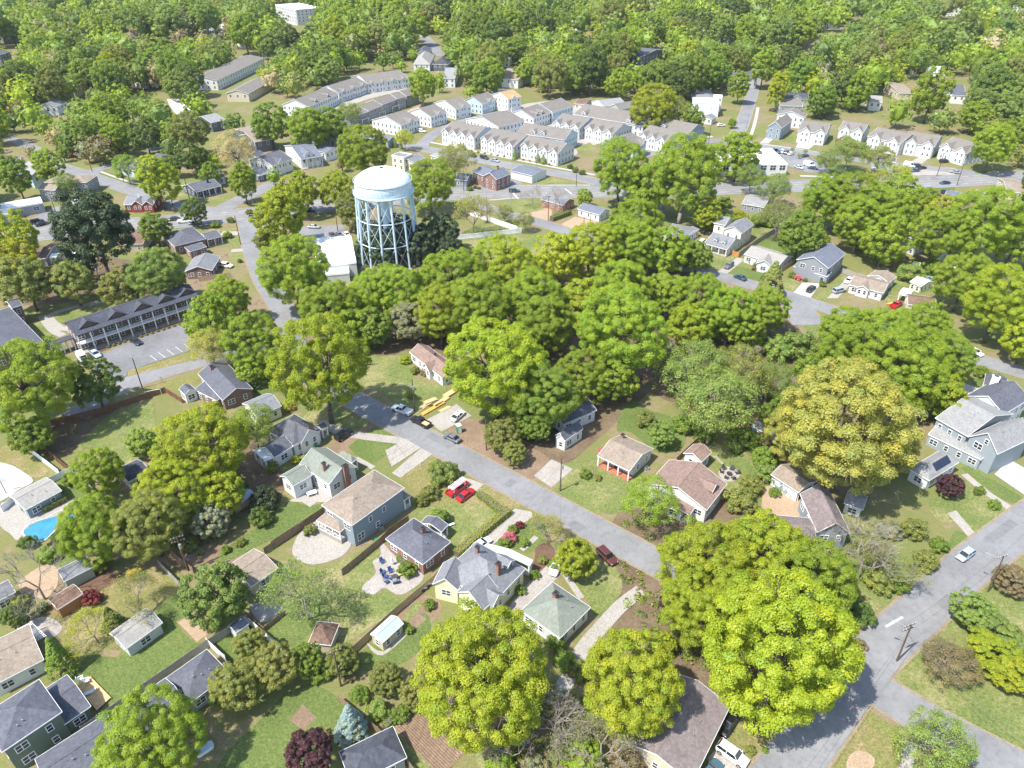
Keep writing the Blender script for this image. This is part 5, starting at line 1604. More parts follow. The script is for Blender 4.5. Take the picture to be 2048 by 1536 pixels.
# across the avenue
T('3')
H('house', 'red brick two storey house with dark grey cross gables by the avenue', 'house', 'w_brick', 'roof_blue', [B((1250, 218), (1368, 266), (1482, 190), 5.2, 'u', 1.6), B((1362, 267), (1500, 302), (1655, 245), 5.2, 'v', 2.2, st=2), B((1500, 305), (1650, 275), 2.5, 3.0, 'shed', .6, open=1)], 'the red brick avenue house', chim=[(1512, 165, 8.2, .7, .6)])
H('commercial_building', 'low brick and white workshop with dark weathered roof', 'building', 'w_stucco', 'roof_blue', [B((1640, 210), (1866, 264), (1965, 187), 3.6, 'u', .7, nowin=1)], 'the low workshop')
H('house', 'small blue-grey house behind roadside saplings', 'house', 'w_greyblue', 'roof_grey', [B((1075, 302), (1196, 312), (1150, 236), 3.2, 'u', 1.3)], None)
H('commercial_building', 'cream stucco block with tall end wall behind the water tower', 'building', 'w_cream', 'roof_grey', [B((425, 62), (550, 85), (652, 52), 6.0, 'flat', 0), B((655, 132), (768, 78), 8, 4.0, 'u', 1.4)], 'the cream stucco block')
H('house', 'low house with broad pale grey hip roof and buff walls', 'house', 'w_beige', 'roof_lgrey', [B((820, 52), (905, 78), (1040, 30), 3.2, 'hip', 1.4)], None)
T('b')
H('house', 'red and white house with grey roof behind a bare tree', 'house', 'w_brickorange', 'roof_grey', [B((1195, 1196), (1330, 1232), (1392, 1196), 3.1, 'u', 1.6)], 'the red and white house')
H('house', 'small white house with blue-grey roof on sandy ground', 'house', 'w_stucco', 'roof_blue', [B((1415, 1252), (1548, 1290), (1592, 1253), 2.9, 'u', 1.4)], 'the small white sandy lot house')
H('house', 'dark roofed house shaded beneath the big street trees', 'house', 'w_grey', 'roof_blue', [B((1668, 1318), (1832, 1320), (1882, 1285), 3, 'u', 1.4)], None)
# ------------------------------------------------------------------ town houses
TG = 'town house rows beyond the avenue'
def row(label, A, Bp, C, n, wall, h=6.0, rise=3.3, dorm=(), gw=None, lm=None, side=True, roof='roof_town', **k):
    gs = tuple(((i + .5) / n, gw or 4.6, .35) for i in range(n)) if n else tuple((f, 3.0, -.9, 1.0) for f in dorm)
    return H('townhouse_row', label, 'town houses', wall, roof, [B(A, Bp, C, h, 'u', rise, gables=gs, st=2, sp=2.7, **k)], lm, (), TG)
T('8')
row('white town house row nearest the woods with small dark dormers', (290, 478), (600, 345), (480, 270), 0, 'w_stucco', dorm=(.3, .7), lm='the woodside town houses')
row('middle white town house row below the woods, three units with gables', (600, 335), (895, 240), (800, 180), 3, 'w_stucco', gw=3.4)
row('uppermost white town house row with porch roofs by the big oak', (895, 243), (1320, 188), (1150, 120), 4, 'w_stucco', gw=3.2)
H('townhouse_row', 'grey walled town house row stepping uphill with little porch roofs', 'town houses', 'w_grey', 'roof_town',
  [B(p, q, 11.5, hh, 'u', 2.2, st=2, sp=2.5) for p, q, hh in (((735, 585), (910, 527), 6.0), ((905, 522), (1048, 466), 6.3), ((1048, 458), (1196, 402), 6.1), ((1198, 398), (1292, 376), 6.5), ((1296, 370), (1425, 335), 6.3))] +
  [B(p, (p[0] + 70, p[1] - 22), -2.0, 3.0, 'shed', .3, open=1, posts=2, trim='trim') for p in ((815, 612), (985, 540), (1125, 480), (1265, 420))], 'the grey stepped town houses', (), TG)
row('white end town house with tall gable wall facing the hedge', (1240, 668), (1437, 602), (1205, 528), 1, 'w_stucco', gw=4.5, lm='the white end town house')
row('second white gable ended town house with dark porch gable', (1545, 582), (1712, 532), (1600, 450), 1, 'w_stucco', gw=4)
row('third white gable ended town house with arched garage', (1797, 502), (1962, 467), (1862, 380), 1, 'w_stucco', gw=4)
T('9')
row('blue tinted gable ended town house beside the building site', (537, 247), (692, 192), (582, 133), 1, 'w_lblue', gw=4)
H('house', 'tall white house being built under bare orange roof sheathing', 'house', 'w_stucco', 'roof_orange', [B((800, 195), (937, 168), (882, 100), 8.0, 'u', 2.6, gables=((.4, 4, .6),)), B((690, 172), (800, 200), 6, 7.5, 'v', 2.5)], 'the unfinished orange roofed house')
H('house', 'low building with white sheet roof behind the town houses', 'house', 'w_stucco', 'metal_white', [B((600, 150), (700, 162), (735, 100), 4.5, 'u', .8)], None)
row('front town house row at the corner, four narrow white gables', (112, 528), (458, 592), (592, 490), 4, 'w_stucco', lm='the corner town house row')
row('middle front town house row, four gables with blue-white siding', (510, 602), (855, 682), (1002, 560), 4, 'w_pale', lm='the middle front town houses')
row('end front town house row nearest the avenue, pale green and white gables', (920, 672), (1312, 752), (1492, 680), 4, 'w_pale', lm='the end front town houses')
row('town house row with row of back windows behind the corner row', (705, 484), (974, 413), (800, 290), 0, 'w_stucco')
row('town house row with two white dormers facing the inner drive', (1062, 392), (1238, 330), (1110, 240), 0, 'w_stucco', dorm=(.3, .6))
row('inner town house row with long blue window wall', (1257, 332), (1472, 267), (1382, 170), 0, 'w_lblue')
row('big inner town house row with two large white dormers', (890, 540), (1378, 615), (1548, 545), 0, 'w_lblue', dorm=(.32, .52))
row('three gabled town house row with dark blue side wall', (1253, 442), (1530, 495), (1652, 400), 3, 'w_pale')
row('three gabled town house row beside the small green', (1580, 492), (1872, 553), (2012, 468), 3, 'w_pale', lm='the town houses by the green')
T('A')
row('long rear town house row with tall white dormer gables', (-20, 402), (700, 522), (802, 408), 0, 'w_pale', dorm=(.14, .78))
row('rear corner town house row with blue-grey end wall', (722, 522), (1157, 608), (1275, 525), 0, 'w_greyblue', dorm=(.4,), lm='the rear corner town houses')
row('two gabled town house row with orange doors by the side street', (650, 615), (930, 682), (1042, 582), 3, 'w_pale')
row('tan roofed town house block half hidden by a pale tree', (600, 768), (738, 682), (490, 590), 2, 'w_lblue')
H('house', 'brown roofed house at the wood edge behind the rear town houses', 'house', 'w_tan', 'roof_rust', [B((-10, 292), (102, 303), (152, 252), 3.2, 'u', 1.4)], None)
H('house', 'white gable ended house beside the wood edge', 'house', 'w_stucco', 'roof_lgrey', [B((168, 272), (292, 322), (382, 240), 5, 'v', 2.2)], 'the white wood edge house')
H('house', 'olive walled house with grey roof and cream gable by the woods', 'house', 'w_sage', 'roof_town', [B((340, 325), (455, 355), (560, 290), 4.5, 'v', 2.2)], None)
H('house', 'little white gabled house below the rear woods', 'house', 'w_stucco', 'roof_lgrey', [B((570, 380), (720, 395), (740, 340), 3.5, 'u', 1.5)], None)
H('house', 'white modern three storey house with stepped flat roofs', 'house', 'w_stucco', 'membrane', [B((1212, 282), (1482, 292), (1502, 248), 7.6, 'flat', 0, wins=[(0, .14, 5.0, 1.8, 1.8), (0, .14, 1.6, 1.8, 1.6), (0, .3, 4.8, .6, .6), (0, .5, 4.4, .6, .6), (0, .72, 4.2, .6, .8), (0, .45, 2.2, .6, .6)]), B((1420, 222), (1510, 226), 4, 8.4, 'flat', 0)], 'the white modern house')
H('garden_shed', 'small grey roofed outbuilding beside the white modern house', 'shed', 'w_pale', 'roof_grey', [B((1405, 452), (1452, 425), (1392, 380), 3.2, 'u', 1.2)], None)
H('house', 'grey roofed house in the shade behind the white modern house', 'house', 'w_grey', 'roof_grey', [B((1200, 225), (1420, 232), (1400, 150), 4.5, 'hip', 1.8)], None)
T('c')
H('house', 'white house with dark roof and balcony far up the side street', 'house', 'w_stucco', 'roof_char', [B((212, 440), (275, 470), (310, 400), 6.5, 'v', 2.0)], 'the white balcony house')
T('B')
DG = 'paired houses along the side street'
H('house', 'blue-grey house with steep tan gable and grey garage', 'house', 'w_greyblue', 'roof_town', [B((183, 372), (325, 392), (462, 310), 6.2, 'v', 2.8), B((165, 425), (310, 445), 2.5, 3.2, 'shed', .7, doors=((0, .35, 2.8, 2.2, 'trimdark'),), nowin=1)], 'the blue-grey garage house', group=DG)
def duplex(label, A, Bp, C, gm, lm=None):
    mid = ((A[0] + Bp[0]) / 2, (A[1] + Bp[1]) / 2)
    return H('house', label, 'house', 'w_pale', 'roof_town', [B(A, Bp, C, 5.8, 'u', 3.2, gables=((.26, 5.6, .5), (.78, 5.6, .5)), st=2),
      B((A[0] - 8, A[1] + 48), (Bp[0] - 8, Bp[1] + 48), 2.2, 3.2, 'shed', .8, doors=((0, .3, 3.2, 2.2, gm), (0, .72, 3.2, 2.2, gm)), nowin=1)], lm, group=DG)
duplex('white paired house with two brown garage doors', (490, 418), (782, 452), (892, 370), 'roof_rust', 'the paired house with brown garages')
duplex('white paired house screened by green saplings', (908, 400), (1160, 440), (1242, 392), 'trimdark')
sol = duplex('white paired house with solar panels between its gables', (1200, 475), (1542, 552), (1602, 462), 'trimdark', 'the solar paired house')
duplex('white paired house with pillared porch and grey garage', (1568, 532), (1890, 582), (1985, 492), 'trimdark', 'the pillared paired house')
duplex('white paired house last in its row with jeep outside', (1938, 575), (2222, 652), (2330, 558), 'trimdark', 'the last paired house')
H('house', 'boxy pale blue house with grey roof and boat beside it', 'house', 'w_lblue', 'roof_lgrey', [B((1250, 715), (1492, 745), (1600, 705), 5.0, 'hip', 1.0)], 'the boxy blue house')
H('house', 'plain white gable ended house above the blue-grey garage house', 'house', 'w_stucco', 'roof_town', [B((275, 252), (562, 282), 9, 6, 'v', 2.6)], 'the plain white gable house', group=DG)
H('house', 'tan roofed house behind the plain white gable', 'house', 'w_grey', 'roof_town', [B((310, 160), (542, 168), (470, 90), 5.5, 'u', 2.0)], None, group=DG)
H('house', 'dark roofed sage house with gabled porch under tall trees', 'house', 'w_sage', 'roof_dark', [B((330, 85), (602, 95), 9, 6, 'u', 2.6, gables=((.55, 6, .4),))], 'the sage dark roofed house', group=DG)
T('c')
shop = H('commercial_building', 'white flat roofed shop building with dark fascia and glazed front', 'shop', 'w_stucco', 'membrane', [B((235, 990), (632, 990), (520, 895), 5.0, 'flat', 0, sp=4.2, ws=(2.8, 2.6), st=1, par=.5)], 'the white shop')
H('commercial_building', 'small dark maroon hut at the edge of the shop car park', 'building', 'w_redwall', 'roof_mauve', [B((372, 892), (462, 897), (465, 862), 3, 'flat', 0, nowin=1)], 'the maroon hut')
H('house', 'grey roofed house among trees in front of the white shop', 'house', 'w_grey', 'roof_lgrey', [B((355, 1222), (490, 1245), (500, 1180), 3, 'u', 1.3)], None, keep=False)
H('house', 'blue-grey roofed house under yellow trees by the avenue', 'house', 'w_grey', 'roof_blue', [B((1560, 1200), (1650, 1215), (1650, 1150), 3, 'u', 1.3)], None)
H('house', 'pale roofed house beside the avenue bank', 'house', 'w_pale', 'roof_lgrey', [B((1795, 1190), (1850, 1195), (1868, 1148), 3, 'u', 1.2)], None)
H('house', 'tan roofed house at the right end of the avenue', 'house', 'w_tan', 'roof_tan', [B((1950, 1150), (2060, 1160), (2050, 1080), 3.2, 'u', 1.6)], None)
# ------------------------------------------------------------------ houses glimpsed in the far woods
FAR = 'houses glimpsed among the far trees'
def far_house(t, A, Bp, C, h, kind, rise, wall, roof, label, lm=None):
    T(t)
    H('house', label, 'house', wall, roof, [B(A, Bp, C, h, kind, rise, sp=4, ws=(1.3, 1.7))], lm, group=FAR)
far_house('a', (1300, 482), (1585, 348), (1512, 305), 6.2, 'u', 2.2, 'w_stucco', 'roof_town', 'far town house row with stepped tan roof left of the oak crowns', 'the far town house row')
far_house('a', (1490, 562), (1640, 478), (1600, 430), 5, 'u', 2, 'w_tan', 'roof_town', 'brown roofed row facing the far town houses')
far_house('a', (1268, 738), (1352, 718), (1290, 680), 5, 'u', 2.4, 'w_slate', 'roof_lgrey', 'slate walled house with grey gable in the left woods', 'the slate gable house')
far_house('a', (1530, 852), (1632, 835), (1580, 745), 5.5, 'u', 2, 'w_slate', 'roof_tan', 'dark house with tan roof below the slate gable')
far_house('a', (812, 825), (885, 842), 9, 5.5, 'v', 2.4, 'w_greyblue', 'roof_rust', 'blue house with bright gable among dark trees', 'the blue gable house')
far_house('a', (1005, 600), (1078, 672), (1100, 620), 4, 'flat', 0, 'w_stucco', 'membrane', 'long white flat roof showing between trees')
far_house('a', (765, 480), (860, 495), (855, 450), 4, 'flat', 0, 'w_stucco', 'metal_white', 'pale low roof in the left woods')
far_house('a', (380, 540), (445, 540), (440, 497), 5, 'u', 2, 'w_tan', 'roof_red', 'house with brown-red roof in the left woods', 'the brown-red woodland roof')
far_house('a', (340, 640), (400, 610), (370, 570), 5, 'u', 2, 'w_stucco', 'roof_grey', 'white sided house below the brown-red woodland roof')
far_house('a', (10, 215), (140, 205), (130, 178), 7, 'hip', 3, 'w_slate', 'roof_char', 'big dark roofed house at the upper left', 'the big dark upper house')
far_house('a', (0, 330), (60, 310), (40, 270), 7, 'u', 3, 'w_slate', 'roof_char', 'second dark roofed house at the upper left')
far_house('a', (1075, 165), (1150, 165), 12, 6, 'v', 4, 'w_lblue', 'roof_blue', 'steep blue-white gable house far up left', 'the steep blue gable')
far_house('a', (1210, 185), (1340, 180), (1330, 120), 5, 'u', 2.5, 'w_stucco', 'metal_white', 'wide white roofed house beside the steep blue gable')
far_house('a', (905, 185), (960, 185), 10, 5, 'v', 4, 'w_slate', 'roof_dark', 'dark steep roof poking out of the woods')
far_house('a', (1440, 262), (1500, 258), (1490, 232), 4, 'u', 2, 'w_cream', 'roof_pale', 'small cream house by parked cars up the hill', 'the small cream house')
far_house('a', (1570, 305), (1640, 300), 10, 5, 'v', 4, 'w_greyblue', 'roof_grey', 'grey house with steep front gable behind the far town houses', 'the steep grey gable')
far_house('a', (1650, 30), (1775, 60), 26, 14, 'flat', 0, 'w_pale', 'membrane', 'big pale multi storey car park on the skyline', 'the pale car park block')
far_house('a', (1720, 90), (1775, 100), 12, 8, 'flat', 0, 'w_pale', 'roof_lgrey', 'pale block below the multi storey car park')
far_house('b', (612, 470), (682, 470), (680, 405), 6, 'u', 3, 'w_stucco', 'roof_lgrey', 'large white house with plain grey roof slope', 'the large white grey-sloped house')
far_house('b', (545, 385), (637, 388), (630, 345), 4.5, 'hip', 4, 'w_slate', 'roof_dark', 'dark pyramid roofed house up the far street', 'the dark pyramid house')
far_house('b', (430, 385), (530, 385), (520, 330), 5, 'hip', 4, 'w_stucco', 'roof_pale', 'pale hip roofed white house up the far street')
far_house('b', (440, 330), (522, 330), (515, 290), 5, 'hip', 3, 'w_slate', 'roof_char', 'dark hip roofed house at the top of the far street')
far_house('b', (945, 470), (1060, 480), (1050, 425), 5.5, 'u', 4, 'w_stucco', 'roof_tan', 'white house with tan roof above the building site', 'the white tan-roofed house')
far_house('b', (940, 350), (1010, 352), (1005, 320), 6, 'hip', 2.5, 'w_stucco', 'roof_grey', 'small white two storey house in a clearing', 'the clearing house')
far_house('b', (150, 270), (210, 268), (210, 240), 5, 'u', 2, 'w_stucco', 'roof_grey', 'white house low in the woods above the town houses')
far_house('b', (1380, 150), (1430, 155), (1420, 128), 6, 'u', 2.5, 'w_stucco', 'roof_pale', 'bright white house in the deep middle woods', 'the bright woodland house')
far_house('b', (1690, 330), (1790, 345), (1780, 275), 6, 'u', 3, 'w_slate', 'roof_char', 'dark house in a gap of the middle woods', 'the dark gap house')
far_house('c', (640, 232), (735, 240), (725, 200), 5, 'u', 3, 'w_brickorange', 'roof_grey', 'brick and white house in a gap of the right woods', 'the brick woodland house')
far_house('c', (830, 385), (880, 390), (880, 330), 5, 'u', 3, 'w_tan', 'roof_pale', 'tan house with pale roof in the right woods')
far_house('c', (1480, 435), (1580, 440), (1560, 395), 4, 'u', 2, 'w_stucco', 'metal_white', 'low white roofed house beside the orange clearing', 'the white roof by the orange clearing')
far_house('c', (1620, 570), (1705, 575), (1700, 520), 5, 'u', 3.4, 'w_stucco', 'roof_char', 'white house with dark roof below the orange clearing', 'the dark roof below the clearing')
far_house('c', (1305, 560), (1390, 560), (1420, 490), 4, 'u', 2, 'w_tan', 'roof_tan', 'tan roofed house between right hand wood clumps')
far_house('c', (1120, 610), (1200, 615), (1200, 580), 5, 'u', 2, 'w_stucco', 'roof_pale', 'white house glimpsed above the paired houses')
far_house('c', (225, 225), (330, 225), (320, 185), 5, 'u', 2.5, 'w_grey', 'roof_lgrey', 'grey roofed house near the blossoming tree', 'the grey blossom house')
far_house('c', (490, 40), (545, 42), (540, 18), 6, 'u', 2.5, 'w_stucco', 'roof_pale', 'far white house near the upper edge')
far_house('c', (870, 130), (940, 132), (930, 105), 6, 'u', 3, 'w_slate', 'roof_char', 'far dark roof under the upper edge woods')
far_house('c', (1590, 60), (1680, 62), (1670, 40), 6, 'flat', 0, 'w_pale', 'metal_blue', 'far pale blue roof near the lettered sky corner' if False else 'far pale blue flat roof near the upper right')
far_house('c', (1020, 55), (1100, 58), (1095, 40), 6, 'flat', 0, 'w_pale', 'membrane', 'far long pale roof under the top edge')
far_house('c', (1985, 35), (2060, 38), (2060, 15), 6, 'u', 3, 'w_stucco', 'roof_lgrey', 'far grey roofed house at the upper right corner')
far_house('c', (1370, 400), (1410, 402), (1405, 375), 5, 'u', 2.5, 'w_stucco', 'roof_pale', 'white roofed house between two big right hand trees')
far_house('c', (0, 870), (100, 815), (90, 740), 6, 'hip', 2, 'w_greyblue', 'roof_town', 'town house end block with hipped end by the side street') if False else None
# solar panels
def solar(root, b, s0, t0, nx, ny, pw=1.05, ph=1.7):
    """modules lying on the A-B slope of a roof"""
    o, u, v, L, Wd = frame(b)
    h, r, k = b['h'], b['rise'], b['kind']
    sl = r / (min(L, Wd) / 2 if k == 'hip' else Wd / 2)
    n = Vector((0, 0, 1)) - v * sl
    n.normalize()
    t = (v + Vector((0, 0, sl))).normalized()
    for i in range(nx):
        for j in range(ny):
            c = o + u * (s0 + i * (pw + .04)) + v * t0 + Vector((0, 0, h + sl * t0)) + t * (j * (ph + .04)) + n * .1
            m = MB()
            p = [Vector((0, 0, 0)), u * pw, u * pw + t * ph, t * ph]
            m.hexa(p, [q + n * .05 for q in p])
            ob('solar_panel', m.mesh('solar_panel', M('solar')), root, c - root.location)
T('6')
rt = [x for x in COL.objects if x.get('label', '').startswith('low white house with solar')][0]
bb = B((1068, 1440), (1372, 1252), (1240, 1092), 3.0, 'hip', 1.9)
o, u, v, L, Wd = frame(bb)
solar(rt, bb, L * .5, .7, 3, 1)
bb2 = dict(bb); 
solar(rt, bb, L * .3, .7, 2, 1)
# the far half of the hip, facing up the street
bl = B((1068, 1440), (1240, 1092), (1372, 1252), 3.0, 'hip', 1.9)
# ------------------------------------------------------------------ water tower
T('F')
tb = P(781, 522)
tower = thing('water_tower', 'pale blue steel water tower with domed tank on a ring of braced legs', 'water tower', tb)
LM.append(('the water tower', tb))
RT = 9.1
prof = [(1.25, 21.6), (2.2, 21.9), (4.5, 22.5), (6.8, 23.4), (8.3, 24.3), (8.95, 25.0), (9.25, 26.0), (9.3, 27.2), (9.2, 28.4), (8.95, 29.0), (8.2, 29.9), (7.0, 30.8), (5.4, 31.6), (3.5, 32.15), (1.6, 32.4), (.02, 32.45)]
m = MB(); m.lathe(prof, 64); m.build('tank', M('tower'), tower, smooth=True)
m = MB(); m.lathe([(1.3, 0), (1.3, 21.8)], 24); m.build('riser_pipe', M('tower_leg'), tower, smooth=True)
m = MB(); m.lathe([(9.0, 24.75), (10.0, 24.75), (10.0, 24.95), (9.0, 24.95)], 64); wk = m.build('catwalk', M('tower_leg'), tower)
m = MB()
for k in range(48):
    a = 2 * math.pi * k / 48
    c, s = math.cos(a) * 9.95, math.sin(a) * 9.95
    m.tube((c, s, 24.95), (c, s, 26.0), .03, .03, 4)
    a2 = 2 * math.pi * (k + 1) / 48
    for z in (25.45, 26.0):
        m.tube((c, s, z), (math.cos(a2) * 9.95, math.sin(a2) * 9.95, z), .035, .035, 4)
m.build('railing', M('tower_leg'), wk)
m = MB()
for k in range(48):
    a, a2 = 2 * math.pi * k / 48, 2 * math.pi * (k + 1) / 48
    m.tube((math.cos(a) * 9.55, math.sin(a) * 9.55, 28.9), (math.cos(a2) * 9.55, math.sin(a2) * 9.55, 28.9), .07, .07, 5)
    if k % 4 == 0: m.tube((math.cos(a) * 9.05, math.sin(a) * 9.05, 28.6), (math.cos(a) * 9.55, math.sin(a) * 9.55, 28.9), .04, .04, 4)
m.build('painters_rail', M('tower_leg'), tower)
m = MB(); m.lathe([(9.33, 28.28), (9.33, 28.42), (9.2, 28.44)], 64); m.build('seam', M('steel'), tower)
m = MB(); m.box(-.5, .5, -.4, .4, 32.3, 32.75); m.box(-1.6, -1.2, -.9, -.5, 32.2, 32.55); m.build('hatch', M('darkgrey'), tower)
leg_top, leg_bot = 9.15, 10.3
NL = 14
def lp(k, z):
    a = 2 * math.pi * (k + .35) / NL
    r = leg_bot + (leg_top - leg_bot) * z / 24.6
    return Vector((math.cos(a) * r, math.sin(a) * r, z))
for k in range(NL):
    m = MB(); m.tube(lp(k, .4), lp(k, 24.6), .36, .34, 8)
    lg = m.build('leg', M('tower_leg'), tower)
    m = MB(); f = lp(k, 0); m.box(-.7, .7, -.7, .7, -.1, .45); m.build('footing', M('concrete_new'), lg, loc=f)
    for z in (8.6, 16.6):
        m = MB(); m.tube(lp(k, z), lp(k + 1, z), .18, .18, 5); m.build('ring_strut', M('tower_leg'), tower)
    for za, zb in ((.8, 8.4), (8.8, 16.4), (16.8, 24.2)):
        m = MB(); m.tube(lp(k, za), lp(k + 1, zb), .075, .075, 4); m.build('tie_rod', M('tower_leg'), tower)
        m = MB(); m.tube(lp(k + 1, za), lp(k, zb), .075, .075, 4); m.build('tie_rod', M('tower_leg'), tower)
    if k % 2 == 0:
        for z in (8.6, 16.6):
            m = MB(); p = lp(k, z); m.tube(p, p * .12 + Vector((0, 0, z * .88)), .06, .06, 4); m.build('spoke_rod', M('tower_leg'), tower)
# ladder up one leg
m = MB()
a, b2 = lp(8, .5) * 1.0, lp(8, 24.6)
for s in (-.25, .25):
    m.tube(a + Vector((s, -.45, 0)), b2 + Vector((s, -.45, 0)), .035, .035, 4)
for i in range(60):
    q = a.lerp(b2, i / 60)
    m.tube(q + Vector((-.25, -.45, 0)), q + Vector((.25, -.45, 0)), .02, .02, 4)
m.build('ladder', M('tower_leg'), tower)

# ------------------------------------------------------------------ vehicles
T('e')
PK = 'cars parked on the street'
car((418, 945), (308, 905), 'pickup', 'd5dade', 'silver pickup truck parked in tree shade on the street', PK)
pt = car((532, 1025), (418, 968), 'pickup', '1d1f23', 'black pickup truck with lumber in its bed', PK)
car((708, 1112), (618, 1068), 'sedan', '6f7378', 'grey sedan parked by the white boundary corner' if False else 'grey sedan parked near the green portable toilet', PK)
car((668, 985), (728, 932), 'sedan', 'ecedee', 'white car parked on the new concrete drive')
T('F')
car((899, 989), (931, 965), 'pickup', 'b3242a', 'red work pickup with white ladder racks over its bed')
T('e')
car((695, 1470), (795, 1395), 'sedan', 'c3202a', 'shiny red sedan with black roof beside the red work pickup')
T('H')
car((1140, 512), (1298, 410), 'suv', '17181b', 'black suv parked under the tall oak', None)
T('d')
car((468, 582), (532, 655), 'van', 'eef0f0', 'white van at the end of the motel car park')
car((540, 562), (605, 612), 'sedan', 'b9c6d4', 'silver-blue sedan beside the white motel van')
car((782, 492), (848, 532), 'sedan', '33373d', 'dark sedan alone in the motel car park')
car((1322, 52), (1392, 62), 'suv', 'edefef', 'white station wagon beside the small brick gable house')
T('h')
car((1550, 225), (1635, 308), 'suv', '5d2f2a', 'maroon suv parked where the street meets the lawn', PK)
car((1308, 282), (1268, 372), 'sedan', 'e6e7e8', 'white sedan on the gravel drive beside the bright green tree')
car((805, 215), (870, 172), 'sedan', 'dfe1e3', 'pale silver sedan tucked beside the yellow house porch')
T('i')
car((1745, 222), (1648, 292), 'hatch', 'a9b8c8', 'silver-blue hatchback driving along the cross street')
car((220, 1398), (380, 1512), 'suv', 'f0f1f1', 'white suv parked beside the dark brown roof')
car((298, 1232), (248, 1308), 'suv', '1b1c1f', 'black suv half under the brown roofed carport')
car((140, 1600), (200, 1520), 'sedan', '4b6a78', 'teal car hood at the bottom edge')
T('f')
car((385, 145), (305, 112), 'sedan', '2f4a5e', 'dark blue sedan parked on the street by the lush lawn', PK)
car((300, 42), (255, 75), 'suv', '6c6f70', 'grey suv on the ranch house drive')
car((515, 185), (572, 172), 'sedan', 'f0f1f2', 'white car beside the roadside cedar', PK)
car((795, 178), (745, 218), 'sedan', '24282d', 'black sedan on the wide white drive')
car((1020, 130), (975, 162), 'sedan', 'eceeee', 'white sedan at the top of the narrow drive')
car((910, 215), (968, 200), 'suv', 'a7b0b8', 'silver suv lower down the narrow drive')
car((1470, 130), (1535, 162), 'sedan', '8ea5bd', 'blue-grey car on the lawn behind the yellow barn shed')
car((1705, 552), (1805, 598), 'sedan', 'f0f1f1', 'white sedan under trees by the far right street' if False else 'white sedan under trees at the end of the street')
car((0, 440), (55, 490), 'suv', 'c9d0d4', 'silver suv in the bare scrub clearing')
T('5')
car((690, 1205), (765, 1150), 'pickup', 'b1202a', 'red pickup truck beside a yellow canoe')
car((1150, 640), (1185, 590), 'suv', '2b2f36', 'dark suv on the side drive by the pale house')
car((1155, 55), (1105, 40), 'sedan', '2b2f36', 'dark car parked below the avenue bank')
car((1210, 25), (1270, 15), 'suv', '22324a', 'navy suv parked below the avenue bank')
T('4')
car((520, 545), (555, 520), 'suv', 'e5e8ea', 'white suv beside the dormered porch')
AV = 'cars driving on the avenue'
T('b')
car((1005, 1147), (1070, 1145), 'suv', '3b4a4c', 'dark green suv driving past the red brick avenue house', AV)
CT = 'cars parked before the front town houses'
car((765, 925), (808, 940), 'suv', '2a2d33', 'black suv, first of the three by the front town houses', CT)
car((835, 940), (880, 952), 'suv', '2f3136', 'charcoal suv, middle of the three by the front town houses', CT)
car((900, 958), (945, 968), 'sedan', '8fa0b0', 'silver-blue car, last of the three by the front town houses', CT)
car((465, 785), (500, 790), 'suv', 'e8eaec', 'white suv by the end town house drive')
car((460, 215), (495, 220), 'van', 'e6e8ea', 'white van on the far street')
T('a')
car((1062, 1312), (1018, 1316), 'sedan', '3b3f45', 'dark sedan driving behind the pickup on the avenue', AV)
car((1075, 1330), (1145, 1325), 'pickup', 'eceeee', 'white pickup truck driving on the avenue', AV)
car((1140, 1340), (1200, 1338), 'sedan', '30465c', 'blue sedan beside the white pickup on the avenue', AV)
car((1517, 1302), (1548, 1302), 'suv', '20232a', 'black suv at the junction below the lime trees', AV)
car((185, 1338), (262, 1322), 'suv', '26292e', 'black suv, rear of the pair outside the grey shop', None)
car((215, 1352), (288, 1334), 'sedan', '22252a', 'black sedan, front of the pair outside the grey shop', None)
car((390, 945), (455, 935), 'suv', '8a2b2e', 'red suv parked by the side street verge')
car((460, 1212), (485, 1205), 'suv', 'e8ebec', 'white suv behind the dark pine')
car((1820, 1260), (1890, 1262), 'suv', '24272c', 'dark suv in tree shade on the avenue', AV)
T('2')
LT = 'cars parked by the pump building'
car((1140, 1040), (1195, 1042), 'sedan', '9aa5a2', 'grey car alone in the shaded lot above the pump building', LT)
car((1335, 1105), (1380, 1150), 'sedan', '54565b', 'dark grey car, first of three beside the pump building', LT)
car((1405, 1100), (1450, 1145), 'sedan', '7a818a', 'grey car, middle of three beside the pump building', LT)
car((1480, 1105), (1528, 1140), 'sedan', 'eceeef', 'white car, last of three beside the pump building', LT)
T('c')
car((1605, 1095), (1545, 1098), 'sedan', '31445c', 'blue sedan driving on the avenue past the grass bank', AV)
car((1655, 1035), (1615, 1028), 'sedan', '8d939a', 'grey car leaving the last paired house')
LS = 'cars in the shop car park'
for n, (a, b_, k, c, t) in enumerate((((310, 893), (360, 890), 'suv', 'dfe6ea', 'white suv behind the shop roof edge'), ((535, 910), (575, 900), 'suv', '2b3a52', 'navy suv at the head of the shop car park row'), ((575, 915), (590, 905), 'sedan', '33465f', 'dark blue car second in the shop car park row'),
    ((590, 922), (610, 895), 'suv', 'b9d3dc', 'pale blue suv third in the shop car park row'), ((612, 925), (635, 905), 'suv', '24282c', 'black suv fourth in the shop car park row'), ((636, 928), (665, 915), 'sedan', 'eef0f0', 'white car last in the shop car park row'),
    ((672, 995), (725, 1012), 'sedan', 'c5ccd2', 'silver car beside the shop flank'), ((735, 985), (785, 995), 'van', 'f0f1f1', 'white van beside the shop flank'), ((760, 1005), (806, 1012), 'sedan', '27364c', 'navy sedan nearest the shop hedge'), ((720, 938), (752, 930), 'sedan', '4b5057', 'grey sedan leaving the shop car park'))):
    car(a, b_, k, c, t, LS)
LB = 'cars beside the boxy blue house'
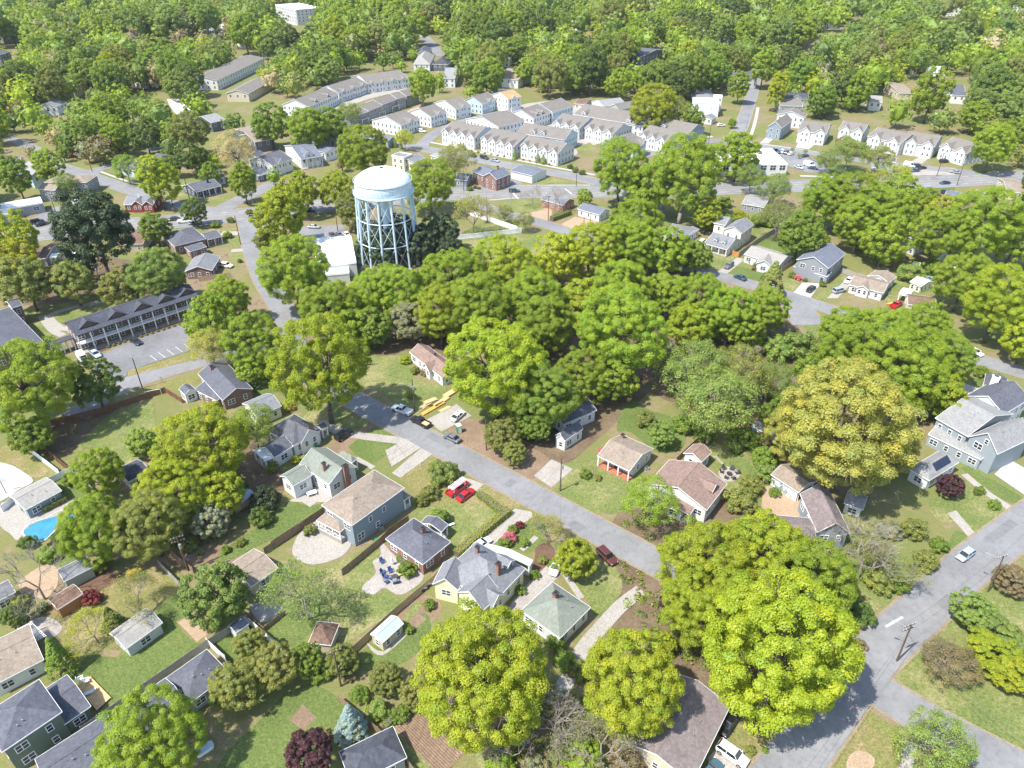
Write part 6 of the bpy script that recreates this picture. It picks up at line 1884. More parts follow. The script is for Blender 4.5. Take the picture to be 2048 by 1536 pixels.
for a, b_, k, c, t in (((1340, 990), (1385, 998), 'van', 'eef0f1', 'white van beside the boxy blue house'), ((1385, 1000), (1425, 990), 'suv', '2d4059', 'dark blue suv beside the boxy blue house'), ((1420, 1010), (1460, 1002), 'sedan', '24303f', 'navy sedan outermost by the boxy blue house'), ((1375, 1025), (1420, 1020), 'sedan', '3d5a6e', 'teal car in front of the boxy blue house')):
    car(a, b_, k, c, t, LB)
car((1540, 970), (1600, 965), 'suv', '1e2125', 'black jeep with spare wheel outside the last paired house')
car((210, 752), (255, 750), 'sedan', 'f0f1f1', 'white car on the lawn by the side street')
car((1455, 215) if False else (2045, 815), (2060, 800), 'suv', '2a2d31', 'dark car at the right hand wood edge')
drop_protos()
# ladder racks on the red van, planks in the black pickup
T('e')
van = [o for o in COL.objects if o.name.startswith('pickup') and 'ladder' in o.get('label', '')][0]
for s in (-.62, -.1, .42):
    m = MB()
    for y in (s - .18, s + .18):
        m.box(-2.3, 2.2, y - .03, y + .03, 2.02, 2.1)
    for i in range(14):
        m.box(-2.2 + i * .33, -2.14 + i * .33, s - .16, s + .16, 2.03, 2.08)
    m.build('ladder', M('white_plastic'), van)
m = MB()
for x in (-1.8, 0, 1.5):
    m.box(x - .04, x + .04, -.85, .85, 1.9, 2.0)
for x in (-1.8, 1.5):
    for y in (-.8, .8): m.box(x - .04, x + .04, y - .04, y + .04, 1.0, 1.9)
m.build('roof_rack', M('white_plastic'), van)
for y in range(4):
    m = MB(); m.box(-2.7, -.85, -.62 + y * .32, -.36 + y * .32, .8, .98 + .05 * (y % 2)); m.build('plank', M('lumber'), pt)
# boat
T('c')
b0 = P(1168, 1028)
boat = thing('motor_boat', 'white motor boat on a trailer in front of the boxy blue house', 'boat', b0, -.5)
m = MB()
loft(m, [[(-2.8, -1, .9), (-2.8, 1, .9), (-2.8, 1.1, 1.6), (-2.8, -1.1, 1.6)], [(0, -1, .85), (0, 1, .85), (0, 1.2, 1.7), (0, -1.2, 1.7)], [(2, -.6, .95), (2, .6, .95), (2, .9, 1.85), (2, -.9, 1.85)], [(3.2, -.05, 1.5), (3.2, .05, 1.5), (3.2, .08, 2.0), (3.2, -.08, 2.0)]])
m.build('hull', M('white_plastic'), boat)
m = MB(); m.hexa([(-.6, -.8, 1.7), (1.2, -.8, 1.7), (1.2, .8, 1.7), (-.6, .8, 1.7)], [(-.4, -.7, 2.6), (.5, -.7, 2.6), (.5, .7, 2.6), (-.4, .7, 2.6)]); m.build('cabin', M('white_plastic'), boat)
m = MB(); m.box(-2.6, 2.6, -.7, .7, .5, .62); m.build('trailer_frame', M('steel'), boat)
for s in (-1, 1):
    m = MB(); m.tube((-.5, s * .95 - .1, .33), (-.5, s * .95 + .1, .33), .33, .33, 12); m.build('wheel', M('black'), boat)

# ------------------------------------------------------------------ poles and cables
T('i')
pole((1285, 895), 'wooden utility pole with crossarms and lamp at the street corner, leaning slightly', 9.2, 2, 2.6, False, 'A', rz=.35, lean=(-.25, .1))
pole((1830, 478), 'wooden utility pole with street lamp beside the rusty shrub', 9.2, 1, 2.6, False, 'B', rz=.35, lean=(-.4, .1))
T('d')
pole((855, 795), 'plain dark wooden pole with small lamp facing the motel car park', 9.2, 0, 2.2, False, 'C', rz=1.0)
T('e')
pole((440, 930), 'wooden pole with transformer can and street lamp on the lawn edge', 9.2, 0, 3.4, True, 'D', rz=.4)
pole((870, 1165), 'thin wooden pole under the oaks by the plot', 8.5, 0, None, False, 'E', rz=.4)
pole((1312, 1410), 'wooden pole beside the gravel drive entrance', 9.0, 0, None, True, 'G', rz=.4)
T('g')
pole((1130, 352), 'wooden pole with crossarms and cable drop by the plank fence', 8.8, 2, None, True, 'I', rz=.5)
pole((1400, 500), 'wooden pole rising out of the dark evergreen', 8.6, 2, None, True, 'J', rz=.5)
pole((2046, 1045), 'wooden pole with crossarm above the lower garden', 8.8, 1, None, False, 'K', rz=.5)
T('1')
pole((1090, 1540), 'tall wooden pole with transformer beside the motel lawn', 12.5, 2, None, True, 'L', rz=.2)
pole((1190, 1540), 'shorter wooden pole next to the transformer pole', 6.5, 0, None, False, 'N', rz=.2)
for x, y, t in ((1945, 520, 'tall pole before the dark slate bungalow'), (1770, 575, 'pole between the forked lime tree and the avenue'), (1270, 330, 'lamp pole on the bungalow pavement'), (945, 222, 'pole at the side street bend'), (605, 212, 'pole beside the tan corner house'), (1165, 120, 'pole in the shade above the side street'), (590, 690, 'pole at the grey shop parking')):
    pole((x, y), 'wooden ' + t, 9.5, 1, 2.6, False, None, rz=.3)
T('2')
pole((418, 1225), 'dark wooden pole at the kerb of the short street', 11, 0, None, False, 'O', rz=.3)
pole((542, 805), 'grey metal pole on the grassy avenue corner', 10, 1, 0.2, False, 'Q', 'steel', rz=.1)
pole((1555, 1245), 'brown pole in front of the water tower legs', 8, 0, None, False, None, rz=.1)
pole((1412, 1090), 'slim pole at the pump building lot', 8, 0, None, False, None, rz=.1)
pole((712, 1180), 'short pole on the pavement of the short street', 6.5, 0, None, False, None, rz=.1)
T('3')
pole((1165, 418), 'first of two poles close together by the avenue saplings', 11, 1, None, True, 'R', rz=.1)
pole((1192, 420), 'second of two poles close together by the avenue saplings', 12, 1, None, True, None, 'steel', rz=.1)
pole((1910, 378), 'tall grey pole in front of the low workshop', 14, 2, 3.0, False, 'S', 'steel', rz=.1)
pole((1405, 742), 'pole standing behind the white vinyl fence', 10, 0, None, False, 'U', rz=.1)
pole((1648, 600), 'slender pole on the curved avenue verge', 8, 0, 3, False, None, 'steel', rz=.1)
T('b')
pole((1448, 1452), 'wooden pole beside the grey lane near the sandy lot', 9.5, 0, None, False, 'V', rz=.2)
pole((1490, 1392), 'wooden pole between the sandy lot and the bushes', 7.5, 0, None, False, None, rz=.2)
pole((1240, 1325), 'wooden pole in front of the red and white house', 10, 1, None, False, 'X', rz=.2)
pole((1408, 1118), 'dark pole at the avenue fork near the round bushes', 9, 0, None, False, None, rz=.2)
T('c')
pole((1525, 1058), 'wooden pole by the gravel lot beside the avenue', 10.5, 1, None, False, 'Y', rz=.2)
pole((1645, 1112), 'wooden pole on the grass bank of the avenue', 9.5, 1, None, False, 'Z', rz=.2)
pole((382, 772), 'slim lamp post on the side street pavement', 9, 0, 3.1, False, None, 'steel', rz=.2)
pole((155, 868), 'double armed post at the town house corner', 10, 1, None, False, None, rz=.2)
T('F')
cable('overhead cable over the corner lawn, upper strand', 'A', PF(2060, 1462, 7.8), .6, .3)
cable('overhead cable over the corner lawn, middle strand', 'A', PF(2060, 1490, 6.2), .6, 0, -1.6)
cable('overhead cable over the corner lawn, lowest strand', 'A', PF(2060, 1462, 5.4), .6, 0, -2.4, .035)
cable('cable strung along the cross street, inner strand', 'A', 'B', .7, .6)
cable('cable strung along the cross street, outer strand', 'A', 'B', .7, -.6)
cable('cable leaving the lamp pole along the cross street', 'B', PF(2140, 985, 8.8), .7, .4)
cable('cable crossing the junction towards the bottom edge', 'A', PF(1560, 1600, 8.5), .5, .2)
cable('second cable crossing the junction towards the bottom edge', 'A', PF(1590, 1600, 8.0), .5, .2, -1)
cable('cable above the front lawn of the house with brick porch', 'G', 'A', 1.4, .2)
cable('lower cable above the front lawn of the house with brick porch', 'G', 'A', 1.4, -.3, -1.5)
cable('cable between the plot pole and the drive pole', 'E', 'G', .5, .1)
cable('cable between the transformer pole and the plot pole', 'D', 'E', .6, .1)
cable('lower cable between the transformer pole and the plot pole', 'D', 'E', .6, .1, -1.6)
cable('cable sloping from the transformer pole over the cottage lawn', 'D', PF(600, 690, 8.5), 1, .1)
cable('cable linking the fence pole and the evergreen pole', 'I', 'J', .6, .5)
cable('cable linking the evergreen pole and the lower garden pole', 'J', 'K', .9, .3)
cable('cable running from the fence pole to the upper trees', 'I', PF(560, 960, 8.5), .9, .2)
cable('cable between the motel transformer pole and its neighbour', 'L', 'N', .4, .1, -2)
cable('cable running over the motel lawn from the transformer pole', 'L', PF(120, 470, 12), 1.2, .3)
cable('cable along the avenue between the grey poles', 'R', 'S', .8, .2)
cable('cable along the avenue past the grass bank', 'Y', 'Z', .5, .2)

T('F')
for n, a, z0, x, y, z in (('white house with brick chimneys', 'D', 0, 640, 915, 4.5), ('grey two storey house', 'D', 0, 770, 955, 6.0), ('house with brick porch', 'G', 0, 1215, 900, 3.6), ('yellow house', 'G', 0, 985, 1075, 5.5), ('green roofed house', 'G', 0, 1120, 1160, 4.5),
                          ('tan detached garage', 'J', 0, 505, 1120, 3.2), ('white shed lawn', 'J', 0, 300, 1250, 3.0), ('red roofed bungalow', 'G', 0, 1360, 960, 5.5)):
    cable('service cable dropping to the ' + n, a, PF(x, y, z), .8, 0, -1.2, .018)
def ac_unit(x, y, label):
    r = thing('air_conditioner', label, 'air conditioner', P(x, y), .4)
    m = MB(); m.box(-.42, .42, -.42, .42, .08, .85); m.build('cabinet', M('steel'), r)
    m = MB(); m.tube((0, 0, .85), (0, 0, .9), .34, .34, 12); m.build('fan_grille', M('darkgrey'), r)
    m = MB(); m.box(-.55, .55, -.55, .55, 0, .08); m.build('pad', M('concrete'), r)
T('e')
ac_unit(1828, 1285, 'grey air conditioner beside the house with brick porch')
T('H')
ac_unit(1130, 1035, 'grey air conditioner against the white house wall')
ac_unit(1600, 1420, 'grey air conditioner beside the grey two storey house')
T('6')
ac_unit(1560, 1300, 'grey air conditioner by the blue-grey house porch')
T('5')
ac_unit(650, 1070, 'grey air conditioner beside the tan roofed ranch')
T('d')
gl = thing('goal_frame', 'white framed practice goal on the fenced lawn', 'goal', P(925, 840), .35)
for x in (-1.8, 1.8):
    m = MB(); m.tube((x, 0, 0), (x, 0, 1.7), .05, .05, 6); m.tube((x, 0, 1.7), (x, 1.2, 0), .04, .04, 5); m.build('upright', M('white_plastic'), gl)
m = MB(); m.tube((-1.8, 0, 1.7), (1.8, 0, 1.7), .05, .05, 6); m.build('crossbar', M('white_plastic'), gl)
# ------------------------------------------------------------------ fences
T('g')
fence('long weathered grey board fence between the white shed lawn and the ranch', [(480, 1290), (770, 1090), (1235, 770), (1470, 622)], 1.9, 'fence_grey')
fence('pale vinyl fence along the small shed lawn', [(1472, 622), (1745, 852)], 1.9, 'fence_white', boards=False)
fence('short white fence at the dark ranch gable', [(1235, 757), (1345, 860), (1360, 920)], 1.8, 'fence_white', boards=False)
fence('short grey plank fence beside the yellow bush', [(948, 292), (1070, 415)], 1.6, 'fence_grey')
fence('brown plank fence beneath the crossarm pole', [(1020, 232), (1150, 330)], 1.7, 'fence_wood')
fence('tan plank fence at the corner of the detached garage', [(1290, 303), (1380, 372)], 1.6, 'fence_tan')
fence('brown fence above the curved concrete drive', [(1580, 215), (1740, 112), (1900, -5)], 1.8, 'fence_wood')
fence('low plank screen around the fire pit deck', [(1470, 600), (1580, 690), (1705, 590)], 1.2, 'fence_wood')
fence('brown fence by the pool shrubs', [(280, 190), (390, 140)], 1.7, 'fence_wood')
T('h')
fence('long tan privacy fence between the gravel patio and the yellow house', [(50, 820), (300, 592), (545, 385), (655, 280)], 1.9, 'fence_tan')
fence('brown board fence between the grey house and the red brick bungalow', [(0, 342), (235, 150), (290, 92), (400, 20)], 1.8, 'fence_wood')
fence('brown board fence along the ploughed garden', [(-20, 1100), (215, 1290), (385, 1470), (450, 1560)], 1.7, 'fence_wood')
T('H')
fence('weathered fence behind the grey two storey house lawn', [(470, 1550), (760, 1360), (1092, 1142)], 1.9, 'fence_wood')
T('d')
fence('dark red-brown fence along the motel side street', [(300, 985), (620, 905), (985, 787), (1085, 850)], 1.7, 'fence_brown')
fence('white fence beside the court yard', [(92, 1085), (345, 1280)], 1.7, 'fence_white', boards=False)
fence('white fence stepping round the pool house', [(0, 1500), (70, 1442), (420, 1265), (555, 1392)], 1.7, 'fence_white', boards=False)
fence('brown fence beside the white court fence', [(190, 1085), (400, 1260)], 1.6, 'fence_brown')
fence('wooden fence behind the small brick gable house', [(1190, 125), (1310, 108), (1385, 98)], 1.7, 'fence_tan')
T('4')
fence('dark weathered fence beside the cream two storey house', [(915, 635), (1100, 500), (1315, 370)], 1.9, 'fence_grey')
fence('new orange plank fence beside the dormered porch', [(850, 617), (912, 642)], 1.8, 'fence_orange')
fence('tan fence between the ranch and the grey garage house', [(1352, 792), (1420, 750), (1500, 690)], 1.8, 'fence_tan')
T('5')
fence('grey wooden gate fence at the top of the narrow drive', [(185, 800), (250, 820), (320, 850)], 1.8, 'fence_grey')
T('3')
fence('tall white vinyl fence round the thin willow, street side', [(1190, 602), (1450, 690), (1755, 795)], 2.1, 'fence_white', boards=False)
fence('tall white vinyl fence round the thin willow, field side', [(1755, 797), (1400, 838), (1070, 872)], 2.1, 'fence_white', boards=False)
T('7')
fence('short grey fence at the weathered white garage', [(868, 612), (950, 522)], 1.6, 'fence_grey')
fence('dark fence behind the red roofed bungalow', [(20, 330), (230, 130)], 1.6, 'fence_wood')

# ------------------------------------------------------------------ garden things
def adirondack(p, rz, mat, label, group):
    r = thing('garden_chair', label, 'chair', p, rz, group)
    m = MB(); m.hexa([(-.3, -.3, .3), (.3, -.3, .3), (.3, .35, .42), (-.3, .35, .42)], [(-.3, -.3, .34), (.3, -.3, .34), (.3, .35, .46), (-.3, .35, .46)]); m.build('seat', M(mat), r)
    m = MB(); m.hexa([(-.3, -.3, .34), (.3, -.3, .34), (.3, -.24, .34), (-.3, -.24, .34)], [(-.34, -.62, 1.05), (.34, -.62, 1.05), (.34, -.56, 1.05), (-.34, -.56, 1.05)]); m.build('backrest', M(mat), r)
    for s in (-1, 1):
        m = MB(); m.box(s * .38 - .06, s * .38 + .06, -.4, .4, .6, .64); m.build('arm', M(mat), r)
        for y in (-.32, .32):
            m = MB(); m.box(s * .34 - .04, s * .34 + .04, y - .04, y + .04, 0, .6); m.build('leg', M(mat), r)
    return r
def table(p, label, mat='darkgrey', r_=.6):
    r = thing('garden_table', label, 'table', p)
    m = MB(); m.tube((0, 0, .68), (0, 0, .74), r_, r_, 14); m.build('table_top', M(mat), r)
    for k in range(4):
        a = k * math.pi / 2
        m = MB(); m.box(-.04, .04, -.04, .04, 0, .68); m.build('leg', M(mat), r, loc=(math.cos(a) * r_ * .6, math.sin(a) * r_ * .6, 0))
    return r
def face(p, q):
    return math.atan2(q.y - p.y, q.x - p.x) - math.pi / 2
T('7')
c = P(555, 510)
fp = thing('fire_pit', 'round black fire pit on the small stone circle', 'fire pit', c)
m = MB(); m.lathe([(.35, 0), (.6, .35), (.62, .5), (.54, .5), (.4, .3), (.02, .28)], 16); m.build('bowl', M('darkgrey'), fp)
m = MB(); m.tube((0, 0, .2), (0, 0, .3), .3, .3, 10); m.build('ash', M('black'), fp)
for x, y, t in ((500, 455, 'nearest the stepping stones'), (580, 462, 'on the far side of the circle'), (632, 500, 'beside the shrub border'), (595, 555, 'on the house-away side'), (525, 550, 'closest to the red bungalow corner'), (478, 490, 'by the lawn path end')):
    p = P(x, y); adirondack(p, face(p, c), 'darkgrey', 'dark lounge chair around the fire pit, ' + t, 'lounge chairs round the fire pit')
pth = tag(ob('stepping_path', None), kind='structure')
for i, (x, y) in enumerate(((415, 325), (435, 345), (455, 365), (475, 385), (490, 405), (505, 425))):
    m = MB(); m.box(-.3, .3, -.22, .22, .0, .05); m.build('stepping_stone', M('concrete'), pth, loc=P(x, y), rz=i * .5)
T('h')
c = P(315, 395)
for x, y, t in ((250, 370, 'outermost of the ring'), (265, 395, 'second of the ring'), (295, 362, 'behind the low table'), (272, 425, 'near the lawn edge'), (330, 425, 'beside the black grill'), (245, 305, 'by itself near the wall'), (300, 405, 'innermost of the ring')):
    p = P(x, y); adirondack(p, face(p, c), 'blue_plastic', 'dark blue patio chair on the gravel, ' + t, 'blue chairs on the gravel patio')
table(P(322, 402), 'round dark table among the blue patio chairs')
u_ = thing('garden_umbrella', 'folded white garden umbrella on the gravel patio', 'umbrella', P(305, 318))
m = MB(); m.tube((0, 0, 0), (0, 0, 2.2), .03, .03, 6); m.build('pole', M('steel'), u_)
m = MB(); m.tube((0, 0, .9), (0, 0, 2.3), .32, .06, 8); m.build('canopy', M('white_plastic'), u_)
gt = thing('log_bench', 'low wooden bench on the gravel by the blue chairs', 'bench', P(360, 380), .6)
m = MB(); m.box(-.9, .9, -.2, .2, .4, .47); m.build('seat', M('lumber'), gt)
for s in (-.7, .7):
    m = MB(); m.box(s - .06, s + .06, -.18, .18, 0, .4); m.build('leg', M('lumber'), gt)
def grill(p, label, rz=0):
    r = thing('barbecue_grill', label, 'grill', p, rz)
    m = MB(); m.box(-.35, .35, -.25, .25, .1, .8); m.build('cabinet', M('darkgrey'), r)
    m = MB(); m.hexa([(-.4, -.28, .8), (.4, -.28, .8), (.4, .28, .8), (-.4, .28, .8)], [(-.36, -.1, 1.15), (.36, -.1, 1.15), (.36, .2, 1.15), (-.36, .2, 1.15)]); m.build('lid', M('steel'), r)
    for s in (-1, 1):
        m = MB(); m.box(s * .58 - .17, s * .58 + .17, -.25, .25, .76, .8); m.build('side_shelf', M('steel'), r)
grill(P(490, 475), 'first covered grill behind the yellow house', .5)
grill(P(520, 448), 'second covered grill against the tan fence', .5)
grill(P(322, 430), 'black grill on the gravel patio', .2)
bn = thing('wheelie_bin', 'dark green wheelie bin behind the board fence', 'bin', P(212, 188), .4)
def wbin(r, mat):
    m = MB(); m.hexa([(-.25, -.28, .06), (.25, -.28, .06), (.25, .28, .06), (-.25, .28, .06)], [(-.31, -.36, 1.0), (.31, -.36, 1.0), (.31, .36, 1.0), (-.31, .36, 1.0)]); m.build('body', M(mat), r)
    m = MB(); m.box(-.34, .34, -.4, .38, 1.0, 1.07); m.build('lid', M(mat), r)
    for s in (-1, 1):
        m = MB(); m.tube((s * .27 - .04, .3, .12), (s * .27 + .04, .3, .12), .12, .12, 8); m.build('wheel', M('black'), r)
wbin(bn, 'green_plastic')
T('6')
for k, (x, y) in enumerate(((1635, 1340), (1672, 1352))):
    r = thing('wheelie_bin', ('green wheelie bin, outer of the pair' if k == 0 else 'green wheelie bin, inner of the pair') + ' by the blue-grey gabled house', 'bin', P(x, y), .3); wbin(r, 'green_plastic')
T('H')
r = thing('wheelie_bin', 'green wheelie bin beside the brick side chimney', 'bin', P(935, 585), .3); wbin(r, 'green_plastic')
tb2 = thing('patio_table', 'long white patio table on the concrete terrace', 'table', P(890, 1075), .45)
m = MB(); m.box(-1.0, 1.0, -.6, .6, .7, .76); m.build('table_top', M('white_plastic'), tb2)
for sx in (-.85, .85):
    for sy in (-.45, .45):
        m = MB(); m.box(sx - .05, sx + .05, sy - .05, sy + .05, 0, .7); m.build('leg', M('white_plastic'), tb2)
T('g')
# raised deck with furniture
dk = thing('deck', 'tan wooden deck behind the green house', 'deck', P(560, 1090))
A_, B_, C_, D_ = P(455, 1040, .4), P(542, 985, .4), P(665, 1112, .4), P(580, 1190, .4)
for i in range(26):
    g = .012
    a, b_ = A_.lerp(D_, (i + g * 4) / 26), A_.lerp(D_, (i + 1 - g * 4) / 26)
    c_, d_ = B_.lerp(C_, (i + 1 - g * 4) / 26), B_.lerp(C_, (i + g * 4) / 26)
    m = MB(); q = [a, d_, c_, b_]; m.hexa([p - a + Vector((0, 0, -.05)) for p in q], [p - a for p in q]); m.build('board', M('lumber'), dk, loc=a - dk.location)
for p in (A_, B_, C_, D_):
    m = MB(); m.box(-.08, .08, -.08, .08, 0, .34); m.build('post', M('fence_wood'), dk, loc=Vector((p.x, p.y, 0)) - dk.location)
for x, y, t in ((490, 1010, 'upper'), (525, 1020, 'second')):
    p = P(x, y, .4); adirondack(p, -1.0, 'white_plastic', t + ' pale chair at the far end of the deck', 'pale chairs on the deck')
ln = thing('sun_lounger', 'white sun lounger on the tan deck', 'lounger', P(545, 1085, .4), .5)
m = MB(); m.box(-.9, .3, -.32, .32, .25, .32); m.build('seat', M('white_plastic'), ln)
m = MB(); m.hexa([(.3, -.32, .25), (.9, -.32, .6), (.9, .32, .6), (.3, .32, .25)], [(.3, -.32, .32), (.88, -.32, .67), (.88, .32, .67), (.3, .32, .32)]); m.build('backrest', M('white_plastic'), ln)
for sx in (-.8, .2):
    for sy in (-.28, .28):
        m = MB(); m.box(sx - .03, sx + .03, sy - .03, sy + .03, 0, .25); m.build('leg', M('white_plastic'), ln)
# hot tub
ht = thing('hot_tub', 'pale blue oblong tub beside the lower garden trees', 'hot tub', P(1230, 1432), .75)
def rrect(l, w, r, n=5):
    out = []
    for cx, cy, a0 in ((l - r, w - r, 0), (-l + r, w - r, 90), (-l + r, -w + r, 180), (l - r, -w + r, 270)):
        out += [(cx + r * math.cos(math.radians(a0 + 90 * i / n)), cy + r * math.sin(math.radians(a0 + 90 * i / n))) for i in range(n + 1)]
    return out
m = MB(); q = rrect(1.35, .62, .4); m.hexa([(x * .94, y * .9, 0) for x, y in q], [(x, y, .62) for x, y in q]); m.build('shell', M('white_plastic'), ht)
m = MB(); m.hexa([(x * .97, y * .95, .62) for x, y in q], [(x * .93, y * .9, .7) for x, y in q]); m.build('cover', M('metal_blue'), ht)
# pergola
pg = thing('pergola', 'white lattice pergola over the terrace of the white ranch', 'pergola', P(190, 725))
A_, B_, C_, D_ = P(105, 702, 2.5), P(188, 660, 2.5), P(275, 742, 2.5), P(185, 792, 2.5)
for p in (A_, B_, C_, D_):
    m = MB(); m.box(-.07, .07, -.07, .07, 0, 2.5); m.build('post', M('trim'), pg, loc=Vector((p.x, p.y, 0)) - pg.location)
for i in range(10):
    for (a, b_) in ((A_.lerp(D_, i / 9), B_.lerp(C_, i / 9)), (A_.lerp(B_, i / 9), D_.lerp(C_, i / 9))):
        m = MB(); m.tube(a - a, b_ - a, .045, .045, 4); m.build('slat', M('trim'), pg, loc=a - pg.location)
# pool
T('F')
out = soft([(48, 1064), (62, 1048), (92, 1038), (112, 1027), (128, 1022), (143, 1024), (150, 1033), (136, 1042), (118, 1052), (104, 1066), (92, 1078), (76, 1082), (58, 1076)], 5)
pool = thing('swimming_pool', 'kidney shaped swimming pool with turquoise water and pale rim', 'swimming pool', P(100, 1050))
w = [P(x, y) for x, y in out]
cc = sum(w, Vector()) / len(w)
tri = tessellate_polygon([w])
m = MB(); m.v = [(p.x - pool.location.x, p.y - pool.location.y, .06) for p in w]
for t in tri: m.f.append(tuple(t)); m.m.append(0)
m.build('water', M('water'), pool)
m = MB()
for i in range(len(w)):
    p, q = w[i], w[(i + 1) % len(w)]
    e = lambda v: v + (v - cc).normalized() * .45
    up = Vector((0, 0, .12)); lo = Vector((0, 0, -.05))
    o_ = pool.location
    m.hexa([p + lo - o_, q + lo - o_, e(q) + lo - o_, e(p) + lo - o_], [p + up - o_, q + up - o_, e(q) + up - o_, e(p) + up - o_])
m.build('rim', M('concrete_new'), pool)
sp_ = thing('spa_pool', 'small round spa with blue water next to the pool house', 'spa', P(143, 1015))
m = MB(); m.lathe([(1.15, 0), (1.15, .35), (.85, .35), (.85, .2)], 20); m.build('rim', M('concrete_new'), sp_)
m = MB(); m.lathe([(.86, .24), (.01, .24)], 20); m.build('water', M('water'), sp_)
# basketball hoop at the court
T('d')
hp = thing('basketball_hoop', 'basketball hoop on a post at the pale court', 'basketball hoop', P(38, 1424), .3)
m = MB(); m.tube((0, 0, 0), (0, 0, 3.4), .07, .07, 8); m.build('post', M('darkgrey'), hp)
m = MB(); m.box(-.9, .9, .5, .54, 2.9, 3.9); m.build('backboard', M('white_plastic'), hp)
m = MB()
for k in range(12):
    a, b_ = 2 * math.pi * k / 12, 2 * math.pi * (k + 1) / 12
    m.tube((.23 * math.cos(a), .8 + .23 * math.sin(a), 3.05), (.23 * math.cos(b_), .8 + .23 * math.sin(b_), 3.05), .012, .012, 4)
m.build('hoop_ring', M('red_paint'), hp)
# building site: lumber, portable toilet
T('e')
pt_ = thing('portable_toilet', 'green portable toilet with pale roof on the building plot', 'portable toilet', P(706, 1058), .5)
m = MB(); m.box(-.55, .55, -.55, .55, 0, 2.1); m.build('cabin', M('green_plastic'), pt_)
m = MB(); m.hexa([(-.6, -.6, 2.1), (.6, -.6, 2.1), (.6, .6, 2.1), (-.6, .6, 2.1)], [(-.45, -.45, 2.35), (.45, -.45, 2.35), (.45, .45, 2.35), (-.45, .45, 2.35)]); m.build('roof', M('white_plastic'), pt_)
m = MB(); m.box(-.4, .4, -.58, -.55, .1, 1.9); m.build('door', M('white_plastic'), pt_)
def lumber(a, b_, n, lay, mat, label, ln=None):
    p, q = P(*a), P(*b_)
    d = q - p
    r = thing('lumber_stack', label, 'lumber', p, math.atan2(d.y, d.x), 'lumber stacks on the building plot')
    L_ = ln or d.length
    for i in range(n):
        for k in range(lay):
            m = MB(); x0 = random.uniform(-.2, .2); m.box(x0, L_ + x0, (i - n / 2) * .26, (i - n / 2) * .26 + .23, .08 + k * .16, .22 + k * .16); m.build('beam', M(mat), r)
    for x in (.4, L_ - .4):
        m = MB(); m.box(x - .06, x + .06, -n * .13, n * .13, 0, .08); m.build('bearer', M('fence_wood'), r)
lumber((485, 955), (615, 880), 4, 2, 'lumber_y', 'stack of long yellow beams on the new drive')
lumber((500, 890), (570, 862), 5, 3, 'lumber', 'block of pale planks nearest the transformer pole')
lumber((560, 905), (640, 850), 5, 2, 'lumber', 'bundle of tan planks between the other stacks')
lumber((620, 850), (700, 800), 6, 3, 'lumber', 'tall bundle of planks under the lime oak')
lumber((480, 915), (530, 880), 5, 1, 'lumber', 'low flat bundle of planks by the lawn')
lumber((590, 935), (650, 905), 4, 1, 'lumber', 'short boards lying on the concrete')
mh = tag(ob('manhole', None, None, P(698, 1171)), kind='structure')
m = MB(); m.tube((0, 0, .05), (0, 0, .066), .45, .45, 16); m.build('manhole_cover', M('darkgrey'), mh)
m = MB(); m.lathe([(.47, .064), (.62, .064)], 18); m.build('manhole_frame', M('concrete'), mh)
sg = thing('yard_sign', 'white post sign at the end of the split drive', 'sign', P(474, 1268), .5)
m = MB(); m.box(-.05, .05, -.05, .05, 0, 1.8); m.build('post', M('trim'), sg)
m = MB(); m.box(.05, .9, -.03, .03, 1.62, 1.7); m.build('arm', M('trim'), sg)
T('h')
br = thing('rain_bench', 'small white bench on the lawn behind the brick bungalow', 'bench', P(655, 85), .5)
m = MB(); m.box(-.8, .8, -.25, .25, .4, .46); m.build('seat', M('white_plastic'), br)
for s in (-.65, .65):
    m = MB(); m.box(s - .05, s + .05, -.2, .2, 0, .4); m.build('leg', M('white_plastic'), br)
T('5')
cn = thing('canoe', 'bright yellow canoe lying beside the red pickup', 'canoe', P(672, 1170), .4)
m = MB(); loft(m, [[(-2, -.02, .35), (-2, .02, .35), (-2, .03, .5), (-2, -.03, .5)], [(-1, -.3, .05), (-1, .3, .05), (-1, .4, .42), (-1, -.4, .42)], [(1, -.3, .05), (1, .3, .05), (1, .4, .42), (1, -.4, .42)], [(2, -.02, .35), (2, .02, .35), (2, .03, .5), (2, -.03, .5)]])
m.build('hull', M('lumber_y'), cn)
m = MB(); m.box(-.1, .1, -.38, .38, .36, .4); m.build('seat', M('lumber'), cn)
# stop sign
T('i')
ss = thing('stop_sign', 'red octagonal stop sign reading STOP at the corner', 'stop sign', P(990, 1232), math.radians(25))
m = MB(); m.tube((0, 0, 0), (0, 0, 2.9), .035, .035, 6); m.build('post', M('steel'), ss)
def octo(r): return [(r * math.cos(math.pi / 8 + k * math.pi / 4), r * math.sin(math.pi / 8 + k * math.pi / 4)) for k in range(8)]
m = MB(); q = octo(.46); m.hexa([(x, -.05, 2.55 + z) for x, z in q], [(x, -.075, 2.55 + z) for x, z in q]); pl = m.build('plate_border', M('trim'), ss)
m = MB(); q = octo(.42); m.hexa([(x, -.075, 2.55 + z) for x, z in q], [(x, -.085, 2.55 + z) for x, z in q]); m.build('plate', M('red_paint'), ss)
cu = bpy.data.curves.new('lettering', 'FONT'); cu.body = 'STOP'; cu.size = .34; cu.align_x = 'CENTER'; cu.align_y = 'CENTER'; cu.extrude = .004
tmp = bpy.data.objects.new('lettering_text', cu)
me = bpy.data.meshes.new_from_object(tmp)
bpy.data.objects.remove(tmp)
me.materials.clear(); me.materials.append(M('trim'))
lt = ob('lettering', me, ss, (0, -.09, 2.55)); lt.rotation_euler = (math.pi / 2, 0, 0)
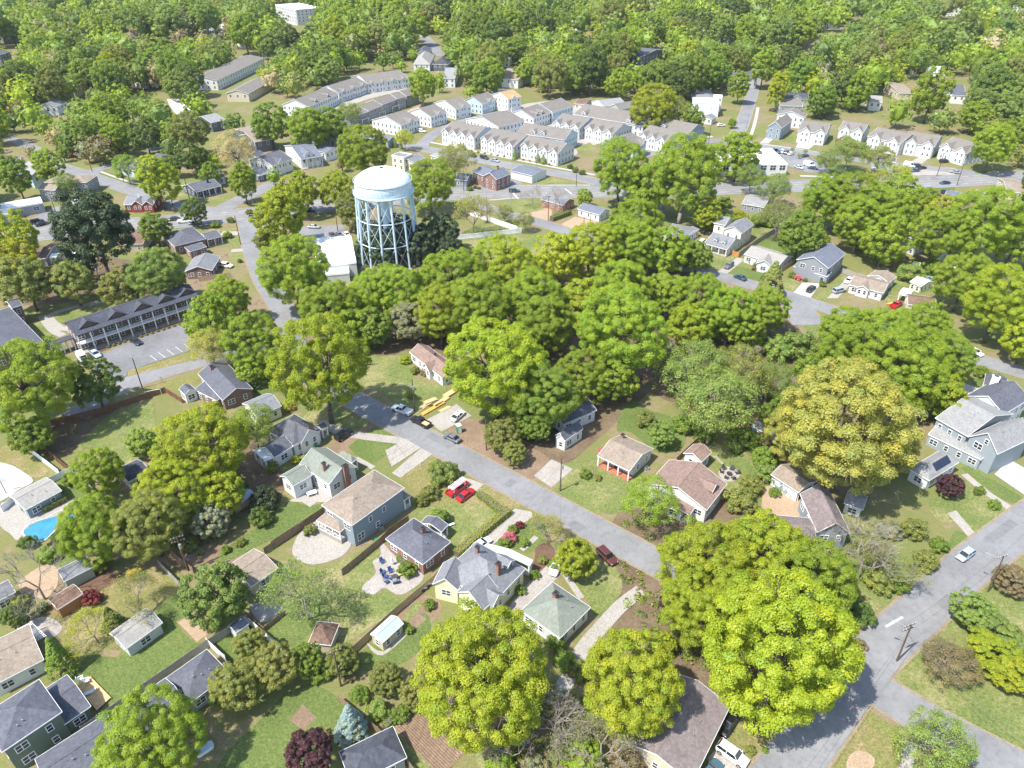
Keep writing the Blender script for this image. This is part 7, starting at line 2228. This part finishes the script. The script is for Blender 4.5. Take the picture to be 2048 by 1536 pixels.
# ------------------------------------------------------------------ trees, nearest first
protos()
def trees(s):
    for ln in s.strip().splitlines():
        p = ln.split()
        if len(p) < 5: continue
        plant(float(p[0]), float(p[1]), float(p[2]), p[3], p[4], float(p[5]) if len(p) > 5 else 1.0)
T('F')
trees('''
965 1345 292 big lime 1.0
1268 1372 248 big lime 1.1
1560 1300 345 big lime 1.05
1375 1080 200 big lime
1500 1120 215 big lime
1620 1165 200 big bright
1425 1215 210 big lime
1655 1345 170 big lime
1300 1000 120 thin bright
1152 1117 100 mid lime
1096 1052 78 sparse pale
1690 862 320 big pale .95
1605 862 150 big pale
1775 895 140 big pale
1690 672 130 big bright
1762 672 140 big bright
1845 662 140 big bright
1715 715 165 big bright
1800 735 190 big bright
1890 715 130 big bright
1885 790 115 mid lime
1828 790 66 dark olive
2000 605 170 big lime
1930 560 130 big bright
2035 680 110 mid lime
1655 400 120 big bright
1705 405 130 big bright
1765 425 130 big bright
1722 445 120 big bright
1772 480 110 mid bright
1800 400 110 mid bright
1965 450 170 big bright
1905 475 130 big bright
2030 480 120 mid bright
1880 430 90 mid gold
1370 350 170 big bright 1.1
1430 320 110 mid bright
1300 375 110 mid bright
1240 345 120 big bright 1.15
1415 430 70 mid lime
1230 300 80 thin mint
660 620 140 big bright
745 590 120 big bright
800 590 130 big bright
690 650 110 mid bright
745 655 95 mid green
820 640 100 mid grey
905 560 150 big bright
960 610 160 big bright
880 630 130 big lime
1005 535 150 big lime
1065 600 150 big bright
1120 520 120 mid gold
1180 505 130 big lime
1260 490 130 big bright
1330 505 110 mid bright
1240 580 150 big bright
1240 665 215 big bright
1165 600 120 mid lime
1330 590 110 mid bright
1395 600 130 big bright
1460 628 135 big bright
1535 622 105 big bright
1385 650 110 mid lime
1490 655 100 mid bright
1545 560 60 cone olive
990 735 230 big lime
1090 650 140 big bright
1045 690 100 mid bright
1080 797 160 big green
1165 752 125 big bright
1150 800 70 mid green
1072 850 80 mid green
1005 868 84 mid olive
1040 850 70 mid green
1110 800 110 mid bright
1030 905 60 mid olive
1230 758 110 mid bright
1060 760 90 mid bright
1395 735 150 thin mint
1470 745 140 thin olive
1430 800 180 thin mint
1540 760 100 thin mint
1548 835 85 mid green
1325 870 62 mid mint
1330 1285 60 mid lime
1600 470 110 mid green
1560 425 90 sparse olive
1270 450 130 big bright
1350 490 80 mid bright
1395 510 75 mid green
645 735 212 big lime 1.2
55 770 210 big bright
172 770 115 mid deep
195 945 120 big bright
410 895 200 big lime
345 985 160 big lime
440 985 120 mid lime
505 845 100 thin green
285 885 65 dark green
185 1060 160 big bright 1.1
300 1050 160 big olive
420 1040 80 dark grey
300 1475 215 big bright
470 1375 120 mid olive
545 1330 110 mid olive
500 1290 80 mid olive
610 1320 80 mid green
685 1320 80 mid olive
432 1188 138 dark deep
112 1310 58 cone green 1.3
222 1236 46 cone deep
265 1188 105 sparse olive
178 1245 95 sparse gold
620 1503 118 mid purple
700 1440 70 cone blue
770 1358 78 mid olive
830 1390 70 mid olive
600 1165 165 sparse mint
55 1130 150 bare grey
30 1230 60 mid deep
1878 1488 150 thin mint
2000 1270 120 mid mint .6
1985 1310 130 mid lime .6
1900 1320 120 thin rust .6
2030 1160 84 mid rust .7
1950 1225 100 mid mint .8
2030 1350 110 mid gold .6
1790 1125 110 sparse olive
1740 1090 150 bare grey
1660 1060 120 bare grey
1560 1060 90 bare grey
1900 970 66 mid purple .8
1110 1440 150 bare grey
1210 1480 160 sparse grey
1020 1490 100 bare grey
1160 1510 100 mid bright .7
60 870 90 mid green
415 640 110 mid bright
455 598 110 big bright
565 545 165 big bright
505 682 130 big bright
420 690 92 thin pale
500 740 70 mid bright
318 553 135 big mint
50 560 130 mid olive
145 565 100 mid olive
240 575 90 mid olive
25 475 110 mid lime
30 525 100 mid gold
185 450 165 pine dark
150 530 80 dark dark
310 455 76 mid green
320 352 84 tall lime
485 360 64 tall bright
470 298 92 thin tan
560 430 110 tall lime
595 385 96 mid lime
650 372 88 mid lime
705 420 80 mid olive
728 305 120 big bright
860 370 116 big bright
945 412 90 sparse pale
912 318 80 thin olive
795 470 90 dark dark
840 485 80 dark dark
880 465 85 dark dark
770 500 70 dark dark
740 495 60 dark dark
900 500 60 dark dark
1010 425 40 thin olive
1050 440 42 thin olive
975 425 30 sparse rust
1068 385 50 bare grey
1110 390 60 bare grey
1170 395 40 mid bright
845 170 70 big bright 1.1
700 225 55 thin mint
810 275 42 thin gold
1520 130 60 tall bright
1560 175 50 tall gold 1.2
1480 170 48 tall bright
1465 245 22 mid bright
1700 300 70 thin mint
1760 320 66 thin olive
1655 318 50 thin mint
1790 350 90 sparse gold
1980 300 100 big bright
1850 400 60 mid bright
2030 265 70 mid bright
1530 370 70 thin green
1480 345 60 thin mint
1290 210 100 big lime
1380 240 60 mid green
1350 220 70 thin olive
385 420 60 mid deep
520 480 60 mid olive
95 330 60 tall bright
30 350 70 tall green
130 365 50 thin mint
250 330 60 thin green
290 270 80 mid deep
340 330 50 mid green
410 350 50 mid green
600 260 100 big bright
540 250 90 mid green
660 250 90 mid green
380 265 90 big olive
''')
# shrubs
T('F')
for s in '''268 1147 28 yellow
183 1197 40 red
1325 1100 20 green
205 1130 36 green
120 1075 40 deep
150 1050 44 deep
95 1110 40 green
55 1085 36 deep
640 1340 50 green
720 1390 40 green
755 1420 50 mint
800 1430 40 green
60 1290 30 deep
85 1215 26 deep
885 945 60 mint
860 985 36 olive
880 1035 44 green
845 1000 30 olive
1025 1060 22 green
1040 1050 20 red
1018 1077 30 pink
1010 1085 28 green
1050 1085 22 green
1085 1120 22 olive
1070 1150 22 green
1040 1180 26 green
817 1260 22 green
858 1210 26 green
815 1140 40 green
1110 1130 26 green
1170 948 24 green
1195 955 18 olive
1205 905 20 pink
1410 870 40 green
1470 890 40 mint
1500 880 50 green
1530 915 50 green
1475 870 44 green
1520 880 40 rust
1535 945 46 mint
1480 1000 66 olive
1500 970 50 olive
1550 985 24 green
1310 860 34 mint
1370 850 50 green
1290 840 40 olive
640 940 18 pink
655 925 18 pink
580 815 20 pink
590 920 20 lime
545 935 26 olive
530 1000 60 dark
620 1060 30 olive
700 1050 20 green
810 720 22 lime
830 740 22 olive
850 745 18 rust
820 790 18 green
1360 500 24 green
1500 520 16 rust
1512 530 14 olive
1510 537 13 rust
1557 545 16 green
1536 548 11 rust
1535 560 34 deep
1595 555 15 pink
1610 560 10 rust
1645 568 16 green
1585 550 16 green
1965 745 30 green
1955 985 16 deep
1990 1010 24 green
1960 980 20 green
1840 795 30 olive
1560 700 60 mint
1600 690 70 mint
1500 700 50 grey
1620 740 60 green
1570 790 50 green
1400 660 40 rust
1330 700 50 grey
1360 740 44 grey
40 1205 36 gold
760 1500 40 lime
1000 1530 60 bright
1720 1290 30 rust
1690 1180 50 olive
1760 1160 60 olive
1800 1170 44 green
1850 1120 50 olive
1720 1230 60 deep
1880 1090 40 green
1830 1060 50 olive
1780 1060 46 grey
1330 1210 24 purple
1370 1230 40 green
1110 1290 44 green
1130 1320 50 green
1160 1340 44 olive
1140 1250 30 mint
1380 1390 50 mint
1500 1500 22 olive
1530 1500 14 green
1290 1470 60 grey
1340 1500 60 grey
1250 1530 70 rust
1070 1530 50 grey
1340 1440 40 grey
60 1015 26 green
140 960 36 green
110 985 24 green
90 1010 20 green
320 960 40 deep
420 950 50 green
475 975 40 deep
520 1035 50 deep
380 1090 36 olive
450 1100 20 green
400 1105 16 green
480 1085 22 olive
700 1350 30 rust
1320 290 20 green
1395 290 26 green
1140 333 12 deep
1150 340 14 deep
1165 345 14 deep
950 375 8 deep
958 376 8 deep
940 378 12 green
550 420 20 green
500 425 18 olive
460 440 16 olive
430 450 18 green
455 470 20 bright
450 530 14 green
480 522 10 deep
1420 450 30 lime
1450 440 40 green
1480 435 34 gold
1520 440 40 green
1550 440 40 green
1580 455 40 green
1650 360 20 green
1690 290 40 rust
1720 300 36 olive
240 350 16 green
270 345 18 green
330 355 12 green
820 560 44 deep
780 545 50 green
700 700 40 grey
870 650 40 deep
930 640 30 deep
1450 405 30 green
1600 440 50 green
1640 480 40 green
1820 545 50 mint
1860 530 30 green
1880 540 40 green
1500 345 24 mint
1780 290 40 olive'''.splitlines():
    a = s.split()
    plant(float(a[0]), float(a[1]), float(a[2]), 'bush', a[3])
# row of small evergreens before the brick motel and town house gardens
T('d')
for i in range(14):
    plant(650 + i * 33, 545 - i * 10.5, 20, 'bush', 'olive')
T('8')
for i in range(9):
    plant(900 + i * 42, 700 + i * 21, 46, 'cone', 'green', 1.3)
T('9')
for i in range(16):
    plant(230 + i * 66, 690 + i * 11.5, 24, 'bush', ('rust', 'green', 'olive', 'deep')[i % 4])
for x, y, t in ((860, 760, 'small cone tree before the joint of the middle and end front town houses'), (1160, 810, 'outer of two small cone trees before the end front town houses'), (1110, 790, 'inner of two small cone trees before the end front town houses')):
    plant(x, y, 60, 'cone', 'mint', 1.3, t)
T('B')
for i in range(16):
    plant(600 + i * 18, 690 + i * 11, 14, 'bush', 'rust')
for x, y in ((430, 600), (505, 670), (715, 760), (980, 850), (550, 610)):
    plant(x, y, 50, 'thin', 'green', 1.1)
T('h')
hedge('long clipped hedge beside the curved drive, from house to street', [(690, 250), (840, 120), (1005, -15)], 1.7, 1.5, 'lime')
hedge('round trimmed hedge by the brick bungalow wall', [(340, 270), (420, 320)], 1.3, 1.0, 'green')
hedge('dark hedge at the edge of the ploughed garden', [(260, 1290), (350, 1190), (420, 1130)], 1.2, 1.2, 'green')
T('e')
hedge('low dense hedge by the red sedan', [(820, 1420), (900, 1480), (960, 1530)], 1.6, 1.3, 'bright')
T('d')
hedge('clipped hedge along the pool house', [(250, 1520), (390, 1450)], 1.6, 1.3, 'green')
T('b')
hedge('clipped hedge beside the red and white house drive', [(1260, 1310), (1370, 1270)], 2.2, 1.8, 'green')
hedge('green hedge at the sandy lot corner', [(1500, 1380), (1600, 1330)], 2.2, 1.8, 'bright')

# ------------------------------------------------------------------ the wooded neighbourhood beyond
T('F')
CLEAR = [  # lawns, streets and gaps that stay open in the view: polygons in the photograph
 [(570, 210), (700, 140), (810, 140), (900, 195), (1100, 180), (1230, 185), (1300, 215), (1420, 240), (1440, 300), (1200, 420), (850, 300), (700, 260)],
 [(1380, 195), (1460, 185), (1530, 110), (1530, 190), (1590, 230), (1660, 240), (1960, 270), (1970, 330), (2048, 330), (2048, 375), (1400, 385), (1400, 290), (1460, 280)],
 [(110, 320), (240, 318), (460, 395), (560, 380), (700, 380), (740, 330), (1000, 320), (1250, 350), (1300, 380), (1250, 520), (1100, 520), (900, 500), (430, 520), (440, 430), (300, 470), (50, 470), (0, 500), (0, 400), (110, 400)],
 [(830, 60), (870, 60), (890, 120), (850, 120)], [(480, 125), (520, 105), (530, 130), (480, 165)], [(415, 190), (470, 180), (470, 205), (420, 212)], [(0, 260), (60, 262), (60, 290), (0, 290)],
 [(1900, 140), (1935, 140), (1935, 172), (1900, 172)], [(1810, 155), (1850, 155), (1850, 190), (1800, 190)],
]
def inpoly(x, y, q):
    r = False
    for i in range(len(q)):
        (x0, y0), (x1, y1) = q[i], q[i - 1]
        if (y0 > y) != (y1 > y) and x < (x1 - x0) * (y - y0) / (y1 - y0) + x0: r = not r
    return r
rg = random.Random(5)
cand = []
Y = 235.0
while Y < 1180:
    half = Y * .86 + 40
    step = 9.5 if Y < 400 else 12.5 if Y < 620 else 15.5
    x = -half
    while x < half:
        p = Vector((x + rg.uniform(-.5, .5) * step, Y + rg.uniform(-.5, .5) * step, 0))
        R = rg.choice((3.4, 4.6, 5.4, 6, 6.8, 7.6)) * rg.uniform(.9, 1.1) * (1 if Y < 400 else 1.4 if Y < 620 else 1.75)
        x += step * rg.uniform(.8, 1.2)
        if rg.random() < .04: continue
        p = clear_of(p, .8)
        cx, cy = PX(p + Vector((0, 0, R * 1.25)))
        rp = R * ppm(p + Vector((0, 0, R * 1.25)))
        if cy > 415 or cx < -60 or cx > 2108 or cy < -60: continue
        if any(inpoly(cx + dx * rp * .8, cy + dy * rp * .8, q) for q in CLEAR for dx, dy in ((0, 0), (0, 1), (1, .3), (-1, .3), (0, -.7))): continue
        if any(abs(cx - kx) < rx * .75 + rp * .6 and -ry * .5 - rp * .2 < cy - ky < ry * .4 + rp * .95 for kx, ky, rx, ry in KEEP): continue
        if any((cx - vx) ** 2 + (cy - vy) ** 2 < ((vr + rp) * .66) ** 2 for vx, vy, vr in VOLS): continue
        cand.append((p, R))
    Y += step * .95
nb = sum(1 for x in PLANTS if x[1] in ('big', 'mid'))
cand.sort(key=lambda c: c[0].length / c[1])
pal = ['green'] * 9 + ['bright'] * 7 + ['lime'] + ['deep'] * 5 + ['olive'] * 3 + ['mint'] * 5
near, rest = [], []
for c in cand:
    (near if nb + len(near) < 296 else rest).append(c)
for p, R in near:
    plant_at(p, R, 'mid', rg.choice(pal), rg.uniform(.9, 1.25))
# the rest of the wood: one mass of crowns with their own leaf sprays
lows = [crown_pts(200 + s, 90, 12, .1, .95, 1.0, (.12, .22), -.6, lob=.28, jit=.18) for s in range(6)]
pp, nn, aa, bb_, tt, tc = [], [], [], [], [], []
wr = np.random.default_rng(9)
trunks = MB()
bm = bmesh.new()
bmesh.ops.create_icosphere(bm, subdivisions=1, radius=1.0)
CORE = (np.array([v.co[:] for v in bm.verts]), np.array([[v.index for v in f.verts] for f in bm.faces]))
bm.free()
core_v, core_f, core_c = [], [], []
for p, R in rest:
    pos, nrm, sa, sb, tone, cen = lows[rg.randrange(6)]
    a = rg.uniform(0, 6.28)
    rot = np.array([[math.cos(a), -math.sin(a), 0], [math.sin(a), math.cos(a), 0], [0, 0, 1]])
    hf = rg.uniform(.9, 1.35)
    k = np.array([R, R, R * hf])
    keep = slice(0, None, 2 if p.y < 400 else 4 if p.y < 620 else 5)
    q = (pos[keep] @ rot.T) * k + np.array(p[:])
    pp.append(q); nn.append(nrm[keep] @ rot.T)
    g = R * (1.05 if p.y < 400 else 1.3 if p.y < 620 else 1.45)
    aa.append(sa[keep] * g); bb_.append(sb[keep] * g); tt.append(tone[keep])
    c = np.array(TINT[rg.choice(pal) if rg.random() > .05 else rg.choice(('tan', 'grey', 'rust'))]) * rg.uniform(.8, 1.15)
    tc.append(np.tile(c, (len(q), 1)))
    cv, cf = CORE
    sh = cv * (.64 + .1 * np.sin(cv @ np.array([[3, 1, 2], [1, 4, 1], [2, 1, 3]]) + a).sum(axis=1, keepdims=True) / 3)
    core_v.append((sh * [1, 1, .95] + [0, 0, 1.0]) * k + np.array(p[:])); core_f.append(cf + len(cv) * len(core_f)); core_c.append(np.tile(c, (len(cf), 1)))
    if p.y < 700:
        trunks.tube(p, p + Vector((0, 0, R * 1.1)), .3, .18, 5)
pp = np.concatenate(pp)
me = quads_mesh('distant_trees', pp, np.concatenate(nn), np.concatenate(aa), np.concatenate(bb_), np.concatenate(tt), M('woodleaf'), np.concatenate(tc), wr)
tag(ob('distant_trees', me), 'mass of spring green trees covering the far neighbourhood', 'woodland', kind='stuff')
core_v, core_f, core_c = np.concatenate(core_v), np.concatenate(core_f), np.concatenate(core_c)
cm = bpy.data.meshes.new('distant_inner_foliage')
cm.from_pydata(core_v.tolist(), [], core_f.tolist())
cm.materials.append(M('woodleaf'))
cm.attributes.new('tone', 'FLOAT', 'FACE').data.foreach_set('value', np.clip(.4 + wr.normal(size=len(core_f)) * .2, 0, 1).astype(np.float32))
cm.attributes.new('tint', 'FLOAT_COLOR', 'FACE').data.foreach_set('color', np.concatenate([core_c, np.ones((len(core_c), 1))], axis=1).astype(np.float32).ravel())
tag(ob('distant_inner_foliage', cm), 'inner foliage of the far spring green trees', 'woodland', kind='stuff')
tag(trunks.build('distant_trunks', M('bark')), 'trunks standing within the far trees', 'woodland', kind='stuff')
print('individual trees', len(PLANTS), 'wood', len(rest), 'faces', len(pp))
name_plants()

# undergrowth below and between the trees
UG = [[(880, 525), (1200, 500), (1500, 600), (1620, 690), (1640, 900), (1560, 880), (1330, 790), (1240, 740), (1130, 715), (900, 660), (700, 640), (720, 560)], [(1560, 700), (1640, 690), (1680, 800), (1560, 900), (1500, 860)],
      [(1250, 1010), (1330, 1060), (1500, 1040), (1740, 1200), (1700, 1290), (1600, 1450), (1480, 1440), (1380, 1320), (1270, 1260), (1230, 1130)], [(985, 1536), (1010, 1440), (1100, 1370), (1190, 1400), (1180, 1536)],
      [(0, 500), (120, 510), (340, 545), (330, 580), (60, 605), (0, 600)], [(410, 990), (470, 930), (560, 980), (480, 1060), (380, 1100), (250, 1090), (330, 1000)], [(1640, 400), (1900, 400), (2048, 440), (2048, 640), (1900, 560), (1780, 540), (1700, 500)],
      [(1400, 640), (1600, 660), (1560, 760), (1420, 720)], [(1200, 400), (1400, 390), (1640, 400), (1620, 460), (1450, 430), (1300, 440)], [(1700, 1000), (1790, 1060), (1760, 1190), (1640, 1100)]]
up, un, ua, uc = [], [], [], []
ur = np.random.default_rng(21)
for q in UG:
    xs, ys = [a for a, _ in q], [b for _, b in q]
    area = (max(xs) - min(xs)) * (max(ys) - min(ys))
    for _ in range(int(area / 190)):
        x, y = rg.uniform(min(xs), max(xs)), rg.uniform(min(ys), max(ys))
        if not inpoly(x, y, q): continue
        p = PF(x, y)
        if (clear_of(p, .9) - p).length > .01: continue
        r = rg.uniform(.4, 1.5)
        n = int(26 * r) + 8
        d = ur.normal(size=(n, 3)); d[:, 2] = np.abs(d[:, 2]); d /= np.linalg.norm(d, axis=1, keepdims=True)
        up.append(np.array(p[:]) + d * r * [1, 1, .8] * ur.uniform(.5, 1.05, (n, 1)))
        un.append(d + ur.normal(size=(n, 3)) * .4 + [0, 0, .4])
        ua.append(np.full(n, .2) * ur.uniform(.6, 1.3, n))
        c = np.array(TINT[rg.choice(('green', 'bright', 'olive', 'olive', 'deep', 'grey', 'rust', 'mint'))]) * rg.uniform(.7, 1.1)
        uc.append(np.tile(c, (n, 1)))
up = np.concatenate(up)
ume = quads_mesh('undergrowth', up, np.concatenate(un), np.concatenate(ua), np.concatenate(ua) * .8, .5 + ur.normal(size=len(up)) * .15, M('woodleaf'), np.concatenate(uc), ur)
tag(ob('undergrowth', ume), 'tangled undergrowth below the trees between the gardens', 'undergrowth', kind='stuff')
print('undergrowth', len(up))
# ------------------------------------------------------------------ air
hz = MB()
hz.box(-1900, 1900, -160, 1900, -1.0, 112)
hm = bpy.data.materials.new('haze')
hm.use_nodes = True
hn = hm.node_tree
hn.nodes.remove(hn.nodes['Principled BSDF'])
pv = hn.nodes.new('ShaderNodeVolumePrincipled')
pv.inputs['Color'].default_value = (.86, .93, 1.0, 1)
pv.inputs['Density'].default_value = .00005
hn.links.new(pv.outputs[0], hn.nodes['Material Output'].inputs['Volume'])
tag(hz.build('haze', hm), 'thin bluish spring haze over the neighbourhood', 'haze', kind='stuff')
